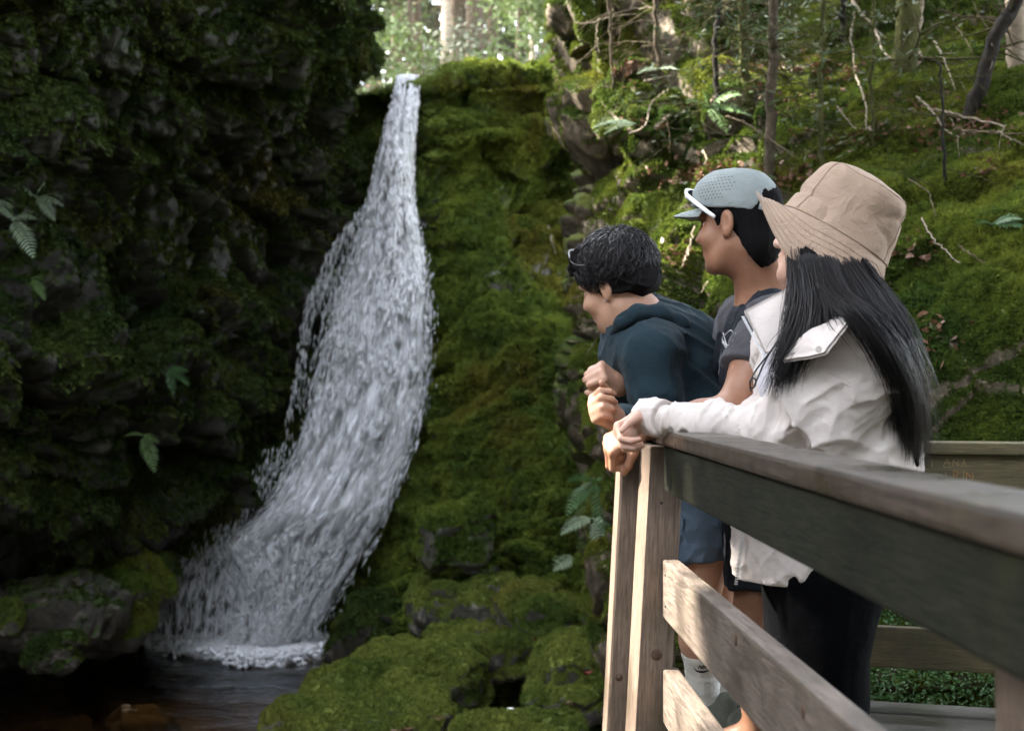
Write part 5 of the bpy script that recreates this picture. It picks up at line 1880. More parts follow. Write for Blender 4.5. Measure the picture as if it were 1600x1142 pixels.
            for q in ([(0, 0, 0, 1), (0, 1, 1, 0), (1, 0, 1, 1)], [(0, 0, 0, 1)], [(0, 0, 0, 1), (0, .45, 1, 1), (.3, .6, 1, 0)], [(0, 0, 0, 1), (0, 0, 1, 0), (0, 1, 1, 1), (0, .5, .8, .5)]):
                wd = 0.0075
                for (a0, b0, a1, b1) in q:
                    stroke(x + a0 * wd, z0 + (z1 - z0) * b0, x + a1 * wd, z0 + (z1 - z0) * b1)
                x += wd + 0.0032 if len(q) > 1 else 0.0040
            mb.build('logo', M_BLACK, so_o, None, False)
    # hair: a thick wavy cap
    R = H
    hp = [H.e((-0.022, 0, 0.052), (0.108, 0.088, 0.092), 0.02), H.e((0.045, 0, 0.085), (0.062, 0.074, 0.050), 0.03), H.e((-0.075, 0, -0.005), (0.050, 0.068, 0.055), 0.03),
          H.e((-0.035, 0.060, 0.035), (0.050, 0.032, 0.060), 0.02), H.e((-0.035, -0.060, 0.035), (0.050, 0.032, 0.060), 0.02),
          H.c_((0.024, 0.078, 0.035), (0.018, 0.078, 0.004), 0.014, 0.007, 0.012), H.c_((0.024, -0.078, 0.035), (0.018, -0.078, 0.004), 0.014, 0.007, 0.012),
          H.e((0.085, 0, 0.0), (0.055, 0.085, 0.072), 0.012, 's'), H.e((0.004, 0.096, -0.008), (0.026, 0.03, 0.034), 0.008, 's'), H.e((0.004, -0.096, -0.008), (0.026, 0.03, 0.034), 0.008, 's'),
          pl(H.w(-0.07, 0, -0.055), -H.R[2] - 0.2 * H.R[0], 0.01), folds(0.009, 22, H.R[0] + 0.4 * H.R[2], 51, 0.2, 0.5)]
    hair = sculpture('hair', hp, 0.0045, HAIR_BASE, body, None, 1)
    rng = np.random.default_rng(41)
    cur = []
    for i in range(4200):
        a = rng.uniform(0, 2 * math.pi)
        e_ = math.asin(rng.uniform(-0.10, 1.0))
        r_ = np.array([-0.020 + 0.110 * math.cos(e_) * math.cos(a), 0.091 * math.cos(e_) * math.sin(a), 0.048 + 0.098 * math.sin(e_)])
        if r_[0] > 0.045 and r_[2] < 0.075:
            continue
        if abs(r_[1]) > 0.06 and -0.03 < r_[0] < 0.04 and r_[2] < 0.035:
            continue
        nrm = unit(np.array([r_[0] + 0.02, r_[1], (r_[2] - 0.05)]))
        whorl = np.array([-0.055, 0.02, 0.135])
        d = r_ - whorl
        d = d - nrm * (d @ nrm)
        d = unit(d + 1e-6) + 0.7 * np.cross(nrm, unit(d + 1e-6)) * rng.normal()
        L = rng.uniform(0.04, 0.075)
        t = np.linspace(0, 1, 11)
        sd = np.cross(nrm, unit(d))
        ph = rng.uniform(0, 6.28)
        wv = rng.uniform(0.002, 0.008)
        line = r_ + nrm * (0.001 + 0.011 * np.sin(np.pi * t) * rng.uniform(0.0, 1.2))[:, None] + unit(d) * (t * L)[:, None] - nrm * (t ** 2 * L * L * 3.6)[:, None] + sd * (wv * np.sin(ph + 7 * t))[:, None]
        cur.append((H.wm(line), rng.uniform(0.6, 1.3)))
    strands('hair_lock', cur, 0.0017, HAIR, hair, 3, 0.3, 0.7, 11)
    # sunglasses pushed up into the hair, ear stud
    mb = MB()
    arm = spline([H.w(0.070, 0.072, 0.104), H.w(0.050, 0.090, 0.085), H.w(0.0, 0.097, 0.062), H.w(-0.03, 0.096, 0.040)], 14)
    mb.add(*tube(arm, 0.0022, 6))
    arm = spline([H.w(0.070, -0.072, 0.104), H.w(0.050, -0.090, 0.085), H.w(0.0, -0.097, 0.062)], 14)
    mb.add(*tube(arm, 0.0022, 6))
    br = spline([H.w(0.070, 0.072, 0.104), H.w(0.084, 0.035, 0.128), H.w(0.088, 0.0, 0.131), H.w(0.084, -0.035, 0.128), H.w(0.070, -0.072, 0.104)], 20)
    mb.add(*tube(br, 0.0040, 6, True, 2.0))
    mb.build('sunglasses', M_BLACK, body)
    st = H.w(0.004, 0.088, -0.034)
    obj('ear_stud', st + OCT_V * 0.0045, OCT_F, M_METAL, body)
    return body


man_a = man_in_hoodie()


# ------------------------------------------------------------------ 2: man in the cap
def man_in_cap():
    hc = P(1153, 352, 3.68)
    H = Head(hc, (-0.84, 0.54, -0.05), (-0.02, 0.0, 1.0), 1.03)
    neck = P(1196, 478, 3.74)
    ls, rs = P(1212, 512, 3.56), P(1168, 505, 3.93)
    chest = P(1216, 565, 3.76)
    belly = P(1222, 680, 3.76)
    pelv = P(1215, 790, 3.74)
    le, re = P(1140, 648, 3.46), P(1140, 575, 3.96)
    lw, rw = P(1002, 668, 3.56), P(1066, 528, 4.16)
    lh, rh = P(1205, 830, 3.66), P(1215, 830, 3.86)
    lk, rk = P(1175, 980, 3.66), P(1190, 980, 3.92)
    la, ra = P(1185, 1130, 3.74), P(1215, 1120, 4.0)
    la[2], ra[2] = 0.09, 0.09
    lt, rt = la + np.array([-0.14, 0.06, -0.06]), ra + np.array([-0.14, 0.06, -0.06])
    base = np.array([(la[0] + ra[0]) / 2, (la[1] + ra[1]) / 2, 0.0])
    pr = H.prims()
    pr += [rc(H.w(-0.020, 0, -0.055), neck, 0.056, 0.064, 0.03), rc(H.w(-0.05, 0, -0.02), neck + np.array([0.03, 0, 0]), 0.045, 0.06, 0.03),
           rc(neck, chest, 0.062, 0.12, 0.06), rc(ls, rs, 0.058, 0.058, 0.05), rc(chest, belly, 0.130, 0.115, 0.05), rc(belly, pelv, 0.115, 0.122, 0.05)]
    pr += [rc(ls, ls * 0.5 + le * 0.5, 0.056, 0.052, 0.03), rc(ls * 0.5 + le * 0.5, le, 0.052, 0.042, 0.03), rc(le, le * 0.7 + lw * 0.3, 0.043, 0.043, 0.03), rc(le * 0.7 + lw * 0.3, lw, 0.043, 0.029, 0.03)]
    pr += chain([rs, re], [0.056, 0.044]) + [rc(re, re * 0.65 + rw * 0.35, 0.046, 0.045, 0.03), rc(re * 0.65 + rw * 0.35, rw, 0.045, 0.030, 0.03)]
    pr += leg(lh, lk, la, lt) + leg(rh, rk, ra, rt)
    cu = [(62, 85, 45), (66, 88, 45), (70, 88, 45), (72, 86, 45)]
    pr += hand(lw, unit(P(966, 690, 3.56) - lw), (0.35, 0.55, -0.75), -1, cu, 1.04, (0.25, 0.6))
    cu2 = [(10, 18, 10)] * 4
    pr += hand(rw, unit(P(1035, 520, 4.24) - rw), (-0.2, -0.75, -0.6), 1, cu2, 1.0, (0.1, 0.3))
    body = sculpture('person', pr, 0.0036, SKIN_B, None, base, 1)
    tag(body, 'person in a grey cap and charcoal T-shirt standing in the middle of the three', 'person')
    H.eyes(body, EYE)
    # T-shirt
    tee = [rc(neck + np.array([0.02, 0, -0.07]), chest, 0.075, 0.142, 0.06), rc(ls, rs, 0.074, 0.074, 0.06), rc(chest, belly, 0.142, 0.138, 0.05), rc(belly, pelv, 0.138, 0.145, 0.05)]
    hemp = ls * 0.46 + le * 0.54
    hemr = rs * 0.46 + re * 0.54

    def hemcut(p):
        # sleeves end above the elbow: keep points away from the forearm side of each hem, near the arm
        out = np.full(len(p), -1.0)
        for s_, e_, h_ in ((ls, le, hemp), (rs, re, hemr)):
            n_ = unit(e_ - s_)
            near = np.sqrt(((p - (h_ + n_ * 0.06)) ** 2).sum(1)) - 0.125
            out = np.maximum(out, np.minimum((p - h_) @ n_, -near))
        return out
    slv = [rc(ls, hemp + unit(le - ls) * 0.03, 0.084, 0.080, 0.04), rc(rs, hemr + unit(re - rs) * 0.03, 0.084, 0.080, 0.04)]
    tee += slv + [rc(H.w(-0.02, 0, -0.05), neck + np.array([0.0, 0, 0.012]), 0.062, 0.072, 0.012, 's'), folds(0.008, 9, (0.2, 0.1, 1), 63, 1.0, 0.5), folds(0.003, 26, (0.3, 0.1, 1), 66, 1.0, 0.5), fn(hemcut, 'i', 0.004)]
    shirt = sculpture('t_shirt', tee, 0.0055, C_TEE, body, None, 1)
    n_ = unit(le - ls)
    seam_ring('seam', tee, hemp - n_ * 0.022, n_, C_TEE, shirt, 0.0016)
    seam_ring('seam', tee, ls + n_ * 0.03, n_ + np.array([0.2, 0, 0.2]), C_TEE, shirt, 0.0018)
    # black running vest with its strap and cord
    base_tee = [q for q in tee if q[2] == 'u']
    vp = []
    for (pts_, r_) in (([(1226, 440, 3.62), (1196, 462, 3.58), (1172, 500, 3.55), (1155, 545, 3.56), (1150, 600, 3.60)], 0.032), ([(1172, 470, 3.95), (1150, 520, 3.90), (1140, 580, 3.88)], 0.05), ([(1160, 500, 3.72), (1152, 600, 3.72)], 0.06)):
        pw = [P(*q) for q in pts_]
        caps = chain(pw, [r_] * len(pw), 0.01)
        c_ = np.mean(pw, axis=0)
        R_ = max(np.linalg.norm(q - c_) for q in pw) + r_
        vp.append((lambda p, caps=caps: smax(evaluate(base_tee, p) - 0.011, evaluate(caps, p), 0.006), 0.0, 'u', c_, R_))
    vp += [rc(H.w(-0.02, 0, -0.05), neck + np.array([0.0, 0, 0.012]), 0.062, 0.074, 0.012, 's'), folds(0.003, 22, (0, 0.2, 1), 71, 1.0, 0.5)]
    vest = sculpture('vest', vp, 0.005, C_VEST, body, None, 1)
    mb = MB()
    for cc in ([(1128, 528, 3.52), (1142, 516, 3.50), (1146, 530, 3.50), (1136, 540, 3.51), (1128, 530, 3.52)], [(1128, 534, 3.52), (1140, 548, 3.51), (1150, 520, 3.50)], [(1130, 520, 3.53), (1136, 545, 3.51), (1134, 560, 3.52)]):
        mb.add(*tube(spline([P(*q) for q in cc], 22), 0.0016, 5))
    mb.build('cord', M_METAL, vest)
    # shorts, dark
    sh = [rc(pelv, pelv - np.array([0, 0, 0.06]), 0.142, 0.142, 0.04), rc(lh, lh * 0.4 + lk * 0.6, 0.115, 0.095, 0.05), rc(rh, rh * 0.4 + rk * 0.6, 0.115, 0.095, 0.05), pl(lh * 0.42 + lk * 0.58, (0, 0, -1)), folds(0.006, 10, (0, 0, 1), 81, 1, 0.5)]
    sculpture('shorts', sh, 0.008, C_VEST, body, None, 1)
    for a_ in (la, ra):
        hl = a_ + np.array([0.05, -0.02, -0.06])
        tt = a_ + np.array([-0.16, 0.06, -0.06])
        sculpture('shoe', [rc(hl, tt, 0.044, 0.038, 0.03), rc(a_ + np.array([0.02, 0, -0.03]), tt + np.array([0.05, -0.02, 0.01]), 0.052, 0.036, 0.03), pl((0, 0, 0.004), (0, 0, -1), 0.003), pl((0, 0, a_[2] + 0.03), (0, 0, 1), 0.004)], 0.006, M_SHOE, body, None, 1)
    # short cropped hair
    hp = [H.e((-0.018, 0, 0.040), (0.101, 0.0815, 0.090), 0.02), H.e((-0.054, 0, -0.045), (0.056, 0.066, 0.072), 0.03), H.c_((0.026, 0.072, 0.030), (0.022, 0.070, 0.002), 0.012, 0.006, 0.01), H.c_((0.026, -0.072, 0.030), (0.022, -0.070, 0.002), 0.012, 0.006, 0.01),
          H.e((0.098, 0, -0.010), (0.072, 0.11, 0.075), 0.01, 's'), H.e((0.010, 0.092, -0.016), (0.030, 0.026, 0.040), 0.008, 's'), H.e((0.010, -0.092, -0.016), (0.030, 0.026, 0.040), 0.008, 's'),
          H.e((0.02, 0, -0.115), (0.075, 0.12, 0.085), 0.02, 's'), folds(0.0022, 70, H.R[2], 91, 0.5, 0.25)]
    sculpture('hair', hp, 0.0035, HAIR_BASE, body, None, 1)
    # cap: crown panels, peak, perforations, rear strap
    cr = [H.e((-0.004, 0, 0.050), (0.1105, 0.0905, 0.092), 0.02), H.e((0.045, 0, 0.070), (0.062, 0.075, 0.062), 0.04),
          pl(H.w(0.07, 0, 0.048), -H.R[2] + 0.17 * H.R[0], 0.004), H.e((-0.118, 0, 0.030), (0.030, 0.040, 0.034), 0.006, 's'), H.e((-0.010, 0, 0.045), (0.103, 0.083, 0.084), 0.004, 's'), folds(0.0016, 26, H.R[2] + H.R[0], 95, 1, 0.5)]
    cap = sculpture('cap', cr, 0.0035, C_CAP, body, None, 1)
    # lower rim of the crown sits on the hair at this plane
    nu, nv = 26, 9
    g = []
    for j in range(nv):
        t = j / (nv - 1)
        row = []
        for i in range(nu):
            a = -1.15 + 2.3 * i / (nu - 1)
            r0 = np.array([0.100 * math.cos(a) + 0.004, 0.086 * math.sin(a), 0.046])
            out = 0.068 * math.cos(a * 1.18) ** 0.6 if abs(a * 1.18) < math.pi / 2 else 0
            row.append(r0 + np.array([out * t, 0, -0.010 * t * t - 0.06 * t * (math.sin(a) ** 2) * 0.35 + 0.004 * t]))
        g.append(row)
    g = np.array(g)
    up_, dn_ = g + np.array([0, 0, 0.0016]), g - np.array([0, 0, 0.0016])
    f1 = grid_faces(nv, nu)
    ring = [(0 * nu + i) for i in range(nu)]
    vv_ = np.concatenate([up_.reshape(-1, 3), dn_.reshape(-1, 3)])
    ff = [tuple(q) for q in f1] + [tuple(q[::-1] + nv * nu) for q in f1]
    k = nv * nu
    for i in range(nu - 1):
        a = (nv - 1) * nu + i
        ff.append((a, a + 1, a + 1 + k, a + k))
    obj('cap_peak', H.wm(vv_), ff, C_CAP, cap)
    # perforation dots on the near side panel
    mb = MB()
    for i in range(13):
        for j in range(9):
            x = 0.072 - 0.0092 * i + 0.0046 * (j % 2)
            z = 0.062 + 0.0083 * j
            if (i - 5.5) ** 2 / 34 + (j - 3.6) ** 2 / 18 > 1 - 0.10 * ((i * 3 + j) % 3):
                continue
            o_ = H.w(x, 0.16, z)
            dr = -H.R[1]
            t = np.linspace(0, 0.16, 200)
            pts = o_ + dr * t[:, None]
            v = evaluate(cr[:2], pts)
            m = np.argmax(v < 0)
            q = pts[m]
            e1 = 0.001
            gr = unit([float(evaluate(cr[:2], (q + e1 * ax)[None])[0] - evaluate(cr[:2], (q - e1 * ax)[None])[0]) for ax in np.eye(3)])
            _, u, b_ = frame_of(gr)
            ang = np.linspace(0, 2 * math.pi, 8, endpoint=False)
            ring = [q + gr * 0.0016 + 0.0019 * (math.cos(a) * u + math.sin(a) * b_) for a in ang]
            mb.add(ring, [tuple(range(8))])
    o = mb.build('perforation', M_BLACK, cap, None, False)
    o['kind'] = 'stuff'
    st = spline([H.w(-0.085, 0.062, 0.032), H.w(-0.108, 0.040, 0.022), H.w(-0.114, 0, 0.018), H.w(-0.108, -0.040, 0.022), H.w(-0.085, -0.062, 0.032)], 16)
    obj('cap_strap', *tube(st, 0.0035, 6, True, 2.4), C_CAP, cap)
    # white sunglasses pushed up on the cap
    mb = MB()
    fr = spline([H.w(0.100, -0.055, 0.080), H.w(0.123, -0.030, 0.098), H.w(0.126, 0.0, 0.100), H.w(0.123, 0.030, 0.098), H.w(0.104, 0.070, 0.080)], 24)
    mb.add(*tube(fr, 0.0045, 8, True, 1.6))
    arm = spline([H.w(0.104, 0.070, 0.080), H.w(0.078, 0.088, 0.062), H.w(0.045, 0.098, 0.036), H.w(0.018, 0.098, 0.014)], 20)
    mb.add(*tube(arm, np.linspace(0.0052, 0.0036, 20), 8, True, 1.5))
    arm = spline([H.w(0.100, -0.055, 0.080), H.w(0.078, -0.088, 0.062), H.w(0.045, -0.098, 0.036)], 20)
    mb.add(*tube(arm, 0.0045, 8, True, 1.5))
    sg = mb.build('sunglasses', M_WHITE, body)
    mb = MB()
    for sgn in (1, -1):
        ln = []
        for i in range(14):
            a = 2 * math.pi * i / 14
            ln.append(H.w(0.119 - 0.012 * (math.cos(a) + 1) * 0.5 - 0.008 * math.sin(a), sgn * (0.034 + 0.028 * math.cos(a)), 0.086 + 0.012 * math.sin(a)))
        mb.add(ln, [tuple(range(14))])
    mb.build('lens', M_BLACK, sg, None, False)
    return body


man_b = man_in_cap()


# ------------------------------------------------------------------ 3: woman in the bucket hat
def woman_in_hat():
    hc = P(1288, 372, 3.16)
    H = Head(hc, (-0.86, 0.44, 0.16), (0.30, 0.03, 1.0), 0.96)
    neck = P(1293, 480, 3.16)
    ls, rs = P(1345, 545, 2.99), P(1235, 535, 3.34)
    chest = P(1290, 580, 3.17)
    belly = P(1305, 720, 3.20)
    pelv = P(1292, 850, 3.22)
    le, re = P(1205, 672, 3.10), P(1225, 650, 3.42)
    lw, rw = P(1012, 652, 3.37), P(1085, 668, 3.30)
    lw = P(1010, 650, 3.40)
    rw = P(1120, 668, 3.46)
    lh, rh = P(1295, 900, 3.14), P(1270, 900, 3.34)
    lk, rk = P(1290, 1080, 3.16), P(1255, 1080, 3.36)
    la, ra = lk + np.array([0.03, 0.03, -0.37]), rk + np.array([0.03, 0.03, -0.37])
    la[2], ra[2] = 0.085, 0.085
    lt, rt = la + np.array([-0.13, 0.07, -0.055]), ra + np.array([-0.13, 0.07, -0.055])
    base = np.array([(la[0] + ra[0]) / 2, (la[1] + ra[1]) / 2, 0.0])
    pr = H.prims(True)
    pr += [rc(H.w(-0.02, 0, -0.055), neck, 0.046, 0.050, 0.03), rc(neck, chest, 0.06, 0.105, 0.06), rc(ls, rs, 0.05, 0.05, 0.05), rc(chest, belly, 0.108, 0.098, 0.05), rc(belly, pelv, 0.098, 0.125, 0.05)]
    pr += chain([ls, le], [0.046, 0.036]) + chain([le, lw], [0.038, 0.024]) + chain([rs, re], [0.046, 0.036]) + chain([re, rw], [0.038, 0.024])
    pr += leg(lh, lk, la, lt, 0.95) + leg(rh, rk, ra, rt, 0.95)
    cu = [(58, 62, 30), (62, 66, 34), (66, 68, 36), (70, 70, 36)]
    pr += hand(lw, unit(P(980, 662, 3.40) - lw + np.array([0.0, -0.02, -0.012])), (0.45, -0.62, -0.62), -1, cu, 0.92, (0.02, 0.22))
    pr += hand(rw, (-0.8, 0.3, -0.3), (0.2, 0.3, -0.9), 1, [(40, 50, 30)] * 4, 0.9)
    body = sculpture('person', pr, 0.0036, SKIN_C, None, base, 1)
    tag(body, 'person with long black hair, tan bucket hat and cream jacket leaning on the rail', 'person')
    H.eyes(body, EYE)
    # trousers
    tr_ = [rc(pelv + np.array([0, 0, 0.03]), pelv - np.array([0, 0, 0.05]), 0.138, 0.140, 0.05), rc(lh, lk, 0.118, 0.088, 0.05), rc(lk, la + np.array([0, 0, 0.02]), 0.088, 0.085, 0.04), rc(rh, rk, 0.118, 0.088, 0.05), rc(rk, ra + np.array([0, 0, 0.02]), 0.088, 0.085, 0.04), folds(0.005, 9, (0, 0, 1), 101, 1, 0.4), pl((0, 0, 0.03), (0, 0, -1))]
    sculpture('trousers', tr_, 0.008, C_PANT, body, None, 1)
    for a_ in (la, ra):
        hl = a_ + np.array([0.05, -0.02, -0.055])
        tt = a_ + np.array([-0.14, 0.07, -0.055])
        sculpture('shoe', [rc(hl, tt, 0.040, 0.034, 0.03), rc(a_ + np.array([0.02, 0, -0.03]), tt + np.array([0.05, -0.02, 0.01]), 0.046, 0.032, 0.03), pl((0, 0, 0.004), (0, 0, -1), 0.003)], 0.006, M_SHOE, body, None, 1)
    # pale top under the open jacket
    sculpture('tank_top', [rc(chest + np.array([-0.02, 0, 0.02]), belly, 0.116, 0.106, 0.05), rc(chest + np.array([-0.085, -0.005, -0.03]), chest + np.array([-0.075, 0.06, -0.03]), 0.062, 0.062, 0.05), rc(belly, pelv, 0.106, 0.128, 0.05), pl(chest + np.array([0, 0, 0.10]), (0.2, 0, 1))], 0.007, C_INNER, body, None, 1)
    # jacket
    bl = P(1300, 800, 3.18)
    back_ = [rc(chest + np.array([0.02, 0, 0.0]), bl, 0.130, 0.160, 0.05), rc(P(1322, 570, 3.14), P(1332, 700, 3.16), 0.112, 0.120, 0.08), rc(P(1332, 690, 3.16), P(1318, 860, 3.18), 0.118, 0.130, 0.08),
             rc(ls, rs, 0.070, 0.070, 0.07), rc(chest + np.array([-0.045, 0.03, -0.04]), P(1235, 720, 3.28), 0.115, 0.125, 0.05), rc(P(1245, 720, 3.24), P(1250, 880, 3.22), 0.13, 0.150, 0.06)]
    mid = ls * 0.45 + le * 0.55
    sag = mid + np.array([0.045, -0.01, -0.045])
    slv = [rc(ls, mid, 0.080, 0.090, 0.018), rc(ls + np.array([0.02, 0, -0.04]), sag, 0.08, 0.092, 0.02), rc(mid, le + np.array([0.02, 0, 0.0]), 0.090, 0.070, 0.018), rc(le + np.array([0.02, 0, 0.0]), le * 0.6 + lw * 0.4, 0.064, 0.052, 0.03),
           rc(le * 0.6 + lw * 0.4, lw, 0.052, 0.040, 0.02), rc(rs, re, 0.085, 0.07, 0.04), rc(re, rw, 0.065, 0.045, 0.03)]
    collar = [rc(P(1172, 488, 3.20), P(1196, 545, 3.14), 0.010, 0.012, 0.02), rc(P(1185, 492, 3.20), P(1235, 465, 3.22), 0.018, 0.016, 0.03), rc(P(1200, 520, 3.17), P(1240, 490, 3.18), 0.022, 0.022, 0.03),
              rc(P(1178, 490, 3.21), P(1206, 540, 3.15), 0.014, 0.014, 0.03)]
    inner = [el(H.w(-0.02, 0, -0.12), (0.088, 0.088, 0.10), 0.012, 's')]
    # opening in front shows the pale top
    op = [rc(P(1216, 540, 3.02), P(1206, 650, 3.00), 0.022, 0.034, 0.014, 's')]

    def cutb(p):
        # jacket hem
        z0 = P(1250, 914, 3.1)[2]
        return z0 + 0.10 * np.clip(p[:, 0] - P(1150, 900, 3.1)[0], 0, 1) * -0.35 - p[:, 2]
    d_ = unit(lw - le)

    def cuffcut(p):
        near = np.sqrt(((p - lw) ** 2).sum(1)) - 0.11
        return np.minimum((p - (lw + d_ * 0.012)) @ d_, -near)
    gath = fn(lambda p: -0.005 * np.clip(1 - np.sqrt(((p - le) ** 2).sum(1)) / 0.20, 0, 1) * np.sin(95 * ((p - le) @ d_) + 4 * vnoise(p * 14, 7)), 'd')
    jk = back_ + slv + inner + op + [folds(0.015, 6.0, (0.75, 0.1, 1), 111, 2.0, 0.26), folds(0.008, 13, (0.8, 0.2, 0.8), 117, 2.2, 0.25), folds(0.0025, 30, (0.5, 0.3, 1), 119, 1.8, 0.4), gath, fn(cutb, 'i', 0.004), fn(cuffcut, 'i', 0.004)]
    jacket = sculpture('jacket', jk, 0.0048, C_JACK, body, None, 1)

    seam_ring('seam', jk, ls + unit(mid - ls) * 0.05, unit(mid - ls) + np.array([0.3, 0, 0.0]), C_JACK, jacket, 0.0022)

    # turned-out collar lapel: a stiff sheet with thickness
    def cloth_sheet(name, corners, thick, bend, mat, parent, nu=14, nv=12, seed=1, wav=0.004):
        a, b_, c, d = [np.asarray(q, float) for q in corners]
        u, v = np.meshgrid(np.linspace(0, 1, nu), np.linspace(0, 1, nv))
        u, v = u.ravel()[:, None], v.ravel()[:, None]
        p = a * (1 - u) * (1 - v) + b_ * u * (1 - v) + c * u * v + d * (1 - u) * v
        n_ = unit(np.cross(b_ - a, d - a))
        if n_[1] > 0:
            n_ = -n_
        p = p + n_ * (bend * np.sin(np.pi * u) * np.sin(np.pi * v)) + n_ * (wav * fbm(p * 22, 2, seed))[:, None]
        f = grid_faces(nv, nu)
        k = nu * nv
        vv_ = np.concatenate([p + n_ * thick / 2, p - n_ * thick / 2])
        ff = [tuple(q) for q in f] + [tuple(q[::-1] + k) for q in f]
        rim = [i for i in range(nu)] + [nu * j + nu - 1 for j in range(1, nv)] + [nu * (nv - 1) + i for i in range(nu - 2, -1, -1)] + [nu * j for j in range(nv - 2, 0, -1)]
        for i in range(len(rim)):
            q, r = rim[i], rim[(i + 1) % len(rim)]
            ff.append((q, r, r + k, q + k))
        return obj(name, vv_, ff, mat, parent)
    lap = cloth_sheet('collar', [P(1163, 486, 3.14), P(1240, 446, 3.16), P(1238, 540, 3.06), P(1196, 552, 3.08)], 0.008, 0.012, C_JACK, jacket, seed=3)
    # zip teeth along the lapel edge
    mb = MB()
    za, zb = P(1162, 494, 3.137), P(1194, 554, 3.077)
    for i in range(24):
        t = (i + 0.5) / 24
        mb.add(*obox(za * (1 - t) + zb * t + np.array([-0.003, -0.001, 0]), np.array([1.0, 0, 0]), np.array([0, 1.0, 0]), np.array([0, 0, 1.0]), (0.006, 0.004, 0.0026), 0.0005))
    mb.build('zipper', M_WHITE, jacket)
    flap = cloth_sheet('storm_flap', [P(1246, 530, 2.99), P(1338, 488, 2.89), P(1292, 553, 2.855), P(1224, 565, 2.96)], 0.008, 0.022, C_JACK, jacket, seed=7, wav=0.006)
    bt = P(1279, 546, 2.845)
    obj('button', bt + np.array([[0.007 * math.cos(a), -0.002 * (i > 11), 0.007 * math.sin(a)] for i, a in enumerate(list(np.linspace(0, 2 * math.pi, 12, endpoint=False)) * 2)]), [tuple(range(12, 24))] + [(i, (i + 1) % 12, 12 + (i + 1) % 12, 12 + i) for i in range(12)], C_JACK, flap, None, False)
    # folded cuff
    cf = [rc(lw - d_ * 0.075, lw + d_ * 0.016, 0.047, 0.043, 0.005), pl(lw + d_ * 0.014, d_, 0.003), pl(lw - d_ * 0.062, -d_, 0.003), folds(0.004, 22, d_, 131, 1, 0.5), rc(lw - d_ * 0.02, lw + d_ * 0.05, 0.033, 0.033, 0.004, 's')]
    sculpture('cuff', cf, 0.004, C_JACK, jacket, None, 1)
    # hem cord with loop
    mb = MB()
    for cc in ([(1234, 498, 3.05), (1210, 540, 3.03), (1180, 580, 3.03), (1172, 600, 3.03), (1174, 612, 3.03)], [(1230, 512, 3.04), (1200, 556, 3.03), (1184, 590, 3.03), (1178, 604, 3.03)],
               [(1176, 590, 3.02), (1181, 594, 3.02), (1179, 604, 3.02), (1173, 606, 3.02), (1172, 596, 3.02), (1176, 590, 3.02)]):
        mb.add(*tube(spline([P(*q) for q in cc], 24), 0.0019, 6))
    mb.build('drawcord', M_BLACK, jacket)
    # zip hanging at the lower front edge
    mb = MB()
    za, zb = P(1160, 835, 3.14), P(1150, 912, 3.13)
    for i in range(22):
        t = i / 21
        mb.add(*obox(za * (1 - t) + zb * t, np.array([1.0, 0, 0]), np.array([0, 1.0, 0]), np.array([0, 0, 1.0]), (0.007, 0.005, 0.003), 0.0005))
    mb.build('zipper', M_METAL, jacket)

    # ---------------- bucket hat: round surface about the tipped hat axis
    ax = unit(np.array([0.62, -0.10, 1.0]))               # hat axis
    fx = unit(np.array([-0.86, 0.44, 0]) - ax * (ax @ np.array([-0.86, 0.44, 0])))
    fy = np.cross(ax, fx)
    hco = P(1308, 362, 3.13)
    PROF = [(0.000, 0.136), (0.050, 0.134), (0.088, 0.122), (0.103, 0.102), (0.110, 0.060), (0.118, 0.012), (0.124, -0.014)]
    BRIM = [(0.124, -0.014), (0.133, -0.036), (0.143, -0.064), (0.152, -0.092), (0.163, -0.118)]

    def ring_surface(prof, n, m, thick, brim):
        pr_ = spline(np.array(prof), n)
        a = np.linspace(0, 2 * math.pi, m, endpoint=False)
        out = []
        for (r, z) in pr_:
            t = (r - 0.124) / 0.039 if brim else 0
            rr = np.full(m, r)
            zz = np.full(m, z)
            if brim:
                t = max(0.0, t)
                # the brim flares at the front and folds out behind
                zz = zz + t * (0.112 * np.clip(np.cos(a), 0, 1) ** 1.3 - 0.012 * np.cos(2 * a) + 0.010 * np.sin(3 * a + 0.6)) + t * 0.030 * np.exp(-((np.mod(a - 2.70 + math.pi, 2 * math.pi) - math.pi) / 0.16) ** 2)
                rr = rr + t * (0.020 * np.clip(np.cos(a), 0, 1) + 0.012 * np.cos(2 * a) + 0.014 * np.exp(-((np.mod(a - 2.70 + math.pi, 2 * math.pi) - math.pi) / 0.20) ** 2))
            w3 = (rr * np.cos(a) * 1.06)[:, None] * fx + (rr * np.sin(a) * 0.96)[:, None] * fy + zz[:, None] * ax
            out.append(hco + w3)
        g = np.array(out)
        if not brim:
            q = g.reshape(-1, 3)
            rad = unit_rows(q - hco)
            side = np.clip(1 - ((q - hco) @ ax - 0.03) ** 2 / 0.012, 0, 1)
            dn = 0.010 * fbm(q * 11, 3, 151) - 0.008 * (1 - np.abs(vnoise(np.stack([(q @ fx) * 7, (q @ fy) * 7, (q @ ax) * 20], 1), 152))) ** 4 * side
            g = (q + rad * dn[:, None]).reshape(g.shape)
        nr = len(pr_)
        fc = [(i * m + j, i * m + (j + 1) % m, (i + 1) * m + (j + 1) % m, (i + 1) * m + j) for i in range(nr - 1) for j in range(m)]
        q = g.reshape(-1, 3)
        inw = -unit_rows(q - hco) * thick
        k = len(q)
        vv_ = np.concatenate([q, q + inw])
        ff = fc + [tuple(x + k for x in f_[::-1]) for f_ in fc]
        for j in range(m):
            a0, a1 = (nr - 1) * m + j, (nr - 1) * m + (j + 1) % m
            ff.append((a1, a0, a0 + k, a1 + k))
        return g, vv_, ff

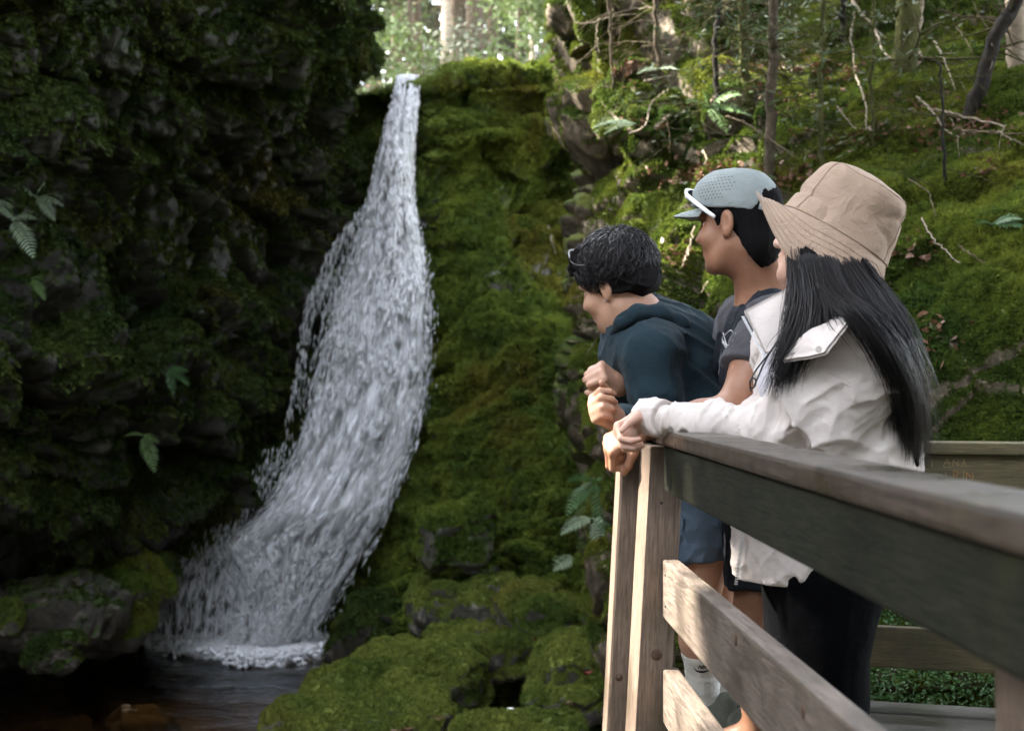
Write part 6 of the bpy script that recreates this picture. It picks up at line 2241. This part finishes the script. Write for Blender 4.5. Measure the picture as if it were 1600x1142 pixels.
    def unit_rows(v):
        return v / (np.linalg.norm(v, axis=1, keepdims=True) + 1e-9)
    hat = None
    g, v, f = ring_surface(PROF, 46, 110, 0.004, False)
    hat = obj('hat', v, [q[::-1] for q in f], C_HAT, body)
    g2, v, f = ring_surface(BRIM, 26, 160, 0.004, True)
    brim = obj('hat_brim', v, [q[::-1] for q in f], C_HAT, hat)
    # stitched rows round the brim, seams of the crown and the patch
    mb = MB()
    for i in (6, 9, 12, 15, 18, 21, 24):
        ring_ = g2[i]
        q = np.concatenate([ring_, ring_[:1]]) + (ring_ - hco)[list(range(len(ring_))) + [0]] * 0.006
        mb.add(*tube(q, 0.0009, 4, False))
    ring_ = g[-2]
    q = np.concatenate([ring_, ring_[:1]])
    q = q + (q - hco) * 0.006
    mb.add(*tube(q, 0.0016, 5, False))
    mb.build('stitching', cloth('tan_thread', (0.30, 0.215, 0.155), 0.9), hat)
    mb = MB()
    for j in (18, 55, 92):
        q = g[14:, j]
        mb.add(*tube(q + (q - hco) * 0.004, 0.0014, 4, False))
    q = np.concatenate([g[16], g[16][:1]])
    mb.add(*tube(q + (q - hco) * 0.003, 0.0013, 4, False))
    mb.build('seam', C_HAT, hat)

    # ---------------- long hair
    hb = [H.e((-0.030, 0, 0.020), (0.100, 0.086, 0.105), 0.02), H.e((-0.03, 0.03, -0.05), (0.070, 0.070, 0.085), 0.03), H.c_((-0.015, 0.066, 0.010), (0.005, 0.066, -0.110), 0.026, 0.026, 0.03),
          H.e((0.115, -0.012, -0.03), (0.085, 0.105, 0.13), 0.012, 's'),
          rc(P(1262, 420, 3.04), P(1262, 500, 3.00), 0.042, 0.034, 0.03), rc(P(1262, 500, 3.00), P(1246, 545, 3.00), 0.032, 0.012, 0.03),
          rc(P(1325, 440, 3.05), P(1376, 505, 2.98), 0.055, 0.040, 0.05), rc(P(1376, 505, 2.98), P(1414, 600, 3.00), 0.040, 0.026, 0.04), rc(P(1414, 600, 3.00), P(1426, 680, 3.07), 0.026, 0.018, 0.04), rc(P(1426, 680, 3.07), P(1421, 735, 3.11), 0.018, 0.008, 0.03),
          rc(P(1270, 425, 3.06), P(1335, 450, 3.03), 0.045, 0.046, 0.04), folds(0.010, 26, (0.35, 0.05, -1), 161, 0.8, 0.10)]
    hair = sculpture('hair', hb, 0.005, HAIR_BASE, body, None, 1)
    rng = np.random.default_rng(61)
    cur = []

    def lock(ctrl, n, spread, k=(0.5, 1.2), end=1.0):
        c0 = [P(*q) for q in ctrl]
        for i in range(n):
            off = rng.normal(size=3) * spread
            pts = [q + off * (0.9 + 0.5 * t) * np.array([1, 0.6, 0.25]) + rng.normal(size=3) * 0.0025 * (1 + 1.5 * t) for q, t in zip(c0, np.linspace(0, 1, len(c0)))]
            s_ = spline(pts, 40)[:int(40 * rng.uniform(end, 1.0))]
            cur.append((s_, rng.uniform(*k)))
    lock([(1252, 390, 3.03), (1262, 450, 2.985), (1258, 500, 2.965), (1240, 550, 2.97), (1220, 600, 2.99), (1214, 622, 3.00)], 442, 0.013, end=0.72)
    lock([(1240, 390, 3.06), (1242, 450, 3.02), (1236, 500, 3.00), (1220, 545, 3.00), (1200, 585, 3.01)], 156, 0.006, end=0.6)
    lock([(1262, 400, 3.00), (1272, 470, 2.96), (1262, 530, 2.94), (1236, 570, 2.96), (1222, 625, 2.98)], 286, 0.010, end=0.7)
    lock([(1285, 405, 3.00), (1308, 455, 2.94), (1345, 492, 2.88), (1392, 560, 2.89), (1416, 640, 2.98), (1421, 720, 3.06)], 780, 0.013, end=0.8)
    lock([(1320, 405, 3.02), (1358, 462, 2.95), (1398, 530, 2.92), (1423, 620, 2.98), (1428, 735, 3.07)], 832, 0.014, end=0.85)
    lock([(1345, 425, 3.06), (1386, 485, 3.00), (1413, 570, 3.02), (1428, 650, 3.07), (1426, 742, 3.11)], 676, 0.011, end=0.85)
    lock([(1275, 405, 2.99), (1292, 465, 2.93), (1300, 500, 2.90), (1325, 535, 2.87), (1360, 575, 2.86)], 57, 0.010, (0.35, 0.7), 0.4)
    lock([(1380, 490, 3.05), (1420, 590, 3.10), (1434, 660, 3.12), (1432, 700, 3.13)], 104, 0.008, (0.3, 0.6), 0.7)
    lock([(1236, 420, 3.05), (1228, 480, 3.02), (1216, 540, 3.00), (1206, 590, 3.00), (1214, 650, 3.00)], 20, 0.006, (0.25, 0.45), 0.6)
    strands('hair_lock', cur, 0.0014, HAIR, hair, 3, 0.2, 0.8, 24)
    return body


woman = woman_in_hat()
# ============================================================ the wooden deck and railing
def wood(name, lo, hi, wetness=0.5, grain=(1, 1, 1), rough=0.6, green=0.0, spec=0.45):
    m, nt, b = newmat(name)
    tc = nd(nt, 'TexCoord').outputs['Object']
    mp = nd(nt, 'Mapping', Vector=tc)
    mp.inputs['Scale'].default_value = grain
    p = mp.outputs[0]
    g1 = noise(nt, p, 6, 8, 0.62, 0.6)
    g2 = noise(nt, p, 22, 6, 0.6, 0.3)
    big = noise(nt, tc, 3.0, 4, 0.6)
    c = mix(nt, ramp(nt, g1, [(0.32, 0.0), (0.66, 1.0)]), lo, hi)
    c = mix(nt, ramp(nt, g2, [(0.30, 0.55), (0.46, 0.0)]), c, tuple(x * 0.35 for x in lo))
    c = mix(nt, math_(nt, 'MULTIPLY', ramp(nt, big, [(0.48, 0.0), (0.68, 1.0)]), 0.75), c, tuple(x * 0.42 for x in lo))
    if green:
        c = mix(nt, math_(nt, 'MULTIPLY', ramp(nt, noise(nt, tc, 5.5, 5, 0.65), [(0.5, 0.0), (0.7, 1.0)]), green), c, (0.075, 0.075, 0.022))
    nt.links.new(c, b.inputs['Base Color'])
    r = ramp(nt, big, [(0.4, rough), (0.7, max(0.12, rough - wetness))])
    nt.links.new(r, b.inputs['Roughness'])
    b.inputs['Specular IOR Level'].default_value = spec
    bump(nt, b, math_(nt, 'ADD', g1, math_(nt, 'MULTIPLY', g2, 0.7)), 0.45, 0.004)
    return m


W_CAP = wood('wet_weathered_wood', (0.022, 0.016, 0.011), (0.072, 0.053, 0.037), 0.42, (26, 1.6, 26), 0.55, 0.25)
W_POST = wood('post_wood', (0.075, 0.052, 0.038), (0.20, 0.148, 0.110), 0.25, (26, 1.6, 26), 0.65, 0.2)
W_RAIL = wood('side_rail_wood', (0.060, 0.046, 0.036), (0.19, 0.150, 0.120), 0.3, (26, 1.6, 26), 0.6, 0.15)
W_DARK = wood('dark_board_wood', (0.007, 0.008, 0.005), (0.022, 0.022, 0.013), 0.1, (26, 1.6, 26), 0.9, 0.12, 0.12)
W_BACK = wood('back_rail_wood', (0.055, 0.046, 0.020), (0.14, 0.115, 0.056), 0.2, (26, 1.6, 26), 0.75, 0.4)
W_DECK = wood('deck_board_wood', (0.045, 0.042, 0.036), (0.12, 0.112, 0.095), 0.35, (26, 1.6, 26), 0.6, 0.3)
M_NAIL = simple('nail_head', (0.012, 0.010, 0.009), 0.6, 0.2, 80, 0.4, 0)
M_KNOT = simple('wood_knot', (0.075, 0.045, 0.028), 0.7, 0.3, 120, 0.3, 0.3)
UPV = np.array([0, 0, 1.0])


def beam(name, a, b_, up, wdt, hgt, mat, parent, bev=0.006, warp=0.0):
    """a plank from a to b (centre line); hgt along up, wdt across"""
    a, b_ = np.asarray(a, float), np.asarray(b_, float)
    ax_ = unit(b_ - a)
    u = unit(np.asarray(up, float) - ax_ * (ax_ @ np.asarray(up, float)))
    s = np.cross(ax_, u)
    v, f = obox((a + b_) / 2, s, ax_, u, (wdt, np.linalg.norm(b_ - a), hgt), bev)
    c = (a + b_) / 2
    R = np.stack([s, ax_, u])
    me = mesh_from(name, (v - c) @ R.T, f, [mat], False)
    o = bpy.data.objects.new(name, me)
    COL.objects.link(o)
    o.parent = parent
    M4 = Matrix(((s[0], ax_[0], u[0], 0), (s[1], ax_[1], u[1], 0), (s[2], ax_[2], u[2], 0), (0, 0, 0, 1)))
    M4.translation = V(c - wloc(parent))
    o.matrix_local = M4
    return o


def full_matrix(o):
    m = Matrix.Identity(4)
    while o is not None:
        m = o.matrix_basis @ m
        o = o.parent
    return m


def on_part(name, v, f, mat, parent, smooth_on=True):
    """a piece given in world coordinates, fixed to a turned part"""
    R = np.array(full_matrix(parent).inverted())
    v = np.asarray(v, float) @ R[:3, :3].T + R[:3, 3]
    o = link(name, mesh_from(name, v, f, [mat], smooth_on), parent)
    return o


def disc(name, c, n, r, mat, parent, h=0.003):
    t, u, b_ = frame_of(np.asarray(n, float))
    a = np.linspace(0, 2 * math.pi, 12, endpoint=False)
    ring = np.array([math.cos(x) * u + math.sin(x) * b_ for x in a])
    v = np.concatenate([c + ring * r - t * 0.002, c + ring * r * 0.85 + t * h, [c + t * h * 1.1]])
    f = [(i, (i + 1) % 12, 12 + (i + 1) % 12, 12 + i) for i in range(12)] + [(12 + i, 12 + (i + 1) % 12, 24) for i in range(12)]
    return on_part(name, v, f, mat, parent)


HB = 0.11                                        # rail top below the eye
RT = CAMZ - HB                                   # height of the rail top
# the near side runs almost along the view; direction and offsets
dv = unit(np.array([-0.0338, 1.0, 0.0]))         # along the rail, away from the camera


def side(lat, y, z):
    """lat: metres to the side of the line through the eye along the rail"""
    return np.array([lat - 0.0338 * y, y, z])


rail = empty('wooden_railing', side(0.50, 3.5, 0.0))
tag(rail, 'brown wooden railing that the three people lean on, wet on top', 'railing')
beam('handrail', side(0.532, 0.35, RT - 0.019), side(0.532, 3.60, RT - 0.019), UPV, 0.112, 0.038, W_CAP, rail, 0.008)
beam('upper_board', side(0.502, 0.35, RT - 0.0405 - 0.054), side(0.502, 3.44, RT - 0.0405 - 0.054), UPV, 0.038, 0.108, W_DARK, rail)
mrail = beam('middle_rail', side(0.502, 0.35, CAMZ - 0.495), side(0.502, 3.47, CAMZ - 0.495), UPV, 0.040, 0.140, W_RAIL, rail, 0.006)
beam('lower_rail', side(0.502, 0.35, CAMZ - 0.755), side(0.502, 3.47, CAMZ - 0.755), UPV, 0.040, 0.130, W_RAIL, rail, 0.006)


def post(name, top, bottom, w_, yaw, mat, parent):
    ax_ = unit(np.asarray(top) - np.asarray(bottom))
    fr_ = np.array([math.sin(yaw), -math.cos(yaw), 0])
    o = beam(name, bottom, top, fr_, w_, w_, mat, parent, 0.007)
    return o


# posts: corner pair and a near one
tA = P(1035, 694, 3.50)
tA[2] = RT - 0.041
bA = tA + np.array([-0.060, 0.0, -1.10])
pA = post('post', tA, bA, 0.088, 0.20, W_POST, rail)
tB = P(994, 694, 3.66)
tB[2] = RT - 0.041
bB = tB + np.array([-0.058, 0.0, -1.10])
pB = post('post', tB, bB, 0.088, 0.05, W_POST, rail)
tC = side(0.545, 1.40, RT - 0.041)
post('post', tC + np.array([0.035, 0, 0]), tC + np.array([0.035, 0.0, -1.1]), 0.088, 0.0, W_POST, rail)

def face_point(o, top, bot, t, across, yaw, w_=0.088):
    """a point on the camera side face of a post, t down from the top"""
    c = top + (bot - top) * t
    fr_ = np.array([math.sin(yaw), -math.cos(yaw), 0])
    sd_ = np.array([math.cos(yaw), math.sin(yaw), 0])
    return c + fr_ * (w_ / 2) + sd_ * across, fr_


for (t, a, r, m_, nm) in ((0.125, -0.008, 0.0045, M_NAIL, 'nail'), (0.46, 0.0, 0.016, M_KNOT, 'knot'), (0.70, -0.004, 0.005, M_NAIL, 'nail'), (0.87, -0.016, 0.011, M_KNOT, 'knot')):
    q, n_ = face_point(pA, tA, bA, t, a, 0.20)
    disc(nm, q, n_, r, m_, pA, 0.0012)
for (t, a, r) in ((0.54, -0.018, 0.011), (0.55, 0.012, 0.009)):
    q, n_ = face_point(pB, tB, bB, t, a, 0.05)
    disc('knot', q, n_, r, M_KNOT, pB, 0.0012)

for (y_, z_, r_) in ((2.52, 0.548, 0.013), (2.02, 0.535, 0.011), (1.62, 0.50, 0.012)):
    disc('knot', side(0.4815, y_, z_), np.array([-1.0, 0, 0]), r_, M_KNOT, mrail, 0.001)
for (y_, z_) in ((3.40, 0.545), (3.40, 0.470)):
    disc('nail', side(0.4815, y_, z_), np.array([-1.0, 0, 0]), 0.0045, M_NAIL, mrail, 0.0012)

# the rail goes on from the second post, straight away from the eye
dirB = unit(np.array([tB[0] + 0.02, tB[1], 0]))
sB = np.array([dirB[1], -dirB[0], 0])
oB = np.array([tB[0], tB[1], 0])
far_rail = empty('wooden_railing', oB + dirB * 0.5)
tag(far_rail, 'short further stretch of railing under the dark haired man, hidden by the paired posts', 'railing')


def away(s_, t, z):
    q = oB + dirB * s_ + sB * t
    return np.array([q[0], q[1], z])


beam('handrail', away(0.05, 0.055, RT - 0.019), away(1.10, 0.055, RT - 0.019), UPV, 0.14, 0.038, W_CAP, far_rail, 0.008)
beam('upper_board', away(0.07, 0.03, RT - 0.087), away(1.08, 0.03, RT - 0.087), UPV, 0.038, 0.088, W_DARK, far_rail)
beam('middle_rail', away(0.07, 0.03, CAMZ - 0.50), away(1.08, 0.03, CAMZ - 0.50), UPV, 0.038, 0.14, W_RAIL, far_rail)
post('post', away(1.06, 0.075, RT - 0.041), away(1.06, 0.075, -0.12), 0.088, 0.0, W_POST, far_rail)

# back railing closing the deck
back_rail = empty('wooden_railing', P(1500, 1100, 4.3) * np.array([1, 1, 0]))
tag(back_rail, 'olive brown railing across the back of the deck with letters scratched into it', 'railing')
bA_, bB_ = np.array([0.62, 4.62, 0]), np.array([2.15, 4.17, 0])
bd = unit(bB_ - bA_)
bn = np.array([bd[1], -bd[0], 0])                # towards the camera


def bk(t, z, o_=0.0):
    q = bA_ + (bB_ - bA_) * t + bn * o_
    return np.array([q[0], q[1], z])


zt = P(1500, 691, 4.35)[2]
beam('handrail', bk(0, zt - 0.018, 0.0), bk(1, zt - 0.018, 0.0), UPV, 0.15, 0.036, W_BACK, back_rail, 0.006)
ub = beam('upper_board', bk(0, zt - 0.038 - 0.07, 0.03), bk(1, zt - 0.038 - 0.07, 0.03), UPV, 0.036, 0.138, W_BACK, back_rail)
zb = P(1450, 1016, 4.36)[2]
beam('lower_rail', bk(0, zb, 0.03), bk(1, zb, 0.03), UPV, 0.036, 0.128, W_BACK, back_rail)
for t in (0.03, 0.97):
    beam('post', bk(t, -0.12, -0.04), bk(t, zt - 0.04, -0.04), (0, -1, 0), 0.088, 0.088, W_BACK, back_rail, 0.007)
# scratched letters: thin raised splinters along each stroke, paler than the board
M_SCR, nt, b = newmat('scratched_wood')
b.inputs['Base Color'].default_value = (0.36, 0.27, 0.12, 1)
b.inputs['Roughness'].default_value = 0.9
M_SCR2, nt, b = newmat('orange_scratched_wood')
b.inputs['Base Color'].default_value = (0.34, 0.16, 0.05, 1)
b.inputs['Roughness'].default_value = 0.9
GL = {'A': [(0, 0, .5, 1), (.5, 1, 1, 0), (.2, .4, .8, .4)], 'N': [(0, 0, 0, 1), (0, 1, 1, 0), (1, 0, 1, 1)], 'I': [(.5, 0, .5, 1)], 'R': [(0, 0, 0, 1), (0, 1, .8, .85), (.8, .85, .7, .5), (.7, .5, 0, .45), (.25, .45, 1, 0)],
      '-': [(0, .4, 1, .45)], 'T': [(0, 1, 1, .95), (.5, .95, .5, 0)], 'h': [(0, 0, 0, 1), (0, .5, .6, .55), (.6, .55, .65, 0)]}
for (ch, px, py, wd, hg, th, m_) in (('A', 1474, 726, 11, 12, 0.9, M_SCR), ('N', 1489, 726, 8, 10, 0.9, M_SCR), ('A', 1503, 727, 6, 12, 0.8, M_SCR), ('I', 1454, 728, 4, 12, 0.8, M_SCR), ('-', 1474, 730, 12, 5, 0.7, M_SCR),
                                     ('-', 1437, 733, 12, 5, 0.8, M_SCR), ('I', 1476, 745, 4, 10, 1.0, M_SCR), ('R', 1490, 747, 9, 14, 1.4, M_SCR2), ('I', 1503, 746, 5, 14, 0.9, M_SCR), ('N', 1510, 747, 10, 11, 1.7, M_SCR2)):
    mb = MB()
    for (x0, y0, x1, y1) in GL[ch]:
        ends = []
        for (x, y) in ((x0, y0), (x1, y1)):
            ray = P(px + x * wd, py - y * hg + 2, 1.0) - np.array([0, 0, CAMZ])
            # meet the front face of the board
            q0 = bk(0, 0, 0.03 + 0.0185)
            tt = ((q0 - np.array([0, 0, 0])) @ bn) / (ray @ bn)
            ends.append(np.array([0, 0, CAMZ]) + ray * tt)
        a, b_ = ends
        d_ = unit(b_ - a)
        s_ = np.cross(d_, bn) * th / F * 4.35 * 0.5
        mid_ = (a + b_) / 2 + bn * 0.0012
        mb.add([a - s_, a + s_, b_ + s_ * 0.5, b_ - s_ * 0.5, mid_], [(0, 4, 1), (1, 4, 2), (2, 4, 3), (3, 4, 0)])
    on_part('letter', mb.verts(), mb.f, m_, ub, False)

# deck boards, laid along the back rail
deck = empty('deck', (1.2, 3.0, 0))
deck['kind'] = 'structure'
rng = np.random.default_rng(3)
y = 0
for i in range(34):
    c0, c1 = bk(0, 0, 0.05 + 0.145 * i), bk(1, 0, 0.05 + 0.145 * i)
    # from the rail line out to the bank side
    def rail_x(p_):
        # slide along bd to the railing line x = lat - 0.0338 y
        lat = 0.50
        t = (lat - 0.0338 * p_[1] - p_[0]) / (bd[0] + 0.0338 * bd[1])
        return p_ + bd * t
    a = rail_x(c0) if c0[1] < 3.7 + 0.9 else c0
    z = -0.02 + rng.normal() * 0.0015
    a, b_ = np.array([a[0], a[1], z]), np.array([c1[0] + 0.2, c1[1] - 0.05, z])
    if a[1] < 0.3:
        break
    beam('plank', a, b_, UPV, 0.138, 0.038, W_DECK, deck, 0.004)
joist = beam('joist', bk(0.0, -0.14, 0.0), bk(1.0, -0.14, 0.0), UPV, 0.05, 0.18, W_DARK, deck)
beam('joist', side(0.53, 0.3, -0.14), side(0.53, 4.4, -0.14), UPV, 0.05, 0.18, W_DARK, deck)
# ============================================================ unseen trees added along the far bank to shade the gorge
SD = np.array(SUN_DIR)
S_ROCKS = None
BEAMS = [(P(1050, 165, 8.5), 0.55), (P(1040, 235, 8.3), 0.35), (P(1085, 130, 8.5), 0.35), (P(985, 112, 8.6), 0.20), (P(1240, 98, 8.2), 0.14), (P(1060, 400, 7.4), 0.16), (P(1040, 330, 8.0), 0.14),
         (P(1020, 900, 3.5), 0.12), (P(1012, 1050, 3.5), 0.20), (P(1075, 1100, 3.1), 0.12),
         (P(700, 130, 14.5), 0.8), (P(790, 150, 14.5), 0.7), (P(850, 105, 15.0), 0.5), (P(760, 110, 15.0), 0.6), (P(560, 1110, 9.2), 0.30), (P(640, 1080, 9.6), 0.25), (P(470, 1130, 9.0), 0.25)]
for i in range(7):
    rng = np.random.default_rng(500 + i)
    y = 0.6 + 1.55 * i
    base = np.array([-8.2 + rng.uniform(-0.6, 0.6), y, -2.3 if y < 7 else 2.0])
    root = empty('added_shade_tree', base)
    tag(root, 'leafy tree added out of view on the far bank to shade the gorge', 'tree', 'shade trees added along the far bank')
    hgt = 14.0 - base[2] + rng.uniform(-1, 1)
    line = spline([base, base + np.array([0.2, 0.1, hgt * 0.4]), base + np.array([0.1, -0.1, hgt * 0.8]), base + np.array([0.3, 0, hgt])], 16)
    v, f = tube(line, np.linspace(0.14, 0.04, 16), 8)
    obj('trunk', v, f, M_BARK, root)
    n = 3000 if i < 4 else 1900
    cs = np.stack([base[0] + rng.uniform(-1.6, 1.6, n), y + rng.normal(size=n) * 0.85, rng.uniform(5.0, 15.0, n)], 1)
    k = np.ones(n, bool)
    for (q, r_) in BEAMS:  # leaves left out along the sun's path to chosen sunlit spots
        w_ = cs - q
        t = w_ @ SD
        dd = np.sqrt(np.maximum((w_ * w_).sum(1) - t * t, 0))
        k &= (dd > r_ + 0.22) | (t < 0)
    cs = cs[k]
    v, f = quads(cs, 0.42, rng, 0.75)
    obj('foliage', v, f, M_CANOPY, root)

# unseen trees added behind the camera to dim the light on the people
for i in range(9):
    rng = np.random.default_rng(700 + i)
    x, y = [(-7.5, -5.5), (-5.0, -6.5), (-2.5, -7.0), (0.0, -7.2), (2.5, -6.8), (4.8, -5.5), (6.0, -3.2), (6.3, -0.8), (6.2, 1.6)][i]
    base = np.array([x, y, -2.3])
    root = empty('added_shade_tree', base)
    tag(root, 'leafy tree added out of view behind the deck to dim the light', 'tree', 'shade trees added behind the deck')
    line = spline([base, base + np.array([0.2, 0.1, 3.5]), base + np.array([0.1, -0.1, 7]), base + np.array([0.3, 0, 9.5])], 16)
    v, f = tube(line, np.linspace(0.16, 0.04, 16), 8)
    obj('trunk', v, f, M_BARK, root)
    n = 1500
    cs = np.stack([x + rng.normal(size=n) * 0.9, y + rng.normal(size=n) * 0.7, rng.uniform(-2.0, 8.0, n)], 1)
    v, f = quads(cs, 0.5, rng, 0.75)
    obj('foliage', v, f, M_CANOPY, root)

# unseen tree crowns added over the deck to shade people and bank
for i, (x, y, ex, ey) in enumerate([(4.9, 8.2, 3.4, 5.4), (5.2, 6.4, 1.6, 4.6), (4.6, 4.8, 0.4, 3.0), (5.4, 3.2, 2.6, 2.2), (4.8, 1.6, 0.6, 0.8), (5.8, 7.6, 4.8, 6.4), (5.4, 9.0, 3.0, 7.6), (6.2, 8.6, 5.0, 8.2)]):
    rng = np.random.default_rng(800 + i)
    base = np.array([x, y, 1.5 if y > 4 else -2.3])
    root = empty('added_shade_tree', base)
    tag(root, 'leafy tree added out of view on the near bank, its crown shading the deck', 'tree', 'shade trees added over the deck')
    line = spline([base, base + np.array([-0.1, 0, 3.0]), np.array([(x + ex) / 2, (y + ey) / 2, 7.0]), np.array([ex, ey, 8.2])], 18)
    v, f = tube(line, np.linspace(0.13, 0.03, 18), 8)
    obj('trunk', v, f, M_BARK, root)
    n = 2600
    cs = np.stack([ex + rng.normal(size=n) * 1.3, ey + rng.normal(size=n) * 1.1, 7.6 + rng.normal(size=n) * 0.6], 1)
    v, f = quads(cs, 0.40, rng, 0.75)
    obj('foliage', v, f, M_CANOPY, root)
